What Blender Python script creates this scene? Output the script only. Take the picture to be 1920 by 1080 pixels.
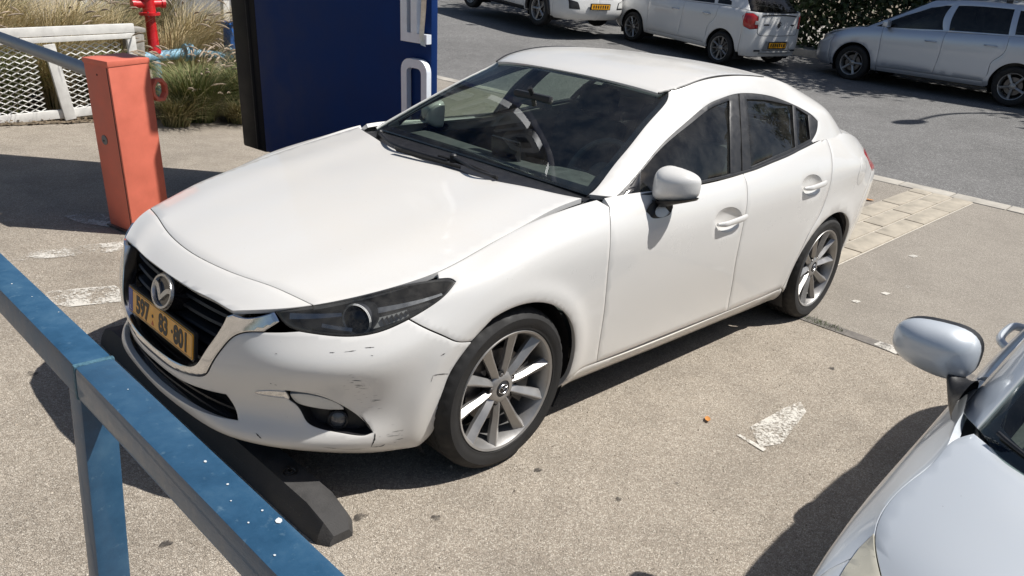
import bpy, bmesh, math, random
import numpy as np
from mathutils import Vector, Matrix
from mathutils.geometry import delaunay_2d_cdt

for _o in list(bpy.data.objects):
    bpy.data.objects.remove(_o)
scene = bpy.context.scene
COL = scene.collection
random.seed(7)
RNG = np.random.default_rng(11)

# ------------------------------------------------------------------ camera
CAM = np.array([-1.9742, -2.6278, 1.7339])
YAW, PITCH, ROLL, FOC = 0.7355, 0.3606, 0.1088, 1493.28


def cam_axes():
    cy, sy, cp, sp = math.cos(YAW), math.sin(YAW), math.cos(PITCH), math.sin(PITCH)
    f = np.array([cy * cp, sy * cp, -sp])
    r = np.array([sy, -cy, 0.0])
    u = np.cross(r, f)
    cr, sr = math.cos(ROLL), math.sin(ROLL)
    return r * cr + u * sr, -r * sr + u * cr, f


CR, CU, CF = cam_axes()
cam_data = bpy.data.cameras.new('camera')
cam = bpy.data.objects.new('camera', cam_data)
COL.objects.link(cam)
m = Matrix.Identity(4)
for i in range(3):
    m[i][0], m[i][1], m[i][2], m[i][3] = CR[i], CU[i], -CF[i], CAM[i]
cam.matrix_world = m
cam_data.sensor_fit = 'HORIZONTAL'
cam_data.sensor_width = 36.0
cam_data.lens = FOC / 1920.0 * 36.0
cam_data.clip_start = 0.02
cam_data.clip_end = 2000
scene.camera = cam

# ------------------------------------------------------------------ light
SUN = np.array([0.45, -0.47, 1.0])
SUN /= np.linalg.norm(SUN)
world = bpy.data.worlds.new('World')
scene.world = world
world.use_nodes = True
wn = world.node_tree
for n in list(wn.nodes):
    wn.nodes.remove(n)
sky = wn.nodes.new('ShaderNodeTexSky')
sky.sky_type = 'NISHITA'
sky.sun_disc = False
sky.sun_elevation = math.asin(SUN[2])
sky.sun_rotation = math.atan2(SUN[0], SUN[1])
sky.altitude = 50
sky.air_density = 1.0
sky.dust_density = 1.5
sky.ozone_density = 1.0
bg = wn.nodes.new('ShaderNodeBackground')
bg.inputs['Strength'].default_value = 0.065
wo = wn.nodes.new('ShaderNodeOutputWorld')
wn.links.new(sky.outputs[0], bg.inputs['Color'])
wn.links.new(bg.outputs[0], wo.inputs['Surface'])
sun_data = bpy.data.lights.new('sun', 'SUN')
sun_data.energy = 5.0
sun_data.angle = math.radians(0.53)
sun_data.color = (1.0, 0.968, 0.915)
sun = bpy.data.objects.new('sun', sun_data)
COL.objects.link(sun)
sun.rotation_euler = Vector(SUN).to_track_quat('Z', 'Y').to_euler()
sun.location = (0, 0, 20)
scene.view_settings.view_transform = 'Standard'
scene.view_settings.look = 'None'
scene.view_settings.exposure = 0.2
scene.view_settings.gamma = 1.0
scene.render.engine = 'CYCLES'
scene.cycles.max_bounces = 8
scene.cycles.transparent_max_bounces = 12
scene.cycles.caustics_reflective = False
scene.cycles.caustics_refractive = False

# ------------------------------------------------------------------ pixel helpers (authoring: where in the place a photographed point stands)
RAMP_X, RAMP_S = 2.67, 0.062


def ground_z(x, y=0.0):
    return max(0.0, x - RAMP_X) * RAMP_S


LEAN = Matrix.Rotation(-0.080, 4, 'Y')          # plumb line: the lot falls away a little, so upright things lean against it


def ray(px, py):
    return CF + CR * ((px - 960) / FOC) + CU * ((540 - py) / FOC)


def at(px, py, axis, val):
    d = ray(px, py)
    i = 'xyz'.index(axis)
    return CAM + d * ((val - CAM[i]) / d[i])


def onramp(px, py, lift=0.0):
    """point on the ground (flat lot, then ramp up to the street)"""
    p = at(px, py, 'z', lift)
    if p[0] <= RAMP_X:
        return p
    d = ray(px, py)
    t = (RAMP_S * (CAM[0] - RAMP_X) - CAM[2] + lift) / (d[2] - RAMP_S * d[0])
    return CAM + d * t


def project(P):
    q = np.asarray(P, float) - CAM
    x, y, z = q @ CR, q @ CU, q @ CF
    return np.stack([960 + FOC * x / z, 540 - FOC * y / z], -1)


# ------------------------------------------------------------------ materials
MATS = {}


class NT:
    def __init__(self, name):
        self.m = bpy.data.materials.new(name)
        self.m.use_nodes = True
        self.t = self.m.node_tree
        self.b = self.t.nodes['Principled BSDF']
        self.out = self.t.nodes['Material Output']

    def n(self, kind, **kw):
        nd = self.t.nodes.new('ShaderNode' + kind)
        for k, v in kw.items():
            if k.startswith('i_'):
                nd.inputs[k[2:].replace('_', ' ')].default_value = v
            else:
                setattr(nd, k, v)
        return nd

    def l(self, a, b):
        self.t.links.new(a, b)

    def set(self, **kw):
        for k, v in kw.items():
            self.b.inputs[k.replace('_', ' ')].default_value = v

    def coord(self, scale=(1, 1, 1), kind='Object'):
        tc = self.n('TexCoord')
        mp = self.n('Mapping')
        mp.inputs['Scale'].default_value = scale
        self.l(tc.outputs[kind], mp.inputs['Vector'])
        return mp.outputs[0]

    def noise(self, vec, scale, detail=6, rough=.6):
        nd = self.n('TexNoise')
        nd.inputs['Scale'].default_value = scale
        nd.inputs['Detail'].default_value = detail
        nd.inputs['Roughness'].default_value = rough
        self.l(vec, nd.inputs['Vector'])
        return nd.outputs['Fac']

    def voro(self, vec, scale, feature='F1', out='Distance', rnd=1.0):
        nd = self.n('TexVoronoi')
        nd.feature = feature
        nd.inputs['Scale'].default_value = scale
        nd.inputs['Randomness'].default_value = rnd
        self.l(vec, nd.inputs['Vector'])
        return nd.outputs[out]

    def ramp(self, fac, stops, interp='LINEAR'):
        nd = self.n('ValToRGB')
        cr = nd.color_ramp
        cr.interpolation = interp
        while len(cr.elements) < len(stops):
            cr.elements.new(0.5)
        for e, (p, c) in zip(cr.elements, stops):
            e.position = p
            e.color = (c if isinstance(c, tuple) else (c, c, c)) + (1,) if not (isinstance(c, tuple) and len(c) == 4) else c
        self.l(fac, nd.inputs[0])
        return nd.outputs[0]

    def mix(self, fac, a, b, mode='MIX'):
        nd = self.n('MixRGB')
        nd.blend_type = mode
        for s, v in zip((0, 1, 2), (fac, a, b)):
            if hasattr(v, 'is_linked'):
                self.l(v, nd.inputs[s])
            elif isinstance(v, tuple):
                nd.inputs[s].default_value = v + (1,) if len(v) == 3 else v
            else:
                nd.inputs[s].default_value = v if s == 0 else (v, v, v, 1)
        return nd.outputs[0]

    def math(self, op, a, b=0.0, clamp=False):
        nd = self.n('Math')
        nd.operation = op
        nd.use_clamp = clamp
        for s, v in zip((0, 1), (a, b)):
            if hasattr(v, 'is_linked'):
                self.l(v, nd.inputs[s])
            else:
                nd.inputs[s].default_value = v
        return nd.outputs[0]

    def bump(self, h, strength=.3, dist=.01):
        nd = self.n('Bump')
        nd.inputs['Strength'].default_value = strength
        nd.inputs['Distance'].default_value = dist
        self.l(h, nd.inputs['Height'])
        self.l(nd.outputs[0], self.b.inputs['Normal'])
        return nd


def mat(name, color, rough=.5, metal=0.0, coat=0.0, spec=.5, noise=0.0, nscale=20, bump=0.0, bscale=80, coat_rough=.05):
    """plain surface with a little uneven tone and relief"""
    if name in MATS:
        return MATS[name]
    k = NT(name)
    k.set(Base_Color=tuple(color) + (1,), Roughness=rough, Metallic=metal, Specular_IOR_Level=spec)
    k.b.inputs['Coat Weight'].default_value = coat
    k.b.inputs['Coat Roughness'].default_value = coat_rough
    v = k.coord()
    if noise:
        f = k.noise(v, nscale)
        c0 = tuple(x * (1 - noise) for x in color)
        c1 = tuple(min(1, x * (1 + noise)) for x in color)
        k.l(k.ramp(f, [(.3, c0), (.7, c1)]), k.b.inputs['Base Color'])
        k.l(k.ramp(f, [(.3, max(.02, rough * .8)), (.7, min(1, rough * 1.25))]), k.b.inputs['Roughness'])
    if bump:
        k.bump(k.noise(v, bscale), bump, .004)
    MATS[name] = k.m
    return k.m


def glass(name, tint, alpha_mix=.5, rough=.0, ior=1.45):
    """tinted see-through pane: clear tinted transmission plus a Fresnel mirror"""
    if name in MATS:
        return MATS[name]
    k = NT(name)
    k.t.nodes.remove(k.b)
    tr = k.n('BsdfTransparent')
    tr.inputs['Color'].default_value = tint + (1,)
    gl = k.n('BsdfGlossy')
    gl.inputs['Roughness'].default_value = rough
    # Schlick reflection, the same from both sides of the pane
    geo = k.n('NewGeometry')
    dt = k.n('VectorMath')
    dt.operation = 'DOT_PRODUCT'
    k.l(geo.outputs['Normal'], dt.inputs[0])
    k.l(geo.outputs['Incoming'], dt.inputs[1])
    ca = k.math('ABSOLUTE', dt.outputs['Value'])
    f0 = ((ior - 1) / (ior + 1)) ** 2
    fr = k.math('ADD', k.math('MULTIPLY', k.math('POWER', k.math('SUBTRACT', 1.0, ca, True), 5.0), 1 - f0), f0)
    v = k.coord()
    d = k.noise(v, 9, 5)
    df = k.n('BsdfDiffuse')
    df.inputs['Color'].default_value = (.45, .43, .39, 1)
    mx0 = k.n('MixShader')
    k.l(k.ramp(d, [(.35, .0), (.8, .05 * alpha_mix * 2)]), mx0.inputs[0])
    k.l(tr.outputs[0], mx0.inputs[1])
    k.l(df.outputs[0], mx0.inputs[2])
    mx = k.n('MixShader')
    k.l(fr, mx.inputs[0])
    k.l(mx0.outputs[0], mx.inputs[1])
    k.l(gl.outputs[0], mx.inputs[2])
    k.l(mx.outputs[0], k.out.inputs['Surface'])
    MATS[name] = k.m
    return k.m


# ------------------------------------------------------------------ object helpers
def tag(o, label=None, cat=None, group=None, kind=None):
    if label:
        o['label'] = label
    if cat:
        o['category'] = cat
    if group:
        o['group'] = group
    if kind:
        o['kind'] = kind
    return o


def empty(name, loc=(0, 0, 0), rz=0.0, label=None, cat=None, group=None):
    o = bpy.data.objects.new(name, None)
    COL.objects.link(o)
    o.location = loc
    o.rotation_euler = (0, 0, rz)
    o.empty_display_size = .1
    return tag(o, label, cat, group)


def mesh_obj(name, verts, faces, material, parent=None, smooth=True, angle=35, mats=None, fmat=None):
    me = bpy.data.meshes.new(name)
    me.from_pydata([tuple(v) for v in verts], [], [tuple(f) for f in faces])
    if mats:
        for q in mats:
            me.materials.append(q)
        if fmat is not None:
            me.polygons.foreach_set('material_index', fmat)
    elif material:
        me.materials.append(material)
    if smooth:
        me.polygons.foreach_set('use_smooth', [True] * len(me.polygons))
        if angle < 179:
            me.set_sharp_from_angle(angle=math.radians(angle))
    me.update()
    o = bpy.data.objects.new(name, me)
    COL.objects.link(o)
    if smooth:
        try:
            o.cycles.shadow_terminator_geometry_offset = .25
            o.cycles.shadow_terminator_offset = .05
        except AttributeError:
            pass
    if parent is not None:
        o.parent = parent
    return o


class MB:
    """collects simple shapes and links them as ONE mesh object"""

    def __init__(self):
        self.v, self.f = [], []

    def add(self, v, f):
        b = len(self.v)
        self.v += [tuple(map(float, p)) for p in v]
        self.f += [tuple(i + b for i in q) for q in f]
        return self

    def hexa(self, p):
        """eight corners: four below, four above, in the same turn"""
        return self.add(p, [(3, 2, 1, 0), (4, 5, 6, 7), (0, 1, 5, 4), (1, 2, 6, 5), (2, 3, 7, 6), (3, 0, 4, 7)])

    def box(self, c, s, M=None):
        x, y, z = (q / 2 for q in s)
        p = [(-x, -y, -z), (x, -y, -z), (x, y, -z), (-x, y, -z), (-x, -y, z), (x, -y, z), (x, y, z), (-x, y, z)]
        if M is not None:
            p = [tuple(M @ Vector(q)) for q in p]
        return self.hexa([(q[0] + c[0], q[1] + c[1], q[2] + c[2]) for q in p])

    def bbox(self, c, s, bev=.004, M=None):
        """box with chamfered edges"""
        bm = bmesh.new()
        bmesh.ops.create_cube(bm, size=1)
        for v in bm.verts:
            v.co = Vector((v.co.x * s[0], v.co.y * s[1], v.co.z * s[2]))
        bmesh.ops.bevel(bm, geom=list(bm.edges), offset=bev, segments=2, profile=.6, affect='EDGES')
        for v in bm.verts:
            q = M @ v.co if M is not None else v.co
            v.co = Vector(c) + q
        self.bm(bm)
        return self

    def bm(self, bm):
        bm.verts.index_update()
        self.add([v.co[:] for v in bm.verts], [[v.index for v in f.verts] for f in bm.faces])
        bm.free()
        return self

    def tube(self, pts, r, n=10, cap=True, closed=False):
        pts = [Vector(p) for p in pts]
        rs = r if hasattr(r, '__len__') else [r] * len(pts)
        b = len(self.v)
        N = len(pts)
        up = None
        for i, p in enumerate(pts):
            if closed:
                t = pts[(i + 1) % N] - pts[i - 1]
            else:
                t = pts[min(i + 1, N - 1)] - pts[max(i - 1, 0)]
            t.normalize()
            if up is None:
                up = t.orthogonal().normalized()
            up = (up - t * up.dot(t))
            up = up.normalized() if up.length > 1e-6 else t.orthogonal().normalized()
            s = t.cross(up)
            for k in range(n):
                a = 2 * math.pi * k / n
                self.v.append(tuple(p + (up * math.cos(a) + s * math.sin(a)) * rs[i]))
        for i in range(N if closed else N - 1):
            j = (i + 1) % N
            for k in range(n):
                k2 = (k + 1) % n
                self.f.append((b + i * n + k, b + i * n + k2, b + j * n + k2, b + j * n + k))
        if cap and not closed:
            self.f.append(tuple(b + k for k in range(n))[::-1])
            self.f.append(tuple(b + (N - 1) * n + k for k in range(n)))
        return self

    def lathe(self, prof, n=48, M=None, closed=False):
        """profile of (radius, height) turned about local z"""
        b = len(self.v)
        for r, h in prof:
            for k in range(n):
                a = 2 * math.pi * k / n
                q = Vector((r * math.cos(a), r * math.sin(a), h))
                self.v.append(tuple(M @ q) if M is not None else tuple(q))
        m_ = len(prof)
        for i in range(m_ if closed else m_ - 1):
            j = (i + 1) % m_
            for k in range(n):
                k2 = (k + 1) % n
                self.f.append((b + i * n + k, b + i * n + k2, b + j * n + k2, b + j * n + k))
        return self

    def prism(self, poly, h0, h1, M=None):
        """flat outline (x, y) between two heights"""
        n = len(poly)
        v = [Vector((p[0], p[1], h0)) for p in poly] + [Vector((p[0], p[1], h1)) for p in poly]
        if M is not None:
            v = [M @ q for q in v]
        f = [tuple(range(n))[::-1], tuple(range(n, 2 * n))]
        f += [(i, (i + 1) % n, n + (i + 1) % n, n + i) for i in range(n)]
        return self.add(v, f)

    def build(self, name, material, parent=None, smooth=True, angle=35):
        return mesh_obj(name, self.v, self.f, material, parent, smooth, angle)


def children(o):
    return [c for c in bpy.data.objects if c.parent == o]


def mirror_obj(o, parent, name=None):
    """the same part on the other side of the car (y mirrored), with its sub-parts"""
    kids = children(o)
    me = o.data.copy()
    co = np.empty(len(me.vertices) * 3)
    me.vertices.foreach_get('co', co)
    co[1::3] *= -1
    me.vertices.foreach_set('co', co)
    me.flip_normals()
    me.update()
    q = bpy.data.objects.new(name or o.name.split('.')[0], me)
    COL.objects.link(q)
    q.parent = parent
    for k in kids:
        mirror_obj(k, q)
    return q


def copy_tree(o, parent=None):
    q = o.copy()
    COL.objects.link(q)
    q.parent = parent
    for k in children(o):
        copy_tree(k, q)
    return q


def text_mesh(txt, name, size, M, material, parent, extrude=.0, sx=1.0, align='CENTER', bold=0.0):
    cu = bpy.data.curves.new('lettering', 'FONT')
    cu.body = txt
    cu.size = size
    cu.extrude = extrude
    cu.offset = bold
    cu.align_x = align
    cu.align_y = 'CENTER'
    cu.resolution_u = 4
    t = bpy.data.objects.new('lettering', cu)
    COL.objects.link(t)
    bpy.context.view_layer.update()
    me = bpy.data.meshes.new_from_object(t)
    bpy.data.objects.remove(t)
    for v in me.vertices:
        v.co = M @ Vector((v.co.x * sx, v.co.y, v.co.z))
    me.materials.clear()
    me.materials.append(material)
    me.name = name
    o = bpy.data.objects.new(name, me)
    COL.objects.link(o)
    o.parent = parent
    return o


# ------------------------------------------------------------------ curved panel surfaces
def spline_interp(t, P, tq):
    """natural cubic spline through P at knots t"""
    n = len(t)
    P = np.asarray(P, float).reshape(n, -1)
    h = np.diff(t)
    A = np.zeros((n, n))
    r = np.zeros_like(P)
    A[0, 0] = A[-1, -1] = 1
    for i in range(1, n - 1):
        A[i, i - 1], A[i, i], A[i, i + 1] = h[i - 1], 2 * (h[i - 1] + h[i]), h[i]
        r[i] = 6 * ((P[i + 1] - P[i]) / h[i] - (P[i] - P[i - 1]) / h[i - 1])
    M2 = np.linalg.solve(A, r)
    k = np.clip(np.searchsorted(t, tq) - 1, 0, n - 2)
    hh = h[k][:, None]
    a = (t[k + 1] - tq)[:, None] / hh
    b = 1 - a
    return a * P[k] + b * P[k + 1] + ((a ** 3 - a) * M2[k] + (b ** 3 - b) * M2[k + 1]) * hh ** 2 / 6


def smooth_line(pts, step=None, n=None):
    """dense spline through a few 2-D or 3-D points"""
    P = np.asarray(pts, float)
    if len(P) == 2:
        n = n or 8
        return P[0] + (P[1] - P[0]) * np.linspace(0, 1, n)[:, None]
    d = np.linalg.norm(np.diff(P, axis=0), axis=1) ** .6
    t = np.r_[0, np.cumsum(d)]
    n = n or max(8, 6 * len(P))
    return spline_interp(t, P, np.linspace(0, t[-1], n))


class Surf:
    """smooth sheet through a net of points; rows run front to back, y <= 0 (left half)"""

    def __init__(self, rows, nu=420, nv=150, mir0=True, mir1=True, deform=None):
        P = np.array(rows, float)
        e = P.copy()
        pre = 0
        if mir0:
            k = P[:, 1:3][:, ::-1] * np.array([1, -1, 1])
            e = np.concatenate([k, e], 1)
            pre = 2
        if mir1:
            k = P[:, -3:-1][:, ::-1] * np.array([1, -1, 1])
            e = np.concatenate([e, k], 1)
        du = np.linalg.norm(np.diff(e, axis=1), axis=2).mean(0)
        tu = np.r_[0, np.cumsum(du)]
        dv = np.linalg.norm(np.diff(P, axis=0), axis=2).mean(1)
        tv = np.r_[0, np.cumsum(dv)]
        u0, u1 = tu[pre], tu[pre + P.shape[1] - 1]
        uq = np.linspace(u0, u1, nu)
        vq = np.linspace(0, tv[-1], nv)
        Q = np.stack([spline_interp(tu, e[r], uq) for r in range(len(P))])
        T = np.stack([spline_interp(tv, Q[:, j], vq) for j in range(nu)], 1)   # nv, nu, 3
        if mir0:
            T[:, 0, 1] = 0
        if mir1:
            T[:, -1, 1] = 0
        if deform is not None:
            T = deform(T)
        self.T, self.nu, self.nv = T, nu, nv
        self.L = np.array([u1 - u0, tv[-1]])
        self.normals()

    def normals(self):
        T = self.T
        gu = np.gradient(T, axis=1)
        gv = np.gradient(T, axis=0)
        N = np.cross(gu, gv)
        N /= np.linalg.norm(N, axis=2, keepdims=True) + 1e-12
        # outward: away from the car's middle
        c = np.array([1.3, 0, .45])
        if np.mean(np.sum(N * (T - c), 2)) < 0:
            N = -N
        self.N = N
        self.PX = project(T)
        self.face = np.sum(N * (CAM - T), 2) > 0

    def ev(self, uv, off=0.0):
        uv = np.asarray(uv, float)
        a = np.clip(uv[:, 0] / self.L[0], 0, 1) * (self.nu - 1)
        b = np.clip(uv[:, 1] / self.L[1], 0, 1) * (self.nv - 1)
        i = np.minimum(a.astype(int), self.nu - 2)
        j = np.minimum(b.astype(int), self.nv - 2)
        fa, fb = (a - i)[:, None], (b - j)[:, None]

        def g(A):
            return A[j, i] * (1 - fa) * (1 - fb) + A[j, i + 1] * fa * (1 - fb) + A[j + 1, i] * (1 - fa) * fb + A[j + 1, i + 1] * fa * fb
        N = g(self.N)
        N /= np.linalg.norm(N, axis=1, keepdims=True) + 1e-12
        # smooth (Catmull-Rom) interpolation of the position table
        def wts(t):
            t = t[:, 0]
            return ((-.5 * t + t * t - .5 * t ** 3), (1 - 2.5 * t * t + 1.5 * t ** 3), (.5 * t + 2 * t * t - 1.5 * t ** 3), (-.5 * t * t + .5 * t ** 3))
        wa, wb = wts(fa), wts(fb)
        P = 0
        T = self.T

        def tap(jj, ii):
            # linear continuation past the rim
            je, ie = np.clip(jj, 0, self.nv - 1), np.clip(ii, 0, self.nu - 1)
            v = T[je, ie]
            di = (ii - ie)[:, None]
            dj = (jj - je)[:, None]
            i2 = np.where(ii < 0, 1, self.nu - 2)
            j2 = np.where(jj < 0, 1, self.nv - 2)
            v = v + np.where(di != 0, v - T[je, i2], 0) + np.where(dj != 0, v - T[j2, ie], 0)
            return v
        for q in range(4):
            for r in range(4):
                P = P + tap(j + q - 1, i + r - 1) * (wa[r] * wb[q])[:, None]
        return P + N * np.asarray(off).reshape(-1, 1) if np.ndim(off) else P + N * off, N

    def find(self, A, q, ok=None):
        """(u, v) whose value in table A (nv, nu, 2) is q"""
        d = np.sum((A - q) ** 2, 2)
        if ok is not None:
            d = np.where(ok, d, 1e18)
        j, i = np.unravel_index(np.argmin(d), d.shape)
        x = np.array([float(i), float(j)])
        for _ in range(4):
            i0, j0 = int(min(max(x[0], 0), self.nu - 2)), int(min(max(x[1], 0), self.nv - 2))
            fa, fb = x[0] - i0, x[1] - j0
            a00, a10, a01, a11 = A[j0, i0], A[j0, i0 + 1], A[j0 + 1, i0], A[j0 + 1, i0 + 1]
            val = a00 * (1 - fa) * (1 - fb) + a10 * fa * (1 - fb) + a01 * (1 - fa) * fb + a11 * fa * fb
            gu = (a10 - a00) * (1 - fb) + (a11 - a01) * fb
            gv = (a01 - a00) * (1 - fa) + (a11 - a10) * fa
            J = np.stack([gu, gv], 1)
            if abs(np.linalg.det(J)) < 1e-14:
                break
            s = np.clip(np.linalg.solve(J, q - val), -1.5, 1.5)
            x = np.clip(x + s, 0, [self.nu - 1, self.nv - 1])
            if abs(x[0] - i) > 6 or abs(x[1] - j) > 6:
                x = np.array([float(i), float(j)])
                break
        return np.array([x[0] / (self.nu - 1) * self.L[0], x[1] / (self.nv - 1) * self.L[1]])

    def uv(self, p, side_min=None):
        """p: ('p',px,py) seen point, ('s',x,z) side view, ('f',w,z) front view, ('t',x,w) top view, ('v',frac) ..."""
        k = p[0]
        if k == 'p':
            return self.find(self.PX, np.array(p[1:3], float), self.face)
        if k == 's':
            ok = np.abs(self.N[:, :, 1]) > .25
            return self.find(self.T[:, :, [0, 2]], np.array(p[1:3], float), ok)
        if k == 'f':
            ok = self.N[:, :, 0] < -.2
            return self.find(self.T[:, :, [1, 2]], np.array([-p[1], p[2]], float), ok)
        if k == 'r':
            ok = self.N[:, :, 0] > .2
            return self.find(self.T[:, :, [1, 2]], np.array([-p[1], p[2]], float), ok)
        if k == 't':
            return self.find(self.T[:, :, [0, 1]], np.array([p[1], -p[2]], float))
        if k == 'u':
            return np.array([p[1] * self.L[0], p[2] * self.L[1]])


def pip(poly, pts):
    x, y = pts[:, 0], pts[:, 1]
    ins = np.zeros(len(pts), bool)
    a = poly
    b = np.roll(poly, -1, 0)
    for (x0, y0), (x1, y1) in zip(a, b):
        if y0 == y1:
            continue
        c = ((y0 > y) != (y1 > y)) & (x < (x1 - x0) * (y - y0) / (y1 - y0) + x0)
        ins ^= c
    return ins


def poly_area(p):
    q = np.roll(p, -1, 0)
    return .5 * np.sum(p[:, 0] * q[:, 1] - q[:, 0] * p[:, 1])


def inset(poly, d):
    """move an outline inward (d > 0)"""
    if poly_area(poly) < 0:
        poly = poly[::-1]
    a = poly - np.roll(poly, 1, 0)
    b = np.roll(poly, -1, 0) - poly
    na = np.stack([-a[:, 1], a[:, 0]], 1) / (np.linalg.norm(a, axis=1, keepdims=True) + 1e-12)
    nb = np.stack([-b[:, 1], b[:, 0]], 1) / (np.linalg.norm(b, axis=1, keepdims=True) + 1e-12)
    n = na + nb
    n /= np.maximum(np.linalg.norm(n, axis=1, keepdims=True), .35)
    l = np.maximum(np.sum(n * na, 1, keepdims=True), .5)
    return poly + n / l * d


def dedupe(p, eps=1.5e-3):
    out = [p[0]]
    for q in p[1:]:
        if np.linalg.norm(q - out[-1]) > eps:
            out.append(q)
    if np.linalg.norm(out[0] - out[-1]) < eps:
        out.pop()
    return np.array(out)


def resample(p, step):
    p = np.vstack([p, p[:1]])
    out = []
    for a, b in zip(p[:-1], p[1:]):
        n = max(1, int(math.ceil(np.linalg.norm(b - a) / step)))
        out += [a + (b - a) * (k / n) for k in range(n)]
    return np.array(out)


def outline(S, segs):
    """segments of surface points, each a smooth line; corners where segments join"""
    out = []
    for s in segs:
        q = np.array([S.uv(p) if isinstance(p[0], str) else p for p in s])
        q = smooth_line(q) if len(q) > 2 else smooth_line(q, n=8)
        out.append(q)
    return dedupe(np.vstack(out))


def panel_mesh(S, poly, holes=(), step=.03, gap=.002, bev=.0025, depth=.016, off=0.0, edge_step=.012, flush=None):
    """cut a panel out of sheet S: fine mesh, rounded edge, flange going in. returns verts, faces"""
    loops = [dedupe(resample(inset(np.asarray(poly), gap), edge_step))] + [dedupe(resample(np.asarray(h), edge_step)) for h in holes]
    rings = []
    for k, lp in enumerate(loops):
        if poly_area(lp) < 0:
            lp = lp[::-1]
        o_ = lp if k == 0 else inset(lp, -gap)
        i_ = inset(o_, bev if k == 0 else -bev)
        rings.append((o_, i_))
    fl = None
    if flush is not None:
        o_ = rings[0][0].copy()
        fl = flush(o_, S)
        o_[fl] = inset(o_, -gap)[fl]
        rings[0] = (o_, rings[0][1])
    lo = rings[0][0].min(0)
    hi = rings[0][0].max(0)
    gx = np.arange(lo[0] + step * .5, hi[0], step)
    gy = np.arange(lo[1] + step * .5, hi[1], step)
    G = np.array([(x + (step * .5 if r % 2 else 0), y) for r, y in enumerate(gy) for x in gx]) if len(gx) and len(gy) else np.zeros((0, 2))
    if len(G):
        keep = pip(rings[0][0], G)
        for o_, i_ in rings[1:]:
            keep &= ~pip(o_, G)
        G = G[keep]
        B = np.vstack([r[1] for r in rings] + [r[0] for r in rings])
        if len(G):
            dm = np.full(len(G), 1e9)
            for s0 in range(0, len(B), 400):
                dm = np.minimum(dm, np.min(np.sum((G[:, None] - B[None, s0:s0 + 400]) ** 2, 2), 1))
            G = G[dm > (step * .45) ** 2]
    pts, edges, offs = [], [], []
    n0 = 0
    outer_idx = []
    for o_, i_ in rings:
        n = len(o_)
        pts.append(o_)
        ring_off = np.full(n, -bev * .45)
        if fl is not None and n0 == 0:
            ring_off[fl] = 0
        offs.append(ring_off)
        edges += [(n0 + q, n0 + (q + 1) % n) for q in range(n)]
        outer_idx.append(list(range(n0, n0 + n)))
        n0 += n
    for o_, i_ in rings:
        pts.append(i_)
        offs.append(np.zeros(len(i_)))
    pts.append(G)
    offs.append(np.zeros(len(G)))
    P2 = np.vstack(pts)
    O2 = np.concatenate(offs)
    rv, re, rf, ov, oe, of = delaunay_2d_cdt([Vector(p) for p in P2], edges, [], 0, 1e-7)
    R2 = np.array([v[:] for v in rv])
    ro = np.array([O2[o[0]] if len(o) else 0 for o in ov])
    back = {}
    for k, o in enumerate(ov):
        for q in o:
            back[q] = k
    F = np.array([f for f in rf if len(f) == 3])
    cen = R2[F].mean(1)
    ok = pip(rings[0][0], cen)
    for o_, i_ in rings[1:]:
        ok &= ~pip(o_, cen)
    F = F[ok]
    V, N = S.ev(R2, off)
    V = V + N * ro[:, None]
    # face the right way
    a, b, c = V[F[:, 0]], V[F[:, 1]], V[F[:, 2]]
    fn = np.cross(b - a, c - a)
    if np.mean(np.sum(fn * N[F[:, 0]], 1)) < 0:
        F = F[:, ::-1]
    verts = [tuple(v) for v in V]
    faces = [tuple(int(q) for q in f) for f in F]
    if depth > 0:
        for idx in outer_idx:
            idx = [back[q] for q in idx if q in back]
            b0 = len(verts)
            for q in idx:
                verts.append(tuple(V[q] - N[q] * depth))
            n = len(idx)
            for q in range(n):
                q2 = (q + 1) % n
                faces.append((idx[q], b0 + q, b0 + q2, idx[q2]))
    return verts, faces


def full_sheet(S, rear=False):
    """both halves of a sheet as one, joined across the middle"""
    key = '_rear' if rear else '_front'
    if hasattr(S, key):
        return getattr(S, key)
    Q = Surf.__new__(Surf)
    T = S.T
    mT = T * np.array([1, -1, 1])
    mN = S.N * np.array([1, -1, 1])
    if not rear:
        Q.T = np.concatenate([mT[:, ::-1][:, :-1], T], 1)
        Q.N = np.concatenate([mN[:, ::-1][:, :-1], S.N], 1)
    else:
        Q.T = np.concatenate([T, mT[:, ::-1][:, 1:]], 1)
        Q.N = np.concatenate([S.N, mN[:, ::-1][:, 1:]], 1)
    c = S.nu - 1
    n = Q.N[:, c]
    n[:, 1] = 0
    n /= np.linalg.norm(n, axis=1, keepdims=True)
    Q.nu, Q.nv = Q.T.shape[1], S.nv
    Q.L = np.array([S.L[0] * 2, S.L[1]])
    setattr(S, key, Q)
    return Q


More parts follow.
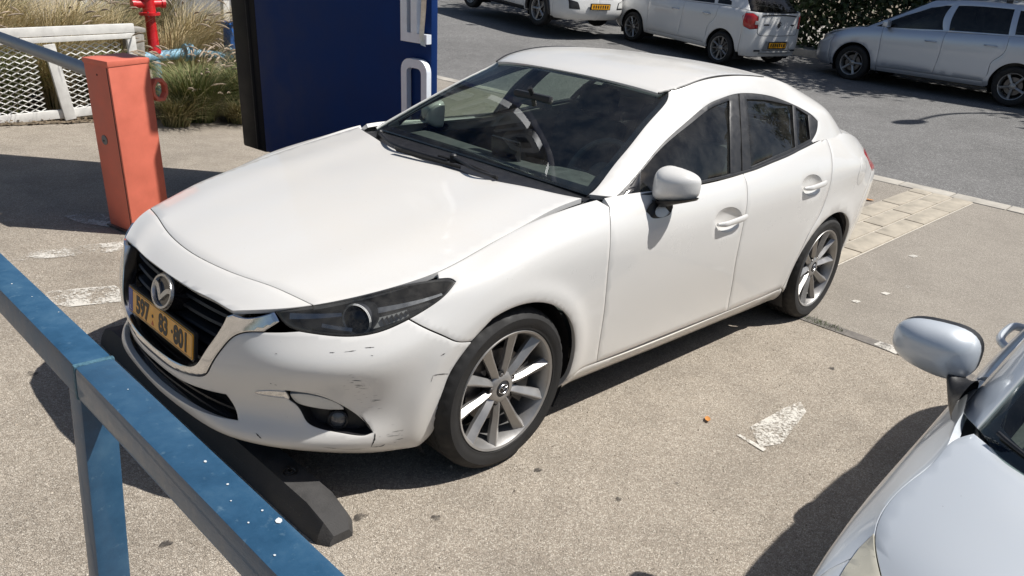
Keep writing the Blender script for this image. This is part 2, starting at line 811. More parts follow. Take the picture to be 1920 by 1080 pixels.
def panel(S, name, segs, material, parent, holes=(), both=True, whole=None, poly=None, **kw):
    """panel on the left half; both=True adds its mirror as a part of its own;
    whole='front'/'rear': the outline runs from the middle line round to the middle line and is completed by its mirror"""
    pl = outline(S, segs) if poly is None else np.asarray(poly)
    hs = [outline(S, h) if isinstance(h, (list, tuple)) else h for h in holes]
    if whole:
        rear = whole == 'rear'
        Q = full_sheet(S, rear)
        L = S.L[0]
        mid = L if rear else 0.0
        a = pl.copy()
        a[0, 0] = a[-1, 0] = mid
        if not rear:
            A = a + np.array([L, 0])
            B = np.stack([L - a[:, 0], a[:, 1]], 1)[::-1]
        else:
            A = a
            B = np.stack([2 * L - a[:, 0], a[:, 1]], 1)[::-1]
        pl = dedupe(np.vstack([A, B[1:-1]]))
        H = []
        for h in hs:
            sh = np.array([0 if rear else L, 0])
            if np.min(np.abs(h[[0, -1], 0] - mid)) < 1e-6:      # hole crossing the middle
                hA = h + sh
                hB = np.stack([2 * L - (h[:, 0] + sh[0]), h[:, 1]], 1)[::-1]
                H.append(dedupe(np.vstack([hA, hB[1:-1]])))
            else:
                H.append(h + sh)
                H.append(np.stack([2 * L - (h[:, 0] + sh[0]), h[:, 1]], 1)[::-1])
        v, f = panel_mesh(Q, pl, H, **kw)
        return mesh_obj(name, v, f, material, parent)
    v, f = panel_mesh(S, pl, hs, **kw)
    o = mesh_obj(name, v, f, material, parent)
    if both:
        return o, mirror_obj(o, parent)
    return o
# ================================================================== materials of the cars
def car_paint(name, color, dust=(.55, .5, .43), dusty=.25, metal=0.0, rough=.3, flake=0.0):
    k = NT(name)
    v = k.coord()
    big = k.noise(v, 2.3, 8, .65)
    fine = k.noise(v, 160, 3, .7)
    geo = k.n('NewGeometry')
    sp = k.n('SeparateXYZ')
    k.l(geo.outputs['Normal'], sp.inputs[0])
    up = k.math('MULTIPLY', sp.outputs['Z'], 1.0, True)
    up = k.math('POWER', up, 1.5)
    d = k.math('MULTIPLY', k.ramp(big, [(.3, .35), (.7, 1.0)]), k.ramp(fine, [(.25, .7), (.75, 1.0)]))
    d = k.math('MULTIPLY', d, k.math('ADD', k.math('MULTIPLY', up, .8), .2))
    d = k.math('MULTIPLY', d, dusty)
    # road grime thrown up on the lowest hand's breadth
    pos = k.n('SeparateXYZ')
    tc = k.n('TexCoord')
    k.l(tc.outputs['Object'], pos.inputs[0])
    spk = k.math('MULTIPLY', k.ramp(k.voro(v, 46, out='Distance'), [(.035, .55), (.075, 0.0)]), k.ramp(k.noise(v, 11, 3), [(.56, 0.0), (.62, 1.0)]))
    low = k.ramp(k.math('ADD', pos.outputs['Z'], k.math('MULTIPLY', k.math('SUBTRACT', big, .5), .35)), [(.16, .42), (.42, .06), (.7, 0.0)])
    d = k.math('ADD', d, k.math('MULTIPLY', low, .75), True)
    k.l(k.mix(spk, k.mix(d, tuple(color), dust), (.12, .10, .08)), k.b.inputs['Base Color'])
    k.l(k.ramp(d, [(0, rough), (.5, .55)]), k.b.inputs['Roughness'])
    k.l(k.ramp(d, [(0, 1.0), (.45, .38)]), k.b.inputs['Coat Weight'])
    k.b.inputs['Coat Roughness'].default_value = .06
    k.b.inputs['Metallic'].default_value = metal
    if flake:
        k.bump(k.voro(v, 900), flake, .001)
    MATS[name] = k.m
    return k.m


WHITE = car_paint('white_pearl_paint', (.71, .705, .69), dust=(.56, .51, .44), dusty=.55, rough=.24)
SILVER = car_paint('silver_blue_paint', (.60, .645, .69), dusty=.30, metal=.28, rough=.34, dust=(.60, .58, .55))
SILVER2 = car_paint('pale_silver_paint', (.55, .60, .68), dusty=.2, metal=.6, rough=.35)
WHITE2 = car_paint('plain_white_paint', (.70,.70,.69), dusty=.15)
TRIM = mat('black_trim', (.018, .018, .02), .45, noise=.2, nscale=30)
GLOSSBLACK = mat('gloss_black', (.010, .010, .012), .12, coat=.5)
RUBBER = mat('black_rubber', (.013, .0125, .0125), .75, noise=.35, nscale=14, bump=.15, bscale=120)
DARK = mat('matt_black', (.012, .012, .012), .9)  # one even matt black for underbody, liners, seals and hollows
CHROME = mat('chrome', (.72, .73, .75), .12, metal=1.0, noise=.08, nscale=40)
SATIN = mat('satin_chrome', (.55, .56, .58), .28, metal=1.0, noise=.1)
ALLOY = mat('alloy_wheel', (.38, .37, .36), .38, metal=.65, noise=.12, nscale=12, coat=.2)
ALLOYDARK = mat('brake_dust_alloy', (.10, .095, .09), .6, metal=.4, noise=.3)
STEEL = mat('brake_steel', (.18, .17, .165), .45, metal=.9, noise=.3)
LENS = glass('headlight_lens', (.52, .53, .53), 1.6, ior=1.5)
REDLENS = mat('red_lens', (.45, .012, .015), .12, coat=.6)
AMBER = mat('amber_lens', (.75, .25, .03), .2)
CLEARW = mat('pale_lens', (.62, .62, .60), .15, coat=.5)
BUCKET = mat('lamp_bucket', (.045, .046, .05), .3, metal=.3)
WSGLASS = glass('windscreen_glass', (.74, .82, .77), .5, ior=1.75)
SIDEGLASS = glass('tinted_side_glass', (.56, .63, .58), .8, ior=1.65)
DARKGLASS = glass('dark_privacy_glass', (.05, .055, .06), .5, ior=1.6)
DASH = mat('dashboard_plastic', (.085, .088, .088), .62, noise=.2, bump=.2, bscale=300)
SEAT = mat('seat_fabric', (.07, .07, .072), .9, noise=.3, bump=.2, bscale=200)
LINER = mat('headliner', (.42, .41, .38), .95, noise=.1)
PLATEY = mat('plate_yellow', (.80, .37, .012), .35, noise=.12, nscale=25, coat=.3)
PLATEK = mat('plate_black', (.015, .015, .015), .5)
PLATEB = mat('plate_blue', (.03, .06, .30), .4)


def ellipse_pts(cx, cz, rx, rz, a0, a1, n=14):
    return [('s', cx + rx * math.cos(a), cz + rz * math.sin(a)) for a in np.linspace(math.radians(a0), math.radians(a1), n)]


def px(*q):
    return [('p', a, b) for a, b in q]


# ================================================================== the white saloon
def front_shape(T):
    x, y, z = T[..., 0], T[..., 1], T[..., 2]
    for cx in (0.012, 2.70):
        r = np.hypot((x - cx) * .95, z - .325)
        w = np.exp(-((r - .385) / .045) ** 2) * (np.abs(y) > .6)
        T[..., 1] -= .010 * w
    return T


def pline(a, b, n=7):
    """straight line in the photograph as several seen points"""
    return [('p', a[0] + (b[0] - a[0]) * t, a[1] + (b[1] - a[1]) * t) for t in np.linspace(0, 1, n)]


def make_rows(tab):
    """tab: rows of (x, w, z) -> points on the left half"""
    return [[(x, -w, z) for x, w, z in r] for r in tab]


LOW = make_rows([
    [(-.86, 0, .185), (-.85, .22, .185), (-.80, .42, .183), (-.69, .57, .18), (-.57, .685, .18), (-.45, .765, .185), (-.33, .80, .19), (-.2, .815, .19), (.1, .81, .19), (.5, .80, .19), (1.1, .80, .183), (1.7, .80, .18), (2.3, .80, .18), (2.7, .80, .2), (3.05, .79, .22), (3.3, .74, .24), (3.45, .66, .25), (3.55, .42, .25), (3.58, 0, .25)],
    [(-.925, 0, .235), (-.913, .22, .235), (-.885, .42, .245), (-.80, .57, .245), (-.672, .69, .245), (-.528, .772, .245), (-.37, .812, .24), (-.2, .835, .245), (.1, .84, .25), (.5, .842, .245), (1.1, .845, .24), (1.7, .845, .24), (2.3, .845, .245), (2.7, .84, .27), (3.05, .825, .30), (3.3, .78, .32), (3.48, .70, .33), (3.6, .43, .34), (3.63, 0, .34)],
    [(-.93, 0, .32), (-.917, .22, .32), (-.862, .42, .315), (-.775, .57, .315), (-.652, .69, .315), (-.52, .772, .32), (-.38, .826, .325), (-.2, .852, .33), (.1, .86, .33), (.5, .858, .32), (1.1, .856, .315), (1.7, .856, .315), (2.3, .86, .32), (2.7, .862, .36), (3.05, .85, .42), (3.3, .81, .45), (3.5, .73, .46), (3.63, .45, .46), (3.66, 0, .46)],
    [(-.93, 0, .45), (-.918, .22, .45), (-.88, .41, .45), (-.800, .56, .45), (-.685, .69, .46), (-.545, .785, .47), (-.39, .838, .49), (-.2, .868, .50), (.1, .882, .52), (.5, .880, .53), (1.1, .880, .54), (1.7, .882, .55), (2.3, .886, .56), (2.7, .89, .58), (3.05, .878, .62), (3.3, .835, .64), (3.52, .75, .65), (3.65, .45, .65), (3.68, 0, .65)],
    [(-.905, 0, .57), (-.895, .22, .57), (-.866, .41, .572), (-.805, .565, .572), (-.692, .698, .582), (-.545, .792, .605), (-.37, .84, .645), (-.18, .872, .69), (.1, .888, .73), (.5, .893, .74), (1.1, .895, .76), (1.7, .895, .78), (2.3, .895, .81), (2.7, .893, .85), (3.05, .875, .87), (3.3, .83, .88), (3.5, .75, .88), (3.62, .45, .88), (3.65, 0, .88)],
    [(-.887, 0, .63), (-.878, .22, .632), (-.852, .415, .636), (-.768, .56, .65), (-.638, .68, .67), (-.48, .768, .70), (-.32, .818, .74), (-.14, .85, .80), (.1, .866, .86), (.5, .873, .90), (1.1, .876, .915), (1.7, .876, .935), (2.3, .873, .97), (2.7, .862, 1.002), (3.05, .835, .993), (3.3, .785, .955), (3.47, .70, .935), (3.57, .43, .94), (3.6, 0, .95)],
    [(-.872, 0, .675), (-.866, .22, .676), (-.846, .42, .679), (-.738, .555, .712), (-.575, .655, .745), (-.41, .72, .782), (-.26, .748, .815), (-.06, .748, .868), (.15, .742, .92), (.5, .785, .985), (1.1, .823, .985), (1.7, .826, 1.012), (2.3, .806, 1.085), (2.7, .768, 1.118), (3.05, .742, 1.091), (3.3, .70, 1.030), (3.44, .61, 1.00), (3.53, .40, 1.03), (3.56, 0, 1.05)],
])


# a tighter shoulder: one more line just under the crease
_n = []
for e_, f_ in zip(LOW[4], LOW[5]):
    k_ = .30
    q_ = [f_[i] + (e_[i] - f_[i]) * k_ for i in range(3)]
    if -.3 < f_[0] < 3.1 and abs(f_[1]) > .8:
        q_[1] = e_[1] - .28 * (e_[1] - f_[1])
    _n.append(tuple(q_))
LOW.insert(5, _n)


def top_sheet(edge, mid, ts=(0, .25, .5, .72, .88, 1.0), px_=2.0, pz=2.4, crease=None):
    """net for a bonnet, roof or boot lid: from the middle line out to its edge, station by station"""
    rows = []
    for (xe, we, ze), (xm, zm) in zip(edge, mid):
        r = []
        for t in ts:
            z = zm + (ze - zm) * t ** pz
            if crease:
                z += crease * math.exp(-((t - .74) / .16) ** 2) * (1 - t ** 6)
            r.append((xm + (xe - xm) * t ** px_, -we * t, z))
        rows.append(r)
    return rows


def build_white_car():
    car = empty('parked_sedan', (0, 0, 0), 0, 'white dusty four-door sedan with yellow plate and scuffed front bumper, in the middle', 'car')
    L = Surf(LOW, nu=520, nv=170, deform=front_shape)
    G = LOW[-1]
    hood_edge = [(-.846, .42, .679), (-.738, .555, .712), (-.575, .655, .745), (-.41, .72, .782), (-.26, .748, .815), (-.06, .748, .868), (.15, .742, .92), (.34, .735, .963), (.46, .745, .985)]
    hood_mid = [(-.872, .675), (-.80, .722), (-.665, .768), (-.50, .810), (-.33, .848), (-.12, .893), (.07, .930), (.22, .958), (.31, .975)]
    H = Surf(top_sheet(hood_edge, hood_mid, crease=.006), nu=140, nv=220, mir1=False)
    GH = Surf(make_rows([
        [(.36, 0, .965), (.39, .30, .968), (.455, .57, .975), (.545, .715, .982), (.65, .79, .978), (1.1, .822, .987), (1.6, .823, 1.004), (2.1, .815, 1.056), (2.45, .790, 1.10), (2.92, .738, 1.100), (3.07, .62, 1.108), (3.08, .35, 1.115), (3.10, 0, 1.12)],
        [(.74, 0, 1.176), (.755, .28, 1.173), (.80, .50, 1.168), (.865, .632, 1.163), (.965, .695, 1.16), (1.3, .735, 1.17), (1.7, .742, 1.18), (2.1, .735, 1.20), (2.4, .715, 1.215), (2.745, .690, 1.232), (2.90, .585, 1.232), (2.91, .33, 1.25), (2.93, 0, 1.255)],
        [(1.06, 0, 1.345), (1.065, .27, 1.342), (1.10, .45, 1.335), (1.15, .555, 1.32), (1.265, .605, 1.31), (1.5, .632, 1.325), (1.8, .638, 1.337), (2.1, .632, 1.335), (2.3, .622, 1.326), (2.60, .612, 1.308), (2.70, .52, 1.322), (2.70, .3, 1.34), (2.71, 0, 1.345)],
        [(1.125, 0, 1.372), (1.13, .25, 1.368), (1.15, .42, 1.357), (1.195, .53, 1.344), (1.30, .565, 1.372), (1.5, .57, 1.412), (1.8, .57, 1.43), (2.1, .57, 1.42), (2.28, .562, 1.402), (2.47, .550, 1.370), (2.56, .47, 1.372), (2.58, .28, 1.385), (2.58, 0, 1.39)],
    ]), nu=420, nv=110)
    roof_edge = [(1.195, .53, 1.344), (1.30, .565, 1.372), (1.5, .57, 1.412), (1.8, .57, 1.43), (2.1, .57, 1.42), (2.28, .562, 1.402), (2.47, .550, 1.370), (2.56, .47, 1.372)]
    roof_mid = [(1.125, 1.372), (1.28, 1.41), (1.5, 1.443), (1.8, 1.458), (2.1, 1.449), (2.28, 1.433), (2.46, 1.405), (2.58, 1.388)]
    RF = Surf(top_sheet(roof_edge, roof_mid), nu=120, nv=160, mir1=False)
    boot_edge = [(2.92, .740, 1.099), (3.05, .742, 1.091), (3.3, .70, 1.030), (3.44, .61, 1.0), (3.53, .40, 1.03)]
    boot_mid = [(3.10, 1.12), (3.25, 1.115), (3.40, 1.10), (3.48, 1.08), (3.56, 1.05)]
    BT = Surf(top_sheet(boot_edge, boot_mid, px_=5), nu=100, nv=90, mir1=False)
    top = lambda o_, S: o_[:, 1] > S.L[1] - .006

    # ---------------- outlines read off the photograph
    hl_top = px((515, 584), (576, 567), (665, 548.5), (739, 535.5), (806, 524.5), (845, 522.5), (854, 528))
    hl_rear = px((854, 528), (835.5, 552), (802, 578), (767, 598.5))
    hl_low = px((767, 598.5), (721, 619), (665, 630), (610, 628), (561.5, 621), (535.5, 609.6), (515, 584))
    wing_low = px((535.5, 609.6), (524.5, 604), (477, 619), (451, 647), (430, 679), (409, 698), (379, 699))
    gap_bf = px((767, 598.5), (800, 616), (838, 633), (858, 641), (884, 641))
    arch_f = ellipse_pts(.012, .325, .372, .354, 112, -24, 24)
    arch_f1 = ellipse_pts(.012, .325, .372, .354, 204, 127, 12)
    arch_r = ellipse_pts(2.70, .325, .385, .356, 204, -24, 26)
    chrome_bot = [(0.0, L.uv(('f', 0.0, .372))[1])]
    c0 = L.uv(('f', 0.001, .372))
    # front bumper
    bump = [[tuple(c0), *[('f', w, z) for w, z in ((.12, .374), (.22, .388), (.29, .405), (.335, .432), (.372, .49), (.408, .555), (.44, .598), (.48, .622), (.53, .634))]],
            hl_low[::-1][2:], gap_bf, px((884, 643), (862, 672), (843, 703), (831, 735), (822.5, 765), (813, 808), (803, 842)), [('p', 803, 842), ('u', .150, 0.0)], [('u', .150, 0.0), ('u', 0.0, 0.0)]]
    intake = [[('u', 0.0, L.uv(('f', 0.001, .346))[1] / L.L[1]), *[('f', w, z) for w, z in ((.2, .350), (.33, .362), (.40, .372))]],
              [('f', .40, .372), ('f', .455, .30)], [*[('f', w, z) for w, z in ((.455, .30), (.36, .288), (.2, .272))], ('u', 0.0, L.uv(('f', 0.001, .268))[1] / L.L[1])]]
    fog = [px((535.5, 733), (591, 741), (639, 760), (672.6, 782), (698.5, 811)), px((698.5, 811), (687, 816), (643, 812), (591, 800), (572.6, 786), (556, 760), (540, 748), (535.5, 733))]
    gap_ = dict(gap=.0022, bev=.0022)
    FB = panel(L, 'front_bumper', bump, WHITE, car, holes=[intake, fog], whole='front', step=.016, depth=.02, **gap_)
    # nose strip between bonnet gap and grille
    gapf = [('u', 0.0, .135), *[('p', a, b) for a, b in ((400, 497), (480, 525.5), (530, 546), (558, 556.5), (572, 563))]]
    hg = outline(H, [px((400, 497), (480, 525.5), (530, 546), (572, 563))])
    hA = np.stack([np.ones(len(hg)), hg[:, 0] ** 2, hg[:, 0] ** 4], 1)
    hc = np.linalg.lstsq(hA, hg[:, 1], rcond=None)[0]
    hu = np.linspace(0, H.L[0], 40)
    hood_front = np.stack([hu, hc[0] + hc[1] * hu ** 2 + hc[2] * hu ** 4], 1)
    corner_v = hood_front[-1][1]
    edge_u = H.L[0]
    hood_front[-1][0] = edge_u
    nose = np.vstack([[(0, 0.0)], [(edge_u * k / 10, 0.0) for k in range(1, 11)], [(edge_u, corner_v * k / 6) for k in range(1, 6)], hood_front[::-1]])
    panel(H, 'nose_panel', None, WHITE, car, poly=dedupe(nose), whole='front', step=.022, depth=.015, **gap_)
    hood = np.vstack([hood_front, [(edge_u, corner_v + (H.L[1] - corner_v) * k / 40) for k in range(1, 41)], [(edge_u * (1 - k / 20), H.L[1]) for k in range(1, 21)]])
    panel(H, 'hood', None, WHITE, car, poly=dedupe(hood), whole='front', step=.03, depth=.02, **gap_)
    # fender
    gap_h = [('u', 0, 0)]
    ftop = outline(L, [[('s', -.245, .80), ('s', -.15, .83), ('s', -.06, .868), ('s', .15, .92), ('s', .34, .96), ('s', .5, .985)]])
    ftop[:, 1] = L.L[1]
    tip = L.uv(('p', 854, 528))
    f0 = L.uv(('p', 820, 524))
    ftop = ftop[ftop[:, 0] > f0[0] + .01]
    fpoly = np.vstack([outline(L, [hl_rear[::-1]]), outline(L, [px((854, 528), (845, 522.5), (822, 523))]), [(f0[0], L.L[1])], ftop,
                       outline(L, [px((1143, 388), (1145, 430), (1141, 500), (1131, 600), (1119, 679))]),
                       outline(L, [[('p', 1119, 679), ('p', 1085, 695)], [('p', 1085, 695), ('s', .385, .25)], arch_f[::-1], gap_bf[::-1]])])
    panel(L, 'front_fender', None, WHITE, car, poly=dedupe(fpoly), step=.016, depth=.02, **gap_)
    # sill
    sill = [[('s', .36, .19), ('s', .385, .25), ('p', 1085, 695), ('p', 1119, 680.5), ('p', 1348, 590.5), ('p', 1466, 541.5)], [('p', 1466, 541.5), ('s', 2.325, .20)], [('s', 2.325, .182), ('s', 1.3, .182), ('s', .36, .19)]]
    panel(L, 'door_sill', sill, WHITE, car, step=.03, depth=.02, **gap_)
    # doors
    def cup(cx, cy, rx, ry):
        return np.array([L.uv(('p', cx + rx * math.cos(a) * .92 + ry * .18 * math.sin(a), cy - rx * .28 * math.cos(a) + ry * math.sin(a))) for a in np.linspace(0, 2 * math.pi, 26)[:-1]])

    def handle(door, cx, cy, rx, ry):
        ring = cup(cx, cy, rx, ry)
        cen = ring.mean(0)
        V, F = [], []
        n, m_ = len(ring), 7
        for q in range(m_):
            r = 1 - q / (m_ - 1) * .999
            P, N = L.ev(cen + (ring - cen) * (r * 1.03), -.020 * (1 - r ** 3) - .001)
            V += [tuple(t) for t in P]
        for q in range(m_ - 1):
            F += [(q * n + k, (q + 1) * n + k, (q + 1) * n + (k + 1) % n, q * n + (k + 1) % n) for k in range(n)]
        mesh_obj('handle_recess', V, F, WHITE, door)
        e0, e1 = L.uv(('p', cx - rx * .80, cy + rx * .34)), L.uv(('p', cx + rx * 1.02, cy - rx * .30))
        ts = np.linspace(0, 1, 13)
        uvs = np.array([e0 + (e1 - e0) * t for t in ts])
        P, N = L.ev(uvs, np.array([.002 + .024 * min(1, t * 5 + .1) - .006 * max(0, t - .85) / .15 for t in ts]))
        mb = MB()
        b0 = len(mb.v)
        n = 10
        for k, (p_, nn) in enumerate(zip(P, N)):
            t = ts[k]
            hw = (.013 + .004 * t) * (1 if 0 < k < 12 else .7)
            tg = (P[min(k + 1, 12)] - P[max(k - 1, 0)])
            tg = tg / np.linalg.norm(tg)
            wv = np.cross(nn, tg)
            for a in range(n):
                an = 2 * math.pi * a / n
                mb.v.append(tuple(p_ + wv * hw * math.cos(an) + nn * .007 * math.sin(an)))
        for k in range(12):
            mb.f += [(k * n + a, k * n + (a + 1) % n, (k + 1) * n + (a + 1) % n, (k + 1) * n + a) for a in range(n)]
        mb.f += [tuple(range(n))[::-1], tuple(range(12 * n, 13 * n))]
        mb.build('door_handle', WHITE, door, angle=60)

    b0 = L.uv(('s', .575, .975))
    b1 = L.uv(('p', 1394, 325))
    b2 = L.uv(('s', 2.47, 1.10))
    fd_rear = px((1394, 325), (1401, 349), (1401.5, 377), (1395.5, 414), (1387, 455), (1379, 495), (1372, 540), (1364, 583))
    fd_front = px((1143, 388), (1145, 430), (1141, 500), (1131, 600), (1119, 679))
    bt = L.L[1]
    fdoor = np.vstack([outline(L, [fd_front[::-1]]), [(L.uv(('p', 1143, 388))[0] + .005, bt)], [(b1[0] - .002, bt)], outline(L, [fd_rear]), outline(L, [px((1364, 583), (1250, 627), (1119, 679))])])
    fdo = panel(L, 'front_door', None, WHITE, car, both=False, holes=[cup(1366, 412, 27, 21)], poly=dedupe(resample(dedupe(fdoor), .05)), step=.03, depth=.02, **gap_)
    rd_rear = [('s', 2.50, 1.098), *px((1551, 263), (1559, 287.5), (1560.6, 321.8), (1552, 363), (1538, 400.5), (1519, 434)), ('s', 2.33, .48), ('s', 2.30, .36), ('p', 1466, 541)]
    rdoor = np.vstack([outline(L, [fd_rear])[::-1], [(b1[0] + .002, bt)], [(L.uv(('s', 2.50, 1.10))[0], bt)], outline(L, [rd_rear]), outline(L, [px((1466, 541), (1420, 560), (1364, 583))])])
    rdo = panel(L, 'rear_door', None, WHITE, car, both=False, holes=[cup(1523, 347, 20, 18)], poly=dedupe(resample(dedupe(rdoor), .05)), step=.03, depth=.02, **gap_)
    handle(fdo, 1366, 412, 27, 21)
    handle(rdo, 1523, 347, 20, 18)
    mirror_obj(fdo, car)
    mirror_obj(rdo, car)
    # quarter panel with fuel flap
    qx = [('s', 3.08, .30), ('s', 3.10, .55), ('s', 3.16, .72), ('s', 3.27, .82)]
    qarch = ellipse_pts(2.70, .325, .385, .356, -6, 171, 22)
    q_top = [('s', 3.38, .90), ('s', 3.30, 1.06)]
    qpoly = np.vstack([outline(L, [rd_rear]), outline(L, [[('p', 1467, 541), ('s', 2.327, .235)], ellipse_pts(2.70, .325, .385, .356, 193, -4, 26)]),
                       outline(L, [[('s', 3.085, .32), ('s', 3.12, .60), ('s', 3.20, .76), ('s', 3.285, .875)]]),
                       outline(L, [[('s', 3.285, .875), ('s', 3.21, .925), ('s', 3.135, .985)], [('s', 3.135, .985), ('s', 3.22, 1.002), ('s', 3.30, 1.003)]]),
                       [(L.uv(('s', 3.30, 1.02))[0], bt), (L.uv(('s', 2.50, 1.10))[0], bt)]])
    flap = [[('s', 3.0 + .075 * math.cos(a), .90 + .085 * math.sin(a)) for a in np.linspace(0, 2 * math.pi, 28)]]
    panel(L, 'quarter_panel', None, WHITE, car, poly=dedupe(resample(dedupe(qpoly), .05)), step=.03, depth=.02, flush=top, **gap_)
    panel(L, 'fuel_flap', flap, WHITE, car, step=.02, depth=.003, off=.0012, gap=.0, bev=.0012)
    # rear bumper, tail lamps, boot face
    rb = [[('u', 1.0, 0.0), ('u', .78, 0.0)], [('s', 3.06, .24), ('s', 3.085, .32), ('s', 3.12, .60), ('s', 3.20, .76), ('s', 3.285, .87)], [('s', 3.285, .87), ('r', .62, .83), ('r', .3, .80), ('u', 1.0, .68)]]
    panel(L, 'rear_bumper', rb, WHITE, car, whole='rear', step=.04, depth=.02, **gap_)
    tl = [[('s', 3.285, .877), ('s', 3.21, .927), ('s', 3.137, .985)], [('s', 3.137, .985), ('s', 3.22, 1.001), ('s', 3.32, .998), ('r', .60, .955), ('r', .45, .925)], [('r', .45, .925), ('r', .55, .86), ('s', 3.40, .868), ('s', 3.285, .877)]]
    panel(L, 'tail_lamp', tl, REDLENS, car, step=.03, depth=.03, **gap_)
    bf = [[('u', 1.0, .69), ('r', .3, .81), ('r', .52, .82)], [('r', .52, .85), ('r', .44, .93), ('r', .60, .965), ('s', 3.36, 1.0)], [('u', .905, 1.0), ('u', 1.0, 1.0)]]
    panel(L, 'trunk_face', bf, WHITE, car, whole='rear', step=.04, depth=.02, **gap_)
    panel(BT, 'trunk_lid', None, WHITE, car, poly=[(0, 0)] + [(BT.L[0] * k / 8, 0) for k in range(1, 9)] + [(BT.L[0], BT.L[1] * k / 10) for k in range(1, 11)] + [(BT.L[0] * (1 - k / 8), BT.L[1]) for k in range(1, 9)], whole='front', step=.04, depth=.02, **gap_)

    # ---------------- greenhouse
    dlo_top = px((1144.5, 387), (1203, 315), (1254, 257), (1305.5, 212), (1346.6, 185.5), (1374, 176), (1398, 173.5), (1429, 176), (1463, 185), (1497, 200), (1521, 214), (1534, 227))
    dlo_rear = px((1534, 227), (1531, 250), (1521, 267))
    dlo_bot = px((1521, 267), (1504, 277), (1442.5, 304.7), (1394.5, 325), (1305.5, 357.7), (1237, 374), (1144.5, 387))
    GL = GH.L
    dl = outline(GH, [dlo_top, dlo_rear, dlo_bot])
    dl[:, 1] = np.maximum(dl[:, 1], .004)
    ws_u = [GH.uv(('p', a, b))[0] for a, b in ((1112, 360), (1180, 278), (1252, 186))]
    wsl = np.array([GH.uv(('p', a, b)) for a, b in ((1112, 358), (1150, 310), (1180, 274), (1215, 230), (1250, 189))])
    wse = smooth_line(np.vstack([[(wsl[0][0] - .01, 0.0)], wsl, [(wsl[-1][0] + .004, GL[1])]]))
    cu = [GL[0] * .70]
    rw0, rw1 = GH.uv(('u', .80, 0)), GH.uv(('u', .82, 1))
    rear_u0 = None
    # rear glass edge: where the net's tenth column runs
    du = np.abs(GH.T[0, :, 1] + .62) + (GH.T[0, :, 0] < 2.5) * 9
    ru0 = du.argmin() / (GH.nu - 1) * GL[0]
    du = np.abs(GH.T[-1, :, 1] + .47) + (GH.T[-1, :, 0] < 2.3) * 9
    ru1 = du.argmin() / (GH.nu - 1) * GL[0]
    frame = np.vstack([wse, [(wse[-1][0] + (ru1 - wse[-1][0]) * k / 30, GL[1]) for k in range(1, 31)], [(ru1 + (ru0 - ru1) * k / 10, GL[1] * (1 - k / 10)) for k in range(1, 11)], [(ru0 + (wse[0][0] - ru0) * k / 30, 0.0) for k in range(1, 30)]])
    dhole = inset(dl, -.001)
    low = lambda o_, S: (o_[:, 1] < .006) & (o_[:, 0] > GH.uv(('s', 2.5, 1.1))[0])
    # the black window frame reaches the belt, so the white frame is cut open there
    panel(GH, 'roof_pillar_frame', None, WHITE, car, poly=dedupe(frame), holes=[inset(dl, .004)], step=.028, depth=.025, flush=low, **gap_)
    gl_f = [px((1203, 322), (1257.5, 262), (1312, 218), (1346.6, 196), (1369, 187.5)), pline((1369, 187.5), (1371, 325)), px((1371, 325), (1305.5, 349), (1237, 366), (1201, 371.5)), pline((1201, 371.5), (1203, 322))]
    gl_r = [px((1401, 185.5), (1442.5, 188), (1487, 197)), pline((1487, 197), (1492, 275.5)), px((1492, 275.5), (1450, 294), (1410, 311.5)), pline((1410, 311.5), (1401, 185.5))]
    gl_q = [pline((1493, 200.5), (1516, 215.6), 4), pline((1516, 215.6), (1520.5, 260)), pline((1520.5, 260), (1497.5, 273), 4), pline((1497.5, 273), (1493, 200.5))]
    frm, frm2 = panel(GH, 'window_frame', None, TRIM, car, poly=dl, holes=[gl_f, gl_r, gl_q], step=.03, depth=.02, off=-.003, gap=.0005, bev=.0015)
    for nm, gg in (('door_window', gl_f), ('rear_door_window', gl_r), ('quarter_window', gl_q)):
        panel(GH, nm, gg, SIDEGLASS, car, step=.05, depth=0, off=-.010, gap=-.004, bev=.001)
    # belt moulding
    for a, b in ((('s', .60, .985), None),):
        us = np.linspace(GH.uv(('p', 1150, 384))[0], GH.uv(('p', 1521, 267))[0], 40)
        pts = []
        for u in us:
            best = dl[np.argsort(np.abs(dl[:, 0] - u))[:6]]
            pts.append((u, best[:, 1].min()))
        P, N = GH.ev(np.array(pts), .001)
        mb = MB().tube(P, .0075, 8)
        bm_ = mb.build('belt_moulding', TRIM, car)
        mirror_obj(bm_, car)
    # B-pillar split line between the door frames
    P, N = GH.ev(np.array([GH.uv(('p', a, b)) for a, b in ((1392, 324), (1391, 280), (1389, 230), (1386, 176))]), -.001)
    sp_ = MB().tube(P, .003, 6).build('door_seal', DARK, car)
    mirror_obj(sp_, car)
    # mirror triangle
    tri = [px((1158, 380), (1200, 323)), px((1200, 323), (1198, 375)), px((1198, 375), (1158, 380))]
    panel(GH, 'mirror_triangle', tri, GLOSSBLACK, car, step=.05, depth=.005, off=.001, gap=.001, bev=.001)
    # roof, windscreen, rear window
    RL = RF.L
    panel(RF, 'roof', None, WHITE, car, poly=[(0, 0)] + [(RL[0] * k / 12, 0) for k in range(1, 13)] + [(RL[0], RL[1] * k / 24) for k in range(1, 25)] + [(RL[0] * (1 - k / 12), RL[1]) for k in range(1, 13)], whole='front', step=.035, depth=.02, gap=.003, bev=.004)
    P, N = RF.ev(np.array([(RL[0], RL[1] * t) for t in np.linspace(.0, .66, 30)]), .0005)
    rm_ = MB().tube(P, [.0055 - .003 * k / 29 for k in range(30)], 6).build('roof_moulding', TRIM, car)
    mirror_obj(rm_, car)
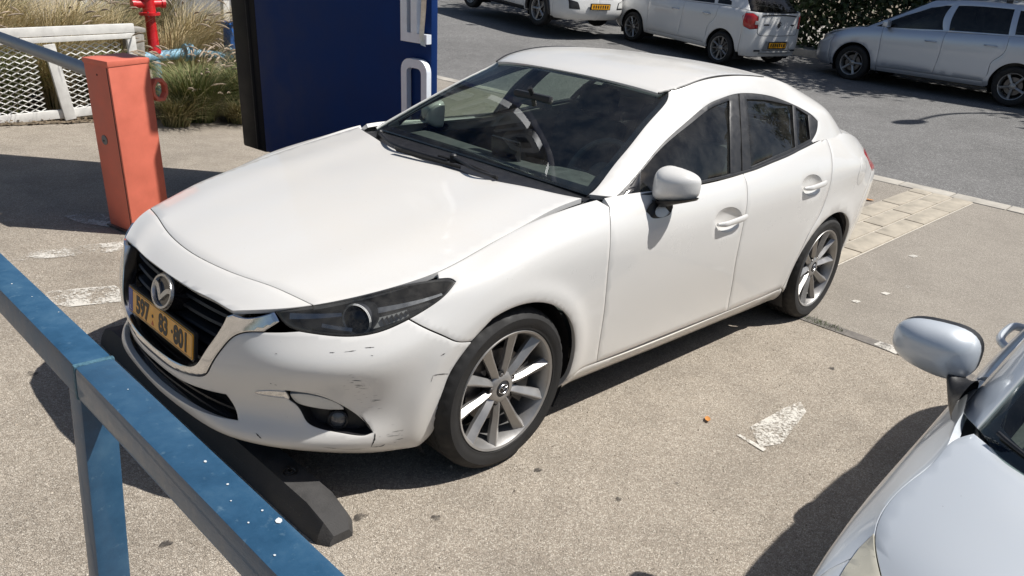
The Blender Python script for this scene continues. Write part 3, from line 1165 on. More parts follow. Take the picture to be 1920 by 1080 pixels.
    panel(RF, 'headliner', None, LINER, car, poly=[(0, 0.06)] + [(RL[0] * .95 * k / 12, 0.06) for k in range(1, 13)] + [(RL[0] * .95, .06 + (RL[1] - .1) * k / 24) for k in range(1, 25)] + [(RL[0] * .95 * (1 - k / 12), RL[1] - .04) for k in range(1, 13)], whole='front', step=.06, depth=0, off=-.03, gap=0, bev=.002)
    wsp = np.vstack([[(0, 0)], [(wse[0][0] * k / 12, 0.0) for k in range(1, 12)], wse, [(wse[-1][0] * (1 - k / 12), GL[1]) for k in range(1, 13)]])
    # the pane: one even curve between the pillar edges
    EP, _ = GH.ev(np.array([(np.interp(v_, ve, ue) if 0 else np.interp(v_, wse[:, 1], wse[:, 0]), v_) for v_ in np.linspace(0, GL[1], 7)]), -.004)
    MP, _ = GH.ev(np.array([(0.0, v_) for v_ in np.linspace(0, GL[1], 7)]), -.004)
    MP = smooth_line([(.49, 0, .995), (.82, 0, 1.186), (1.138, 0, 1.371)], n=7)
    WSs = Surf(top_sheet([(e[0], -e[1], e[2]) for e in EP], [(q[0], q[2]) for q in MP], px_=2.0, pz=2.0), nu=160, nv=120, mir1=False)
    wl = WSs.L
    panel(WSs, 'windshield', None, WSGLASS, car, poly=[(0, 0)] + [(wl[0] * k / 12, 0) for k in range(1, 13)] + [(wl[0], wl[1] * k / 16) for k in range(1, 17)] + [(wl[0] * (1 - k / 12), wl[1]) for k in range(1, 13)], whole='front', step=.03, depth=0, gap=.001, bev=.001)
    # black ceramic border of the windscreen
    inner = np.stack([wsp[:, 0], wsp[:, 1]], 1)
    ue = wse[:, 0]
    ve = wse[:, 1]
    rim_out = wsp
    inn = np.vstack([[(0, .055)], [((np.interp(.055, ve, ue) - .035) * k / 12, .055 - .0 * k) for k in range(1, 12)],
                     [(np.interp(v_, ve, ue) - .032, v_) for v_ in np.linspace(.055, GL[1] - .03, 24)],
                     [((np.interp(GL[1] - .03, ve, ue) - .032) * (1 - k / 12), GL[1] - .03) for k in range(1, 13)]])
    bl = [(0, .05)] + [(wl[0] * .95 * k / 12, .05) for k in range(1, 13)] + [(wl[0] * (.95 + .005 * k / 16), .05 + (wl[1] - .075) * k / 16) for k in range(1, 17)] + [(wl[0] * .955 * (1 - k / 12), wl[1] - .025) for k in range(1, 13)]
    panel(WSs, 'windshield_border', None, GLOSSBLACK, car, poly=[(0, 0)] + [(wl[0] * k / 12, 0) for k in range(1, 13)] + [(wl[0], wl[1] * k / 16) for k in range(1, 17)] + [(wl[0] * (1 - k / 12), wl[1]) for k in range(1, 13)], holes=[np.array(bl)], whole='front', step=.03, depth=0, off=-.003, gap=.001, bev=.0005)
    rwp = np.vstack([[(GL[0], 0)], [(GL[0] + (ru0 - GL[0]) * k / 10, 0) for k in range(1, 11)], [(ru0 + (ru1 - ru0) * k / 10, GL[1] * k / 10) for k in range(1, 11)], [(ru1 + (GL[0] - ru1) * k / 10, GL[1]) for k in range(1, 11)]])
    panel(GH, 'rear_window', None, DARKGLASS, car, poly=dedupe(rwp), whole='rear', step=.05, depth=0, off=-.004, gap=.001, bev=.001)
    return car, L, H, GH, RF, dict(WS=WSs, hl=[hl_top, hl_rear, hl_low], intake=intake, fog=fog, wse=wse, dl=dl)


car, L, H, GH, RF, OUT = build_white_car()
# ---------------------------------------------------------------- wheels
def make_wheel(parent, loc, side, R=.325, rim=.238, width=.215, spokes=10, dark=False, kind='twin', detail=True, name='wheel', turn=0.0):
    """rim (the wheel itself) with tyre, spokes, hub cap, nuts and brake disc as its pieces; axle along y, outer face towards side*y"""
    ow = width / 2
    M = Matrix(((1, 0, 0), (0, 0, side), (0, 1, 0))).to_4x4()      # local z -> side*y
    if side < 0:
        M = Matrix(((1, 0, 0), (0, 0, -1), (0, 1, 0))).to_4x4()
    Mt = Matrix.Translation(Vector(loc)) @ M @ Matrix.Rotation(turn, 4, 'Z')
    n = 64 if detail else 36
    rb = MB().lathe([(rim, ow - .012), (rim - .003, ow - .006), (rim - .012, ow - .010), (rim - .018, ow - .022), (rim - .026, ow - .06), (rim - .034, -ow + .05), (rim - .012, -ow + .01), (rim, -ow + .01)], n, Mt)
    w = rb.build(name, ALLOY if not dark else ALLOYDARK, parent)
    # tyre
    prof = [(rim - .004, -ow + .012), (rim + .02, -ow + .004), ((rim + R) / 2, -ow), (R - .022, -ow + .008), (R - .006, -ow + .024), (R, -ow + .042)]
    if detail:
        for gz in (-.045, 0.0, .045):
            prof += [(R, gz - .006), (R - .007, gz - .004), (R - .007, gz + .004), (R, gz + .006)]
    prof += [(R, ow - .042), (R - .005, ow - .026), (R - .013, ow - .014), (R - .022, ow - .008), (R - .026, ow - .004), ((rim + R) / 2 + .008, ow), ((rim + R) / 2 - .006, ow - .001), (rim + .018, ow - .003), (rim + .014, ow - .0055), (rim + .004, ow - .006), (rim - .002, ow - .014)]
    nt = 180 if detail else 40
    V, F = [], []
    for r, h in prof:
        for k in range(nt):
            a = 2 * math.pi * k / nt
            rr = r
            if detail and r > R - .016 and abs(h) > .05 and k % 4 == 0:
                rr = r - .0032
            V.append(tuple(Mt @ Vector((rr * math.cos(a), rr * math.sin(a), h))))
    for i in range(len(prof) - 1):
        F += [(i * nt + k, i * nt + (k + 1) % nt, (i + 1) * nt + (k + 1) % nt, (i + 1) * nt + k) for k in range(nt)]
    mesh_obj('tyre', V, F, RUBBER, w, angle=30)
    # dark inside
    MB().lathe([(.001, -ow + .03), (rim - .03, -ow + .03)], 32, Mt).build('inner_rim', DARK, w)
    MB().lathe([(.07, .0), (R * .45, .0), (R * .45, .022), (.07, .022)], 40, Mt).build('brake_disc', STEEL, w)
    if detail:
        ca = [(r * math.cos(a), r * math.sin(a)) for r in (.10,) for a in np.linspace(-.55, .55, 8)] + [(.165 * math.cos(a), .165 * math.sin(a)) for a in np.linspace(.55, -.55, 8)]
        MB().prism(ca, -.01, .048, Mt).build('brake_caliper', ALLOYDARK, w)
    # spokes
    hub_h = ow - .040
    r_out = rim - .014
    for s in range(spokes):
        if kind == 'twin':
            pair, half = divmod(s, 2)
            a_in = math.radians(pair * 72 + (-15 if half == 0 else 15))
            a_out = math.radians(pair * 72 + (-15.5 if half == 0 else 19.5))
        else:
            a_in = a_out = 2 * math.pi * s / spokes
        rows = []
        rs = (.040, .075, .115, .165, r_out) if kind == 'twin' else (.03, .06, .10, .15, r_out)
        hw = (.018, .0170, .0178, .0205, .0255) if kind == 'twin' else ((.030, .024, .021, .022, .028) if spokes <= 6 else (.014, .012, .012, .013, .016))
        sc = rim / .238
        hh = (hub_h - .004, hub_h + .006, hub_h + .012, hub_h + .016, ow - .014)
        for k, r in enumerate(rs):
            t = k / 4
            a = a_in + (a_out - a_in) * t
            h0 = hw[k] * sc
            rr = r * (sc if k < 4 else 1)
            ridge = .28 if (s % 2) else -.28
            e = Vector((math.cos(a), math.sin(a), 0))
            tn = Vector((-math.sin(a), math.cos(a), 0))
            c = e * rr
            dz = .016 + .004 * t
            rows.append([c + tn * h0 * .92 + Vector((0, 0, hh[k] - .034)), c + tn * h0 + Vector((0, 0, hh[k] - dz)), c + tn * h0 * (ridge + .10) + Vector((0, 0, hh[k])), c + tn * h0 * (ridge - .10) + Vector((0, 0, hh[k])), c - tn * h0 + Vector((0, 0, hh[k] - dz)), c - tn * h0 * .92 + Vector((0, 0, hh[k] - .034))])
        V = [tuple(Mt @ q) for r_ in rows for q in r_]
        F = []
        for k in range(4):
            F += [(k * 6 + q, k * 6 + (q + 1) % 6, (k + 1) * 6 + (q + 1) % 6, (k + 1) * 6 + q) for q in range(6)]
        F += [tuple(range(6))[::-1], tuple(range(24, 30))]
        mesh_obj('spoke', V, F, ALLOY, w, angle=28)
    hr = .052 if kind == 'twin' else .045
    MB().lathe([(hr + .014, hub_h - .03), (hr + .012, hub_h - .008), (hr, hub_h + .002), (.034, hub_h + .004), (.033, hub_h - .006), (.001, hub_h - .006)], 40, Mt).build('hub', ALLOY, w)
    MB().lathe([(.030, hub_h - .006), (.030, hub_h + .003), (.026, hub_h + .006), (.001, hub_h + .007)], 32, Mt).build('hub_cap', TRIM if detail else ALLOY, w)
    if detail:
        MB().tube([Mt @ Vector((.022 * math.cos(a), .018 * math.sin(a), hub_h + .007)) for a in np.linspace(0, 2 * math.pi, 25)[:-1]], .0022, 6, closed=True).build('cap_emblem', SATIN, w)
        MB().tube([Mt @ Vector(q) for q in ((-.017, .008, hub_h + .0075), (-.006, .004, hub_h + .0075), (0, -.004, hub_h + .0075), (.006, .004, hub_h + .0075), (.017, .008, hub_h + .0075))], .002, 6).build('cap_emblem', SATIN, w)
    for k in range(5):
        a = math.radians(72 * k + 36) if kind == 'twin' else 2 * math.pi * (k + .5) / 5
        rr = .057
        Mn = Mt @ Matrix.Translation((rr * math.cos(a), rr * math.sin(a), 0))
        MB().lathe([(.0145, hub_h - .03), (.0145, hub_h - .0005)], 16, Mn).build('nut_well', DARK, w)
        MB().lathe([(.0095, hub_h - .03), (.0095, hub_h - .002), (.007, hub_h + .001), (.001, hub_h + .001)], 6, Mn).build('lug_nut', STEEL, w, smooth=False)
    return w


for (x_, sd) in ((0, -1), (2.7, -1), (0, 1), (2.7, 1)):
    make_wheel(car, (x_ if x_ else .004, sd * .776, .325), sd, rim=.245, turn=math.radians(-8 if x_ == 0 else 20))
    # wheel-arch liner
    lm = MB()
    cx = .012 if x_ == 0 else 2.70
    arc = [(cx + .382 * math.cos(a), .325 + .366 * math.sin(a)) for a in np.linspace(math.radians(212), math.radians(-32), 26)]
    V, F = [], []
    for (ax_, az_) in arc:
        V += [(ax_, sd * .862 if x_ == 0 else sd * .865, az_), (ax_, sd * .50, az_)]
    F = [(2 * k, 2 * k + 2, 2 * k + 3, 2 * k + 1) for k in range(25)]
    b0 = len(V)
    V += [(cx, sd * .50, .325)]
    F += [(2 * k + 1, 2 * k + 3, b0) for k in range(25)]
    # keep the liner inside the panels
    V = [(v[0], math.copysign(min(abs(v[1]), (.79 if v[0] < -.25 else .835) if x_ == 0 else .845), v[1]), v[2]) for v in V]
    mesh_obj('wheel_arch_liner', V, F, TRIM, car)
MB().bbox((1.35, 0, .235), (3.1, 1.50, .10), .03).bbox((-.45, 0, .25), (.55, .95, .08), .03).bbox((3.25, 0, .33), (.45, 1.1, .10), .03).build('underbody', DARK, car)

# ---------------------------------------------------------------- front end
lv = L


def front_pt(w, z, off=0.0):
    """point on the front of the body at half-width w (sign kept) and height z"""
    uv = lv.uv(('f', max(abs(w), .0005), z))
    P, N = lv.ev(np.array([uv]), off)
    p, n = P[0].copy(), N[0].copy()
    if w > 0:
        p[1] *= -1
        n[1] *= -1
    return p, n


# chrome surround
inner_g = [(.0, .408), (.12, .411), (.2, .418), (.262, .434), (.30, .462), (.335, .52), (.368, .58), (.392, .628), (.402, .655)]
outer_g = [(.0005, .374), (.12, .376), (.22, .390), (.29, .407), (.335, .434), (.372, .492), (.408, .557), (.44, .600), (.48, .624), (.53, .636)]
wing_in = [L.uv(('p', 524.5, 603)), L.uv(('p', 514, 585))]
wing_top = [L.uv(('p', 514, 585)), L.uv(('f', .47, .668)), L.uv(('f', .425, .669))]
og = outline(L, [[('f', w, z) for w, z in outer_g]])
ig = outline(L, [[('f', max(w, .0005), z) for w, z in inner_g]])
cp = np.vstack([og, [L.uv(('p', 524.5, 603))], [L.uv(('p', 515.5, 586))], outline(L, [wing_top]), ig[::-1]])
grille = panel(L, 'grille', None, GLOSSBLACK, car, poly=dedupe(np.vstack([ig, [L.uv(('f', .405, .669)), L.uv(('f', .3, .668)), L.uv(('f', .0005, .666))]])), whole='front', step=.03, depth=0, off=-.095, gap=-.03, bev=.001)
panel(L, 'chrome_surround', None, CHROME, grille, poly=dedupe(cp), whole='front', step=.015, depth=.045, off=.005, gap=.001, bev=.006)
# grille side walls
for k, z in enumerate((.437, .476, .515, .554, .593, .630, .658)):
    wmax = np.interp(z, [q[1] for q in inner_g], [q[0] for q in inner_g]) - .004 if z > .41 else .2
    top_, P = [], []
    V = []
    ws = np.linspace(-wmax, wmax, 25)
    for w in ws:
        p, n = front_pt(w, z, -.052)
        V += [p + np.array([-.004, 0, -.003]), p + np.array([.0, 0, .006]), p + np.array([.030, 0, .011]), p + np.array([.030, 0, -.004])]
    F = []
    for i in range(len(ws) - 1):
        F += [(i * 4 + q, i * 4 + (q + 1) % 4, (i + 1) * 4 + (q + 1) % 4, (i + 1) * 4 + q) for q in range(4)]
    mesh_obj('grille_slat', V, F, TRIM, grille, angle=50)
# emblem
p0, n0 = front_pt(0, .612, -.008)
ex = Vector((0, -1, 0))                                  # viewer's right
ez = Vector((0, 0, 1)) - Vector(n0) * float(n0[2])
ez.normalize()
EM = Matrix((ex, ez, Vector(n0))).transposed().to_4x4()
EM.translation = Vector(p0)
MB().prism([(.078 * math.cos(a), .068 * math.sin(a)) for a in np.linspace(0, 2 * math.pi, 41)[:-1]], -.06, .0, EM).build('emblem_base', GLOSSBLACK, grille)
em = MB()
N_ = 48
V, F = [], []
for k in range(N_):
    a = 2 * math.pi * k / N_
    for (sx_, sy_, h) in ((.076, .062, .0), (.074, .060, .010), (.066, .052, .010), (.063, .049, .0)):
        V.append(tuple(EM @ Vector((sx_ * math.cos(a), sy_ * math.sin(a), h))))
F = [(k * 4 + q, k * 4 + (q + 1) % 4, ((k + 1) % N_) * 4 + (q + 1) % 4, ((k + 1) % N_) * 4 + q) for k in range(N_) for q in range(4)]
embl = mesh_obj('emblem', V, F, SATIN, grille, angle=40)
wing = [(-.070, .022), (-.048, .024), (-.030, .018), (-.012, .003), (0, -.012), (.012, .003), (.030, .018), (.048, .024), (.070, .022), (.066, .010), (.044, .006), (.026, -.010), (.010, -.026), (0, -.034), (-.010, -.026), (-.026, -.010), (-.044, .006), (-.066, .010)]
MB().prism(wing, .001, .009, EM).build('emblem', SATIN, grille, angle=30)
# licence plate
PX_, PZ_, PT_ = -.903, .500, .06
pn = Vector((-1, 0, PT_)).normalized()
pz = Vector((PT_, 0, 1)).normalized()
PM = Matrix((ex, pz, pn)).transposed().to_4x4()
PM.translation = Vector((PX_, 0, PZ_))


def rounded(w, h, r, n=5):
    o = []
    for cx, cy, a0 in ((w / 2 - r, h / 2 - r, 0), (-w / 2 + r, h / 2 - r, 90), (-w / 2 + r, -h / 2 + r, 180), (w / 2 - r, -h / 2 + r, 270)):
        o += [(cx + r * math.cos(math.radians(a0 + 90 * k / n)), cy + r * math.sin(math.radians(a0 + 90 * k / n))) for k in range(n + 1)]
    return o


plate = MB().prism(rounded(.532, .106, .010), -.012, .001, PM).build('license_plate', PLATEK, car)
MB().prism(rounded(.520, .094, .008), .001, .004, PM).build('plate_face', PLATEY, plate)
Mb = PM @ Matrix.Translation((-.241, 0, 0))
MB().prism(rounded(.036, .090, .006), .004, .0047, Mb).build('plate_band', PLATEB, plate)
for d in range(2):
    pass
bord = MB()
for o_, i_ in ((rounded(.514, .088, .007), rounded(.509, .083, .006)),):
    n = len(o_)
    V = [tuple(PM @ Vector((a, b, .0044))) for a, b in o_] + [tuple(PM @ Vector((a, b, .0044))) for a, b in i_]
    mesh_obj('plate_border', V, [(k, (k + 1) % n, n + (k + 1) % n, n + k) for k in range(n)], PLATEK, plate)
text_mesh('597', 'plate_digits', .092, PM @ Matrix.Translation((-.138, -.004, .0046)), PLATEK, plate, .0004, .80, bold=.0042)
text_mesh('83', 'plate_digits', .092, PM @ Matrix.Translation((.035, -.004, .0046)), PLATEK, plate, .0004, .80, bold=.0042)
text_mesh('801', 'plate_digits', .092, PM @ Matrix.Translation((.172, -.004, .0046)), PLATEK, plate, .0004, .80, bold=.0042)
for dx in (-.052, .105):
    MB().prism([(dx + .007 * math.cos(a), .0 + .007 * math.sin(a)) for a in np.linspace(0, 2 * math.pi, 13)[:-1]], .0046, .005, PM).build('plate_dot', PLATEK, plate)
MB().prism([(-.062, -.034), (-.042, -.034), (-.052, -.016)], .0046, .005, PM).build('plate_sticker', mat('sticker_red', (.55, .10, .04), .5), plate)
text_mesh('IL', 'plate_letters', .022, PM @ Matrix.Translation((-.241, -.030, .0052)), mat('print_white', (.75, .75, .75), .5), plate, .0002, 1.0)
# lower intake: dark recess and mesh bars
MB().bbox((-.80, 0, .315), (.02, .84, .14), .004).build('intake_back', DARK, car)
for z in (.295, .32):
    V = []
    ws = np.linspace(-.42, .42, 21)
    for w in ws:
        p, n = front_pt(w, z, -.03)
        V += [p + np.array([0, 0, -.004]), p + np.array([0, 0, .004]), p + np.array([.02, 0, .004]), p + np.array([.02, 0, -.004])]
    F = []
    for i in range(20):
        F += [(i * 4 + q, i * 4 + (q + 1) % 4, (i + 1) * 4 + (q + 1) % 4, (i + 1) * 4 + q) for q in range(4)]
    mesh_obj('intake_bar', V, F, TRIM, car, angle=50)


def dished(S, poly, depth, name, material, parent, rim_off=-.003, levels=(0, .4, .75, 1.0), shrink=.12):
    """a pocket behind an opening: wall going in and a floor"""
    ring = dedupe(resample(poly, .012))
    cen = ring.mean(0)
    V, F = [], []
    n = len(ring)
    for q, lev in enumerate(levels):
        P, N = S.ev(cen + (ring - cen) * (1.0 + .02 - shrink * lev), rim_off - depth * lev)
        V += [tuple(t) for t in P]
    for q in range(len(levels) - 1):
        F += [(q * n + k, q * n + (k + 1) % n, (q + 1) * n + (k + 1) % n, (q + 1) * n + k) for k in range(n)]
    v2, f2 = panel_mesh(S, cen + (ring - cen) * (1.0 + .02 - shrink), step=.03, depth=0, off=rim_off - depth, gap=0, bev=.001)
    b0 = len(V)
    V += v2
    F += [tuple(q + b0 for q in g) for g in f2]
    return mesh_obj(name, V, F, material, parent, angle=50)


# fog lamp recess
fo = outline(L, OUT['fog'])
fr = dished(L, fo, .045, 'fog_lamp_recess', TRIM, car)
uvc = L.uv(('p', 633, 793))
P, N = L.ev(np.array([uvc]), -.040)
FM = Vector(N[0]).to_track_quat('Z', 'Y').to_matrix().to_4x4()
FM.translation = Vector(P[0])
MB().lathe([(.034, 0), (.034, .016), (.028, .020), (.025, .012)], 28, FM).build('fog_lamp_ring', TRIM, fr)
MB().lathe([(.0255, .010), (.015, .014), (.001, .0155)], 28, FM).build('fog_lamp_lens', mat('fog_lens', (.10, .10, .105), .08, coat=.8), fr)
ind = [px((541, 742), (560, 742), (600, 748), (640, 764), (645, 771)), px((645, 771), (615, 771), (575, 765), (553, 757), (541, 742))]
panel(L, 'indicator_lamp', ind, CLEARW, fr, both=False, step=.02, depth=.012, off=-.008, gap=.001, bev=.002)
cw = [px((480, 733), (510, 732), (537, 734)), px((537, 734), (543, 747)), px((543, 747), (515, 744), (480, 736), (480, 733))]
panel(L, 'fog_lamp_trim', cw, CHROME, fr, both=False, step=.02, depth=.006, off=.004, gap=.0005, bev=.002)
mirror_obj(fr, car)

# headlight
hlo = outline(L, OUT['hl'])
hb = dished(L, inset(hlo, .003), .075, 'headlight', BUCKET, car, shrink=.16)
panel(L, 'headlight_seal', None, TRIM, hb, both=False, poly=hlo, holes=[inset(hlo, .009)], step=.02, depth=.004, off=-.002, gap=.001, bev=.001)
panel(L, 'headlight_lens', None, LENS, hb, both=False, poly=hlo, step=.025, depth=0, off=-.001, gap=.002, bev=.003)


def lamp_frame(pxy, off):
    P, N = L.ev(np.array([L.uv(('p', *pxy))]), off)
    d = Vector((-1, -.42, .06)).normalized()
    Q = d.to_track_quat('Z', 'Y').to_matrix().to_4x4()
    Q.translation = Vector(P[0])
    return Q


LM_ = lamp_frame((681, 584), -.055) @ Matrix.Scale(1.22, 4)
MB().lathe([(.030, -.02), (.034, .012), (.037, .030), (.043, .034), (.045, .028), (.044, -.02)], 40, LM_).build('projector_ring', BUCKET, hb)
MB().lathe([(.034, .012), (.031, .026), (.022, .036), (.010, .041), (.0005, .042)], 36, LM_).build('projector_lens', mat('projector_glass', (.02, .022, .028), .04, coat=1.0), hb)
MB().lathe([(.0385, .0315), (.0415, .0355), (.0445, .0315)], 40, LM_).build('halo_ring', CLEARW, hb)


def strip(pa, pb, off, half, material, name, n=12):
    a, b = L.uv(('p', *pa)), L.uv(('p', *pb))
    uvs = np.array([a + (b - a) * t for t in np.linspace(0, 1, n)])
    P, N = L.ev(uvs, off)
    V, F = [], []
    for k in range(n):
        tg = P[min(k + 1, n - 1)] - P[max(k - 1, 0)]
        tg /= np.linalg.norm(tg)
        w = np.cross(N[k], tg)
        h = half if not hasattr(half, '__len__') else half[0] + (half[1] - half[0]) * k / (n - 1)
        V += [tuple(P[k] + w * h), tuple(P[k] - w * h), tuple(P[k] - w * h - N[k] * .02), tuple(P[k] + w * h - N[k] * .02)]
    for k in range(n - 1):
        F += [(k * 4 + q, k * 4 + (q + 1) % 4, (k + 1) * 4 + (q + 1) % 4, (k + 1) * 4 + q) for q in range(4)]
    F += [(3, 2, 1, 0), tuple(4 * (n - 1) + q for q in range(4))]
    return mesh_obj(name, V, F, material, hb, angle=50)


strip((700, 578), (832, 544), -.030, (.010, .004), SATIN, 'daytime_strip')
strip((538, 592), (640, 584), -.035, (.010, .006), CHROME, 'lamp_reflector')
strip((700, 604), (770, 584), -.040, (.016, .012), CLEARW, 'side_reflector')
for k in range(6):
    strip((718 + k * 9, 592 - k * 2.6), (726 + k * 9, 608 - k * 4.5), -.028, .0022, TRIM, 'reflector_rib', 4)
strip((600, 606), (660, 616), -.045, (.006, .006), SATIN, 'lower_reflector')
mirror_obj(hb, car)

# scuffs on the left front corner
SC = mat('scraped_plastic', (.035, .033, .032), .8)
SG = mat('grey_graze', (.36, .35, .34), .8, noise=.3, nscale=150)


def scuff(pts, wid, m_=SC):
    uvs = np.array([L.uv(('p', *q)) for q in pts])
    uvs = smooth_line(uvs, n=max(6, 4 * len(pts)))
    P, N = L.ev(uvs, .0008)
    V, F = [], []
    n = len(P)
    for k in range(n):
        tg = P[min(k + 1, n - 1)] - P[max(k - 1, 0)]
        tg /= np.linalg.norm(tg) + 1e-9
        w = np.cross(N[k], tg)
        h = wid * (.25 + .75 * random.random()) * math.sin(math.pi * (k + .4) / n)
        V += [tuple(P[k] + w * h), tuple(P[k] - w * h)]
    F = [(2 * k, 2 * k + 1, 2 * k + 3, 2 * k + 2) for k in range(n - 1)]
    mesh_obj('paint_scuff', V, F, m_, FB_)


FB_ = [o for o in children(car) if o.name.startswith('front_bumper')][0]
for pts, wd in ((((617, 661), (628, 661)), .0018), (((645, 660), (668, 657)), .0016), (((684, 652), (702, 651)), .0016), (((695, 666), (700, 667)), .0012), (((826, 667), (835, 662)), .0028), (((811, 704), (822, 702), (842, 701)), .0022), (((812, 704), (808, 716)), .0014),
                ((674, 778), (690, 797), (700, 812), (705, 818)) and (((674, 778), (690, 797), (700, 811)), .0030), (((703, 812), (702, 824), (696, 838)), .0050), (((694, 838), (716, 836), (722, 832)), .0022), (((606, 838), (660, 842), (692, 840)), .0016), (((660, 713), (678, 714)), .0014), (((664, 722), (684, 722)), .0012), (((672, 728), (690, 729)), .0012),
                (((516, 662), (520, 664)), .0016), (((506, 718), (510, 720)), .0016), (((515, 721), (519, 722)), .0016), (((694, 750), (716, 750)), .0010), (((735, 810), (757, 806)), .0012), (((726, 818), (750, 816)), .0012), (((740, 825), (756, 822)), .0012), (((560, 845), (600, 851)), .0014), (((480, 812), (490, 822)), .0030), (((700, 852), (740, 852)), .0016)):
    scuff(pts, wd)
for k in range(34):
    cx_, cy_ = ((672, 718), (740, 815), (662, 730), (690, 752))[k % 4]
    a, b = cx_ + random.gauss(0, 13), cy_ + random.gauss(0, 9)
    l_ = random.uniform(3, 11)
    scuff(((a, b), (a + l_, b - .12 * l_ + random.uniform(-1, 1))), random.uniform(.0005, .0011), SG)

# ---------------------------------------------------------------- cowl, wipers
HLv = H.L
e_ = [(H.L[0] * k / 14, H.L[1]) for k in range(15)]
P, N = H.ev(np.array(e_), -.012)
wsb = OUT['wse'][0][0]
Q, N2 = OUT['WS'].ev(np.array([(OUT['WS'].L[0] * k / 14, .035) for k in range(15)]), -.008)
V, F = [], []
for k in range(15):
    for t in (0, .33, .66, 1.0):
        q = P[k] * (1 - t) + Q[k] * t
        V.append(q + np.array([0, 0, -.022 * math.sin(math.pi * t)]))
for k in range(14):
    F += [(k * 4 + q, (k + 1) * 4 + q, (k + 1) * 4 + q + 1, k * 4 + q + 1) for q in range(3)]
n = len(V)
V += [np.array([q[0], -q[1], q[2]]) for q in V]
F += [tuple(n + q for q in f[::-1]) for f in F]
mesh_obj('cowl', V, F, TRIM, car, angle=60)


def ws_point(pxy, off):
    P, N = GH.ev(np.array([GH.uv(('p', *pxy))]), off)
    return Vector(P[0]), Vector(N[0])


def wiper(px_pts, blade_px):
    pts = [ws_point(q, o)[0] for q, o in px_pts]
    pts = [Vector(q) for q in smooth_line([p[:] for p in pts], n=18)]
    wa = MB().tube(pts, [.010 - .004 * k / 17 for k in range(18)], 8).build('wiper', TRIM, car)
    b = [Vector(q) for q in smooth_line([ws_point(q, .012)[0][:] for q in blade_px], n=14)]
    MB().tube(b, .006, 6).tube([q - ws_point(blade_px[0], 0)[1] * .009 for q in b], .004, 4).build('wiper_blade', RUBBER, wa)
    MB().lathe([(.016, -.02), (.016, .012), (.010, .018), (.001, .018)], 14, Matrix.Translation(pts[0])).build('wiper_pivot', TRIM, wa)


def ws_point(pxy, off):
    return Vector(at(pxy[0], pxy[1], 'z', .985 + off * .6)), Vector((-.45, 0, .89))


wiper([((712, 250), .0), ((724, 262), .02), ((745, 274), .02), ((790, 288), .014), ((838, 301), .010)], [(742, 279), (790, 293), (840, 306), (862, 312)])
wiper([((850, 296), .03), ((868, 305), .035), ((890, 318), .03), ((912, 326), .02), ((930, 331), .012)], [(822, 292), (860, 303), (900, 318), (932, 333)])

# ---------------------------------------------------------------- door mirror
MC = at(1265, 350, 'y', -.912)


def mirror_shell():
    V, F = [], []
    nu_, nv_ = 36, 18
    for i in range(nv_ + 1):
        th = math.pi * i / nv_ * .5                     # 0 front tip .. rim
        for k in range(nu_):
            a = 2 * math.pi * k / nu_
            ca, sa = math.cos(a), math.sin(a)
            e = .52
            yy = math.copysign(abs(ca) ** e, ca) * math.sin(th) ** .75
            zz = math.copysign(abs(sa) ** e, sa) * math.sin(th) ** .75
            xx = -math.cos(th) ** .9
            w = .092
            # outline: lower edge rises outboard, top droops a little outboard
            out = (yy + 1) / 2                          # 0 inboard, 1 outboard
            top, bot = .078 - .018 * out ** 2, -.085 + .045 * out ** 1.4
            mid = (top + bot) / 2
            z = mid + zz * (top - bot) / 2
            x = .02 + xx * (.105 - .035 * out ** 2) + .030 * out
            V.append((MC[0] + x, MC[1] - yy * w, MC[2] + z))
    for i in range(nv_):
        F += [(i * nu_ + k, i * nu_ + (k + 1) % nu_, (i + 1) * nu_ + (k + 1) % nu_, (i + 1) * nu_ + k) for k in range(nu_)]
    return V, F, nu_, nv_


V, F, nu_, nv_ = mirror_shell()
ring = V[nv_ * nu_:]
b0 = len(V)
cen = np.mean(ring, 0)
V2 = [tuple(cen + (np.array(q) - cen) * .88 + np.array([-.008, 0, 0])) for q in ring]
mir = mesh_obj('side_mirror', V + V2, F + [((nv_) * nu_ + k, nv_ * nu_ + (k + 1) % nu_, b0 + (k + 1) % nu_, b0 + k) for k in range(nu_)], WHITE, car, angle=50)
mesh_obj('mirror_glass', [tuple(np.array(q) + np.array([.001, 0, 0])) for q in V2], [tuple(range(nu_))], mat('mirror_silvering', (.7, .72, .74), .03, metal=1.0), mir)
# black lower shell and stalk
lowv = []
for q in V[nu_ * 2:]:
    lowv.append(q)
mb = MB()
for s_, (dz, sc_) in enumerate(((.0, 1.0),)):
    pass
sh = []
for i, (t, wy, wx) in enumerate(((0, .100, .090), (.4, .094, .084), (.8, .070, .066), (1.0, .045, .05))):
    for k in range(20):
        a = 2 * math.pi * k / 20
        yv = wy * math.cos(a)
        out = .5 + .5 * math.cos(a)
        sh.append((MC[0] + .012 + wx * math.sin(a) * .9 + .02 * out, MC[1] + .006 - yv, MC[2] - .072 + .040 * out ** 1.4 - .026 * t))
Fm = [(i * 20 + k, i * 20 + (k + 1) % 20, (i + 1) * 20 + (k + 1) % 20, (i + 1) * 20 + k) for i in range(3) for k in range(20)] + [tuple(range(60, 80))]
mesh_obj('mirror_underside', sh, Fm, TRIM, mir, angle=50)
st0 = np.array(MC) + np.array([.00, .030, -.105])
dp, dn = L.ev(np.array([L.uv(('p', 1232, 402))]), .0)
st1 = dp[0] - dn[0] * .01
mbv, mbf = [], []
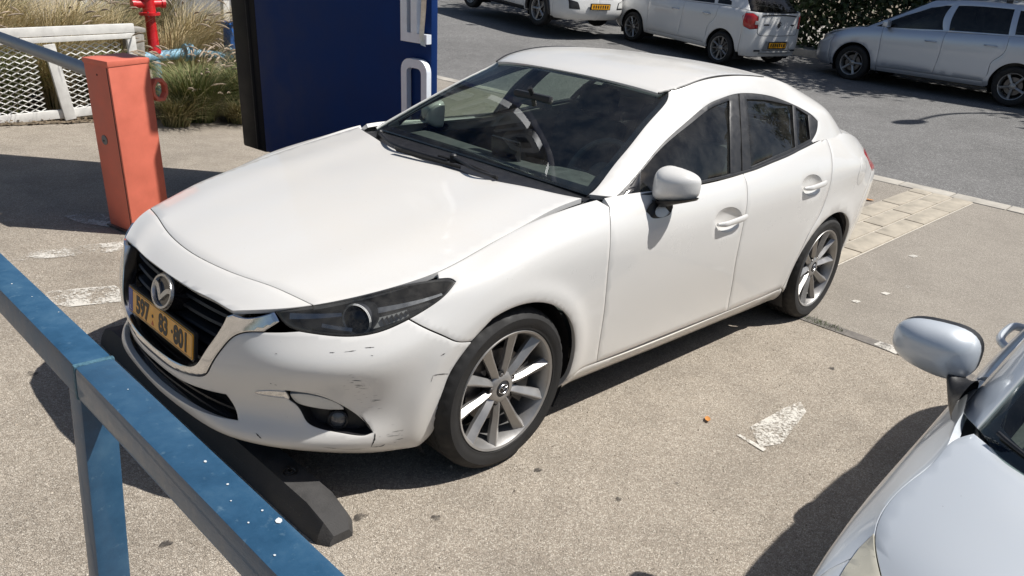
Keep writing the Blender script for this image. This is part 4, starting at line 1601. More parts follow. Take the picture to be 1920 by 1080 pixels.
for i, t in enumerate(np.linspace(0, 1, 7)):
    c_ = st0 * (1 - t) + st1 * t + np.array([0, 0, -.020 * math.sin(math.pi * t)])
    hx, hz = .066 + .010 * t, .034 + .034 * t
    for k in range(16):
        a = 2 * math.pi * k / 16
        mbv.append(tuple(c_ + np.array([hx * math.cos(a), 0, hz * math.sin(a)])))
mbf = [(i * 16 + k, i * 16 + (k + 1) % 16, (i + 1) * 16 + (k + 1) % 16, (i + 1) * 16 + k) for i in range(6) for k in range(16)]
mesh_obj('mirror_stalk', mbv, mbf, TRIM, mir, angle=60)
m2 = mirror_obj(mir, car)
m2.location = (.17, -.075, -.01)

# ---------------------------------------------------------------- cabin
def rbox(c, s, bev, material, name, parent, M=None):
    return MB().bbox(c, s, bev, M).build(name, material, parent, angle=50)


dv, df = [], []
prof = [(.42, .90), (.50, .935), (.70, .945), (.86, .955), (.93, .94), (.96, .88), (.95, .70)]
for w in np.linspace(-.70, .70, 15):
    for x_, z_ in prof:
        bx_ = .03 * (1 - (w / .7) ** 2)
        hood_ = .03 * math.exp(-((w + .37) / .17) ** 2) if .6 < x_ < .95 else 0
        dv.append((x_ - bx_ + .10 * (w / .7) ** 2 * (x_ < .6), w, z_ + hood_))
np_ = len(prof)
df = [(i * np_ + q, (i + 1) * np_ + q, (i + 1) * np_ + q + 1, i * np_ + q + 1) for i in range(14) for q in range(np_ - 1)]
db = mesh_obj('dashboard', dv, df, DASH, car, angle=50)
rbox((.80, .02, 1.0), (.015, .19, .10), .006, GLOSSBLACK, 'display_screen', db, Matrix.Rotation(-.15, 3, 'Y'))
SW = Matrix.Translation((1.05, -.37, .93)) @ Matrix.Rotation(math.radians(-62), 4, 'Y')
sw = MB().tube([SW @ Vector((.183 * math.cos(a), .183 * math.sin(a), 0)) for a in np.linspace(0, 2 * math.pi, 41)[:-1]], .016, 10, closed=True).build('steering_wheel', DASH, car)
mbs = MB()
for a in (0, 180, 270):
    a = math.radians(a)
    mbs.tube([SW @ Vector((.17 * math.sin(a), .17 * math.cos(a), 0)), SW @ Vector((.05 * math.sin(a), .05 * math.cos(a), -.02))], .014, 8)
mbs.lathe([(.07, -.03), (.075, 0), (.05, .012), (.001, .014)], 24, SW)
mbs.build('steering_hub', DASH, sw)
MB().tube([SW @ Vector((.175 * math.cos(a), .175 * math.sin(a), .012)) for a in np.linspace(3.6, 5.2, 12)], .005, 6).build('steering_trim', SATIN, sw)
for y_ in (-.37, .37):
    st = rbox((1.55, y_, .47), (.50, .50, .16), .06, SEAT, 'front_seat', car)
    rbox((1.83, y_, .78), (.14, .48, .58), .06, SEAT, 'seat_back', st, Matrix.Rotation(math.radians(14), 3, 'Y'))
    rbox((1.93, y_, 1.15), (.10, .26, .17), .045, SEAT, 'head_restraint', st, Matrix.Rotation(math.radians(10), 3, 'Y'))
rs_ = rbox((2.45, 0, .50), (.45, 1.25, .16), .06, SEAT, 'rear_seat', car)
rbox((2.72, 0, .80), (.14, 1.25, .56), .06, SEAT, 'seat_back', rs_, Matrix.Rotation(math.radians(20), 3, 'Y'))
for y_ in (-.42, .42):
    rbox((2.80, y_, 1.10), (.09, .24, .14), .04, SEAT, 'head_restraint', rs_)
MB().bbox((1.6, 0, .30), (2.5, 1.5, .06), .01).bbox((3.0, 0, 1.06), (.5, 1.15, .02), .005).build('cabin_floor', DASH, car)
MB().bbox((.38, 0, .62), (.04, 1.35, .58), .01).build('firewall', DARK, car)
for sd in (-1, 1):
    V, F = [], []
    for x_ in np.linspace(.55, 2.75, 12):
        V += [(x_, sd * .80, .33), (x_, sd * .80, .80), (x_, sd * .775, .93 + .08 * max(0, (x_ - 1.4) / 1.2))]
    F = [(i * 3 + q, (i + 1) * 3 + q, (i + 1) * 3 + q + 1, i * 3 + q + 1) for i in range(11) for q in range(2)]
    mesh_obj('door_trim', V, F, DASH, car)
rv = rbox((.93, 0, 1.235), (.03, .24, .065), .012, TRIM, 'rear_view_mirror', car)
MB().tube([(.93, 0, 1.25), (.90, 0, 1.29)], .012, 8).build('mirror_stem', TRIM, rv)
# ================================================================== ground, street, pavement
def aggregate(name, tones, cell, stain=.25, bump=.5, fine=.6, patch=None):
    """stone-chip asphalt: single chips with their own tone, dark binder between, stains"""
    k = NT(name)
    v = k.coord()
    # bend the cells so that chips are not round
    nz = k.n('TexNoise')
    nz.inputs['Scale'].default_value = cell * .8
    nz.inputs['Detail'].default_value = 2
    k.l(v, nz.inputs['Vector'])
    wv = k.n('VectorMath')
    wv.operation = 'MULTIPLY_ADD'
    k.l(nz.outputs['Color'], wv.inputs[0])
    wv.inputs[1].default_value = (.9 / cell,) * 3
    k.l(v, wv.inputs[2])
    vv = wv.outputs[0]
    col = k.voro(vv, cell, out='Color')
    sep = k.n('SeparateColor')
    k.l(col, sep.inputs[0])
    dist = k.voro(vv, cell, feature='DISTANCE_TO_EDGE', out='Distance')
    col2 = k.voro(v, cell * 2.7, out='Color')
    sep2 = k.n('SeparateColor')
    k.l(col2, sep2.inputs[0])
    n = len(tones)
    c = k.ramp(sep.outputs[0], [((i + .5) / n, t) for i, t in enumerate(tones)], 'CONSTANT')
    c2 = k.ramp(sep2.outputs[1], [((i + .5) / n, t) for i, t in enumerate(tones)], 'LINEAR')
    c = k.mix(fine * .6, c, c2)
    edge = k.ramp(dist, [(.0, 0.0), (.10, 1.0)])
    dark = tuple(x * .55 for x in tones[0])
    c = k.mix(edge, dark, c)
    big = k.noise(v, .55, 9, .62)
    mid = k.noise(v, 3.2, 7, .65)
    c = k.mix(1.0, c, k.ramp(big, [(.3, 1 - stain), (.5, 1.0), (.75, 1 + stain * .55)]), 'MULTIPLY')
    c = k.mix(1.0, c, k.ramp(mid, [(.25, 1 - stain * .7), (.55, 1.0), (.8, 1 + stain * .35)]), 'MULTIPLY')
    spots = k.voro(v, 1.7, out='Distance')
    c = k.mix(k.math('MULTIPLY', k.ramp(spots, [(.012, .75), (.035, 0.0)]), k.ramp(mid, [(.45, 0.0), (.6, 1.0)])), c, tuple(x * .3 for x in tones[0]))
    k.l(c, k.b.inputs['Base Color'])
    k.set(Roughness=.88)
    k.b.inputs['Specular IOR Level'].default_value = .25
    hgt = k.math('ADD', k.math('MULTIPLY', edge, sep.outputs[1]), k.math('MULTIPLY', sep2.outputs[0], .35))
    k.bump(hgt, bump, .006)
    MATS[name] = k.m
    return k.m


LOTM = aggregate('stone_chip_asphalt', [(.34, .29, .232), (.44, .382, .312), (.53, .468, .39), (.39, .335, .272), (.60, .54, .455), (.46, .40, .33)], 150, .27, .8)
DRIVEM = aggregate('driveway_asphalt', [(.29, .258, .218), (.37, .333, .285), (.45, .41, .357), (.33, .297, .254)], 170, .16, .5)
ROADM = aggregate('street_asphalt', [(.155, .152, .148), (.225, .22, .214), (.31, .304, .296), (.19, .186, .181)], 70, .20, .5)
CONC = mat('paver_concrete', (.40, .355, .285), .9, noise=.2, nscale=9, bump=.4, bscale=140)
CONC2 = mat('kerb_concrete', (.42, .39, .34), .9, noise=.22, nscale=6, bump=.4, bscale=120)
GROUT = mat('pale_joint_mortar', (.50, .46, .40), .95, noise=.3, nscale=60, bump=.5, bscale=200)


def sheet(name, x0, x1, y0, y1, mt, lift=0.0, nx=2, parent=None):
    V, F = [], []
    for x in np.linspace(x0, x1, nx):
        for y in (y0, y1):
            V.append((x, y, ground_z(x) + lift))
    F = [(2 * i, 2 * i + 2, 2 * i + 3, 2 * i + 1) for i in range(nx - 1)]
    return mesh_obj(name, V, F, mt, parent, smooth=False)


KX0, KX1 = 6.58, 6.80
tag(sheet('parking_lot', -40, RAMP_X, -60, 60, LOTM), kind='structure')
tag(sheet('driveway', RAMP_X, KX0 + .01, -60, 60, DRIVEM), kind='structure')
def street_z(x, y):
    return ground_z(x) + .05 * max(0.0, y - 3.2) * min(1, max(0, (x - KX1) / 2.5)) * (1 if y < 40 else 40 / y)


def street_sheet(name, xs, mt, lift):
    ys = list(np.linspace(-80, 0, 5)) + list(np.linspace(2, 24, 23)) + [40, 70, 120]
    V = [(x, y, street_z(x, y) + lift) for x in xs for y in ys]
    n = len(ys)
    F = [(i * n + k, (i + 1) * n + k, (i + 1) * n + k + 1, i * n + k + 1) for i in range(len(xs) - 1) for k in range(n - 1)]
    return tag(mesh_obj(name, V, F, mt), kind='structure')


street_sheet('street', [KX1 - .01, 7.2, 7.8, 8.4, 9.3, 11, 13, 18.2], ROADM, -.015)
tag(sheet('far_ground', 20, 400, -300, 400, mat('dry_earth', (.22, .18, .13), .95, noise=.3, nscale=2, bump=.5, bscale=30), -.3), kind='structure')
# drain strip where the lot meets the drive
st = tag(sheet('drain_strip', RAMP_X - .035, RAMP_X + .06, -20, 20, mat('strip_asphalt', (.165, .15, .135), .9, noise=.25, nscale=25, bump=.5, bscale=200), .004, 4), kind='structure')
# kerb stones along the street
kerb = empty('street_kerb', (0, 0, 0))
kerb['kind'] = 'structure'
slope = Matrix.Rotation(-math.atan(RAMP_S), 3, 'Y')
y = -4.0
while y < 9.5:
    l_ = .498
    MB().bbox(((KX0 + KX1) / 2, y + .25, ground_z(6.69) - .042 + random.uniform(-.002, .002)), (KX1 - KX0 - .008, l_ - .010, .10), .006, slope).build('kerb_stone', CONC2, kerb)
    y += .5
# pavers running up to the kerb
pav = empty('paver_walkway', (0, 0, 0))
pav['kind'] = 'structure'
lowA, lowB = np.array([3.78, -.61]), np.array([6.57, -.725])
dirv = (lowB - lowA) / np.linalg.norm(lowB - lowA)
nrm = np.array([-dirv[1], dirv[0]])
ang = math.atan2(dirv[1], dirv[0])
PM3 = slope @ Matrix.Rotation(ang, 3, 'Z')
mort = MB()
g0 = lowB
for q in ():
    pass
Vm = []
for a_, b_ in ((0, -.004), (3.38, -.004), (3.38, .574), (0, .574)):
    p = lowB - dirv * 3.39 + dirv * a_ + nrm * b_
    Vm.append((p[0], p[1], ground_z(p[0]) + .004))
mesh_obj('mortar_bed', Vm, [(0, 1, 2, 3)], GROUT, pav, smooth=False)
for r in range(3):
    s0 = 0.0 - (.21 * r) % .6
    while s0 < 3.38:
        ln = .60
        a0, a1 = max(s0, 0), min(s0 + ln, 3.375)
        if a1 - a0 > .05:
            c = lowB - dirv * (a0 + a1) / 2 + nrm * (.095 + r * .191)
            MB().bbox((c[0], c[1], ground_z(c[0]) - .016 + random.uniform(-.002, .002)), (a1 - a0 - .014, .172, .06), .006, PM3).build('paver', CONC, pav)
        s0 += ln
# kerb and pavement on the far side of the street
fk = empty('far_kerb', (0, 0, 0))
fk['kind'] = 'structure'
FKX = 16.1
for k in range(34):
    y = -5.5 + k
    x = FKX - max(0, y - 5) * .17
    MB().bbox((x, y, street_z(x, y) + .03), (.16, .985, .22), .01, slope @ Matrix.Rotation(.17 if y > 5 else 0, 3, 'Z')).build('kerb_stone', CONC2, fk)
V, F = [], []
ysf = list(np.linspace(-40, 5, 6)) + list(np.linspace(6, 40, 35))
for y in ysf:
    for dx in (.06, 1.2, 12.0):
        x = FKX - max(0, y - 5) * .17 + dx
        V.append((x, y, street_z(x - dx, y) + .12 + .03 * dx))
F = [(i * 3 + q, i * 3 + q + 1, (i + 1) * 3 + q + 1, (i + 1) * 3 + q) for i in range(len(ysf) - 1) for q in range(2)]
tag(mesh_obj('far_pavement', V, F, mat('pavement_concrete', (.30, .275, .24), .9, noise=.2, nscale=4, bump=.3, bscale=60)), kind='structure')


# worn white paint
def worn_paint(name, keep):
    k = NT(name)
    v = k.coord()
    n1 = k.noise(v, 75, 6, .8)
    n2 = k.noise(v, 6, 4, .6)
    f = k.ramp(k.math('ADD', n1, k.math('MULTIPLY', k.math('SUBTRACT', n2, .5), .8)), [(.5 - keep * .12, 1.0), (.5 - keep * .12 + .14, .15)])
    k.set(Base_Color=(.66, .63, .57, 1), Roughness=.9)
    tr = k.n('BsdfTransparent')
    mx = k.n('MixShader')
    k.l(f, mx.inputs[0])
    k.l(k.b.outputs[0], mx.inputs[1])
    k.l(tr.outputs[0], mx.inputs[2])
    k.l(mx.outputs[0], k.out.inputs['Surface'])
    return k.m


WP1, WP2 = worn_paint('worn_line_paint', .75), worn_paint('faint_line_paint', .1)
WP3 = worn_paint('thick_line_paint', 1.2)


def mark(pts, m_, label):
    P = [onramp(a, b, .005) for a, b in pts]
    o = mesh_obj('paint_mark', P, [tuple(range(len(P)))], m_, None, smooth=False)
    o['kind'] = 'structure'
    return o


mark(((1407, 800), (1425, 838), (1465, 832), (1512, 772), (1500, 752), (1470, 765)), WP1, '')
mark(((1381, 815), (1388, 814), (1437, 842), (1431, 846)), WP3, '')
mark(((1638, 645), (1650, 640), (1690, 652), (1680, 664)), WP3, '')
mark(((60, 565), (95, 545), (215, 535), (232, 545), (228, 565), (130, 575)), WP1, '')
mark(((10, 490), (60, 470), (232, 452), (232, 470), (110, 482)), WP2, '')
mark(((120, 405), (185, 398), (212, 412), (205, 425), (150, 418)), WP1, '')
for a, b in ((1712, 480), (1605, 565), (1660, 550), (1703, 538), (1540, 512)):
    mark(((a - 9, b - 1), (a, b - 3), (a + 11, b), (a + 2, b + 3)), WP3, '')
# oil blots and loose chippings
OIL = NT('oil_blot')
v = OIL.coord()
f = OIL.ramp(OIL.noise(v, 30, 5, .7), [(.40, .85), (.62, .15)])
OIL.set(Base_Color=(.06, .052, .045, 1), Roughness=.7)
tr = OIL.n('BsdfTransparent')
mx = OIL.n('MixShader')
OIL.l(f, mx.inputs[0])
OIL.l(tr.outputs[0], mx.inputs[1])
OIL.l(OIL.b.outputs[0], mx.inputs[2])
OIL.l(mx.outputs[0], OIL.out.inputs['Surface'])
for a, b, s in ((676, 968, .022), (312, 1018, .018), (395, 1000, .012), (818, 970, .014), (1010, 880, .016), (1160, 935, .012), (560, 1062, .02), (1270, 905, .010), (60, 700, .02), (1560, 690, .016)):
    c_ = onramp(a, b, .0045)
    V = [(c_[0] + s * (1 + .35 * math.sin(3 * q + a)) * math.cos(q), c_[1] + s * (1 + .3 * math.cos(2 * q + b)) * math.sin(q), ground_z(c_[0] + s * math.cos(q)) + .0045) for q in np.linspace(0, 2 * math.pi, 17)[:-1]]
    o = mesh_obj('oil_blot', V, [tuple(range(16))], OIL.m, None, smooth=False)
    o['kind'] = 'structure'
CHIP = NT('loose_chippings')
v = CHIP.coord()
CHIP.l(CHIP.ramp(CHIP.voro(v, 60, out='Color'), [(.15, (.22, .185, .145)), (.5, (.42, .365, .295)), (.85, (.62, .56, .48))]), CHIP.b.inputs['Base Color'])
CHIP.set(Roughness=.9)
gv, gf = [], []
for k in range(5200):
    x, y = (random.uniform(-1.6, 2.6), random.uniform(-2.3, -.75)) if k % 3 else (random.uniform(-1.7, -.1), random.uniform(-1.0, 3.2))
    s = random.uniform(.0015, .0048) * (1.6 if random.random() < .06 else 1)
    b = len(gv)
    for q in range(5):
        a = q * 1.257 + random.uniform(-.3, .3)
        gv.append((x + s * math.cos(a) * random.uniform(.7, 1.2), y + s * math.sin(a) * random.uniform(.7, 1.2), .0))
    gv.append((x + random.uniform(-.3, .3) * s, y + random.uniform(-.3, .3) * s, s * random.uniform(.7, 1.2)))
    gf += [(b + q, b + (q + 1) % 5, b + 5) for q in range(5)]
tag(mesh_obj('loose_gravel', gv, gf, CHIP.m, None, smooth=False), 'loose stone chippings scattered over the parking lot', 'gravel', kind='stuff')
# fallen leaves
LEAFM = mat('dry_leaf', (.50, .21, .05), .7, noise=.3, nscale=40)


def leaf(pxy, s, label, rz):
    c = onramp(*pxy)
    V = []
    out = [(-1, 0), (-.6, .38), (0, .52), (.6, .34), (1.0, 0), (.55, -.36), (0, -.5), (-.6, -.34)]
    for a, b in out:
        x, y = a * s, b * s
        V.append((c[0] + x * math.cos(rz) - y * math.sin(rz), c[1] + x * math.sin(rz) + y * math.cos(rz), c[2] + .006 + .012 * abs(b) + .006 * a * a))
    V.append((c[0], c[1], c[2] + .007))
    o = mesh_obj('fallen_leaf', V, [(8, i, (i + 1) % 8) for i in range(8)], LEAFM)
    tag(o, label, 'leaf', 'dry leaves on the ground')


leaf((1326, 789), .026, 'small orange leaf lying on the stone-chip ground beside the white sedan', .6)
leaf((1628, 376), .055, 'dry brown leaf lying on the pavers behind the white sedan', 2.1)
# tufts of grass in the drain joint
GREEN = mat('weed_green', (.07, .11, .025), .8, noise=.3)
wv, wf = [], []
for k in range(260):
    t = random.random()
    a, b = 1512 + 70 * t + random.gauss(0, 4), 598 + 24 * t + random.gauss(0, 2.5)
    if random.random() < .35 * t:
        continue
    p = onramp(a, b)
    h = random.uniform(.008, .028)
    d = random.uniform(0, 6.28)
    wv += [(p[0], p[1], p[2]), (p[0] + .004 * math.cos(d), p[1] + .004 * math.sin(d), p[2]), (p[0] + random.gauss(0, .012), p[1] + random.gauss(0, .012), p[2] + h)]
    wf.append((len(wv) - 3, len(wv) - 2, len(wv) - 1))
tag(mesh_obj('weeds', wv, wf, GREEN, None, smooth=False), 'low green weeds in the joint by the rear wheel', 'weeds', kind='stuff')

# ================================================================== blue railing in front
BLUEP = NT('chipped_blue_paint')
v = BLUEP.coord()
n1 = BLUEP.noise(v, 14, 8, .7)
n2 = BLUEP.noise(v, 70, 4, .6)
n3 = BLUEP.voro(v, 34, out='Distance')
c = BLUEP.ramp(n1, [(.3, (.018, .062, .12)), (.5, (.026, .084, .158)), (.75, (.05, .12, .195))])
c = BLUEP.mix(BLUEP.ramp(n2, [(.62, 0.0), (.78, .35)]), c, (.20, .30, .36))
spot = BLUEP.math('MULTIPLY', BLUEP.ramp(n3, [(.018, 1.0), (.04, 0.0)]), BLUEP.ramp(n1, [(.52, 0.0), (.6, 1.0)]))
BLUEP.l(c, BLUEP.b.inputs['Base Color'])
BLUEP.l(BLUEP.ramp(n1, [(.3, .30), (.7, .55)]), BLUEP.b.inputs['Roughness'])
BLUEP.b.inputs['Coat Weight'].default_value = .25
BLUEP.bump(n1, .08, .01)
BLUE = BLUEP.m
RZ = 1.05
rail = empty('steel_railing', (-1.54, -1.25, 0), 0, 'blue painted square-tube railing with chipped paint in the foreground', 'railing')
roff = Vector((1.54, 1.25, 0))


def part_at(mb, name, m_, parent, off, **kw):
    mb.v = [(a + off[0], b + off[1], c_ + off[2]) for a, b, c_ in mb.v]
    return mb.build(name, m_, parent, **kw)


part_at(MB().bbox((-1.541, -.20, RZ - .032), (.066, 2.14, .064), .009), 'top_rail', BLUE, rail, roff)
part_at(MB().bbox((-1.541, -3.29, RZ - .0325), (.066, 4.03, .064), .009), 'top_rail', BLUE, rail, roff)
part_at(MB().bbox((-1.5405, -1.2725, RZ - .0335), (.068, .012, .066), .003), 'weld_seam', mat('weld_blue', (.06, .14, .19), .6, noise=.5, nscale=80, bump=.6, bscale=150), rail, roff)
for y in (-1.252, -3.4):
    part_at(MB().bbox((-1.541, y, .493), (.060, .060, .985), .007), 'post', BLUE, rail, roff)
part_at(MB().bbox((-1.541, -2.33, .33), (.045, 2.09, .045), .007), 'lower_rail', BLUE, rail, roff)
# paint chips
CH = mat('bare_chip', (.60, .63, .64), .6)
for a, b, s in ((385, 865, .0028), (427, 908, .002), (522, 976, .0055), (492, 957, .002), (466, 980, .0016), (22, 532, .0022), (515, 1041, .0022), (433, 939, .0014), (60, 556, .0014), (110, 585, .0014), (240, 730, .0015)):
    p = at(a, b, 'z', RZ + .0006)
    V = []
    for k in range(7):
        r_ = s * random.uniform(.6, 1.1)
        q = 2 * math.pi * k / 7
        V.append((p[0] + r_ * math.cos(q) + roff[0], p[1] + r_ * 1.2 * math.sin(q) + roff[1], RZ + .0008))
    mesh_obj('paint_chip', V, [tuple(range(7))], CH, rail, smooth=False)

# ================================================================== rubber wheel stop
RUB2 = mat('wheel_stop_rubber', (.045, .043, .042), .8, noise=.35, nscale=18, bump=.35, bscale=160)
ws_ = empty('wheel_stop', (-.72, .06, 0), 0, 'black rubber wheel stop lying under the white sedan front bumper', 'wheel stop')
wo_ = Vector((.72, -.06, 0))
sec = [(-.075, 0), (-.070, .045), (-.048, .098), (.048, .098), (.070, .045), (.075, 0)]
ys = [(-.930 + .06, .60, .35), (-.895 + .06, .93, .75), (-.80 + .06, 1.0, 1.0), (.80 + .06, 1.0, 1.0), (.895 + .06, .93, .75), (.930 + .06, .60, .35)]
V, F = [], []
for y, sx_, sz_ in ys:
    V += [(-.72 + a * sx_ + wo_[0], y + wo_[1], b * sz_ + wo_[2]) for a, b in sec]
for i in range(5):
    F += [(i * 6 + k, i * 6 + k + 1, (i + 1) * 6 + k + 1, (i + 1) * 6 + k) for k in range(5)]
F += [tuple(range(6))[::-1], tuple(range(30, 36))]
mesh_obj('stop_body', V, F, RUB2, ws_, angle=20)
for y in (-.56, .06, .68):
    Mh = Matrix.Translation(Vector((-.72, y, .0985)) + wo_)
    MB().lathe([(.026, -.002), (.026, .0012), (.019, .0016), (.017, -.001), (.001, -.001)], 20, Mh).build('bolt_washer', STEEL, ws_)
    MB().lathe([(.011, 0), (.011, .007), (.001, .008)], 6, Mh).build('bolt', SATIN, ws_, smooth=False)
for y in (-.66, -.30, .10, .5):
    g = MB()
    for i in range(5):
        for j in range(9):
            t = (i + .5) / 5
            g.bbox((-.792 + .022 * t + .004 + wo_[0], y + (j - 4) * .018 + wo_[1], .045 + .05 * t), (.004, .012, .006), .001, Matrix.Rotation(.4, 3, 'Y'))
    g.build('grip_ribs', TRIM, ws_)
for y, m_ in ((.30, mat('reflector_yellow', (.65, .36, .02), .4)),):
    part_at(MB().bbox((-.772, y, .072), (.006, .085, .045), .003, Matrix.Rotation(.42, 3, 'Y')), 'reflector', m_, ws_, wo_)

# ================================================================== barrier
ORANGE = mat('orange_powder_coat', (.66, .165, .105), .55, noise=.10, nscale=7, bump=.06, bscale=30)
bar = empty('parking_barrier', (.04, 2.60, 0), 0, 'orange metal parking barrier post with a grey boom arm, beside the white sedan', 'barrier')
bo = Vector((-.04, -2.60, 0))
# cabinet corners on the ground and at the top (slightly flared lid)
A0, B0, C0 = np.array([-.10, 2.66]), np.array([-.055, 2.40]), np.array([.215, 2.47])
D0 = A0 + (C0 - B0)
H0 = 1.092


def cab(z0, z1, grow=0.0):
    cen = (A0 + B0 + C0 + D0) / 4
    pts = [cen + (p - cen) * (1 + grow) for p in (A0, B0, C0, D0)]
    return [(p[0] + bo[0], p[1] + bo[1], z0) for p in pts] + [(p[0] + bo[0], p[1] + bo[1], z1) for p in pts]


bm = bmesh.new()
mb = MB().hexa(cab(.012, H0 - .03))
bvs = [bm.verts.new(p) for p in mb.v]
for f in mb.f:
    bm.faces.new([bvs[i] for i in f])
bmesh.ops.bevel(bm, geom=list(bm.edges), offset=.006, segments=2, profile=.6, affect='EDGES')
MB().bm(bm).build('cabinet', ORANGE, bar)
cen = (A0 + B0 + C0 + D0) / 4
lid = cab(H0 - .034, H0, .03)
lid[4:] = [(a, b, H0 - (.004 if i != 1 else 0)) for i, (a, b, z) in enumerate(lid[4:])]
bm = bmesh.new()
mb = MB().hexa(lid)
bvs = [bm.verts.new(p) for p in mb.v]
for f in mb.f:
    bm.faces.new([bvs[i] for i in f])
bmesh.ops.bevel(bm, geom=list(bm.edges), offset=.004, segments=2, profile=.6, affect='EDGES')
MB().bm(bm).build('lid', ORANGE, bar)
MB().hexa(cab(0, .03, .12)).build('base_plate', STEEL, bar, smooth=False)
# seam along the front edge of the side door
ed = (C0 - B0) / np.linalg.norm(C0 - B0)
fa = (A0 - B0) / np.linalg.norm(A0 - B0)
sm = MB()
nB = np.array([ed[1], -ed[0]])
nA = np.array([-fa[1], fa[0]])
s0_ = B0 + fa * .016 + nA * .0
for z0, z1 in ((.03, H0 - .04),):
    p0 = (s0_[0] + bo[0] - .0016, s0_[1] + bo[1], z0)
    p1 = (s0_[0] + bo[0] - .0016, s0_[1] + bo[1], z1)
    sm.tube([p0, p1], .0022, 6)
sm.build('door_seam', TRIM, bar)
fcen = (A0 * .62 + B0 * .38)
nf = Vector((-(A0 - B0)[1], (A0 - B0)[0], 0)).normalized()
LMx = nf.to_track_quat('Z', 'Y').to_matrix().to_4x4()
lk = LMx.copy()
lk.translation = Vector((fcen[0] + bo[0], fcen[1] + bo[1], .60))
MB().lathe([(.030, -.004), (.030, .004), (.026, .006), (.001, .006)], 28, lk).build('lock_cover', mat('lock_zinc', (.20, .20, .20), .5, metal=.5), bar)
lk2 = lk @ Matrix.Translation((0.0, -.004, .006))
MB().lathe([(.005, 0), (.005, .002), (.001, .002)], 12, lk2).build('keyhole', DARK, bar)
lk3 = LMx.copy()
q = A0 * .5 + B0 * .5
lk3.translation = Vector((q[0] + bo[0], q[1] + bo[1], 1.0))
MB().lathe([(.006, 0), (.006, .002), (.001, .002)], 12, lk3).build('screw_hole', DARK, bar)
# loop bracket on the far corner
lp = []
lc = C0 + ed * .05 + np.array([0, .02])
for k in range(8):
    a = math.radians(22.5 + 45 * k)
    lp.append((lc[0] + .058 * math.cos(a) * ed[0] + bo[0], lc[1] + .058 * math.cos(a) * ed[1] + bo[1], .885 + .075 * math.sin(a)))
V, F = [], []
for (x, y, z) in lp:
    cx, cy, cz = lc[0] + bo[0], lc[1] + bo[1], .885
    for sc_, dn in ((1, -.022), (1, .022), (.72, .022), (.72, -.022)):
        V.append((cx + (x - cx) * sc_ + nB[0] * dn, cy + (y - cy) * sc_ + nB[1] * dn, cz + (z - cz) * sc_))
F = [(k * 4 + q, k * 4 + (q + 1) % 4, ((k + 1) % 8) * 4 + (q + 1) % 4, ((k + 1) % 8) * 4 + q) for k in range(8) for q in range(4)]
mesh_obj('loop_bracket', V, F, ORANGE, bar, angle=20)
# boom
BOOM = mat('boom_grey', (.30, .31, .33), .38, metal=.6, noise=.15, nscale=6)
p0 = Vector((.035, 2.60, .955)) + bo
MB().tube([p0, p0 + Vector((-.04, 1.4, .012)), p0 + Vector((-.10, 3.4, .03))], .043, 24).build('boom_arm', BOOM, bar)

# ================================================================== big sign
NAVY = mat('navy_sign_face', (.006, .030, .135), .55, noise=.12, nscale=3, spec=.15)
SBLK = mat('sign_black', (.008, .008, .010), .5, noise=.3, nscale=5, spec=.2)
LETM = mat('letter_silver', (.80, .84, .90), .35, metal=.1, noise=.04)
LDEP = .045
SX, SY0, SY1, SZ0, SZ1 = 1.41, 1.32, 3.16, .30, 5.2
sign = empty('totem_sign', (SX, 2.3, 0), .099, 'tall navy blue sign with silver letters down its edge, beyond the white sedan', 'sign')
so = Vector((-SX, -2.3, 0))
part_at(MB().bbox((SX + .033, (SY0 + SY1) / 2, (SZ0 + SZ1) / 2), (.056, SY1 - SY0, SZ1 - SZ0), .006), 'sign_panel', NAVY, sign, so)
part_at(MB().bbox((SX + .10, (SY1 + 3.485) / 2 + .002, (SZ0 + SZ1) / 2), (.18, 3.485 - SY1 - .008, SZ1 - SZ0 + .03), .02), 'side_column', SBLK, sign, so)
part_at(MB().tube([(SX + .018, SY1 + .10, SZ0), (SX + .018, SY1 + .10, SZ1)], .022, 12), 'column_rib', SBLK, sign, so)
part_at(MB().bbox((SX + .09, 1.6, .15), (.10, .10, .31), .005), 'leg', STEEL, sign, so)
part_at(MB().bbox((SX + .09, 3.1, .15), (.10, .10, .31), .005), 'leg', STEEL, sign, so)
part_at(MB().bbox((SX + .09, 2.4, .02), (.35, 1.9, .05), .005), 'footing', CONC2, sign, so)
LMs = Matrix(((0, 0, -1, SX - .002 + so[0]), (-1, 0, 0, 1.425 + so[1]), (0, 1, 0, 0), (0, 0, 0, 1)))   # letter x -> -y (viewer's right), y -> up, z -> towards viewer


def letter(zc, strokes, name='letter'):
    mb = MB()
    for k, st in enumerate(strokes):
        if st[0] == 'b':
            _, x0, x1, y0, y1 = st
            mb.prism([(x0, y0 + zc), (x1, y0 + zc), (x1, y1 + zc), (x0, y1 + zc)], .004, LDEP + .0012 * k, LMs)
        else:
            o_, i_ = st[1], st[2]
            n = len(o_)
            V = []
            for (p, h) in ((o_, .004), (o_, LDEP), (i_, LDEP), (i_, .004)):
                V += [tuple(LMs @ Vector((a, b + zc, h))) for a, b in p]
            mb.add(V, [(q * n + k2, q * n + (k2 + 1) % n, ((q + 1) % 4) * n + (k2 + 1) % n, ((q + 1) % 4) * n + k2) for q in range(4) for k2 in range(n)])
    return mb.build(name, LETM, sign, angle=30)


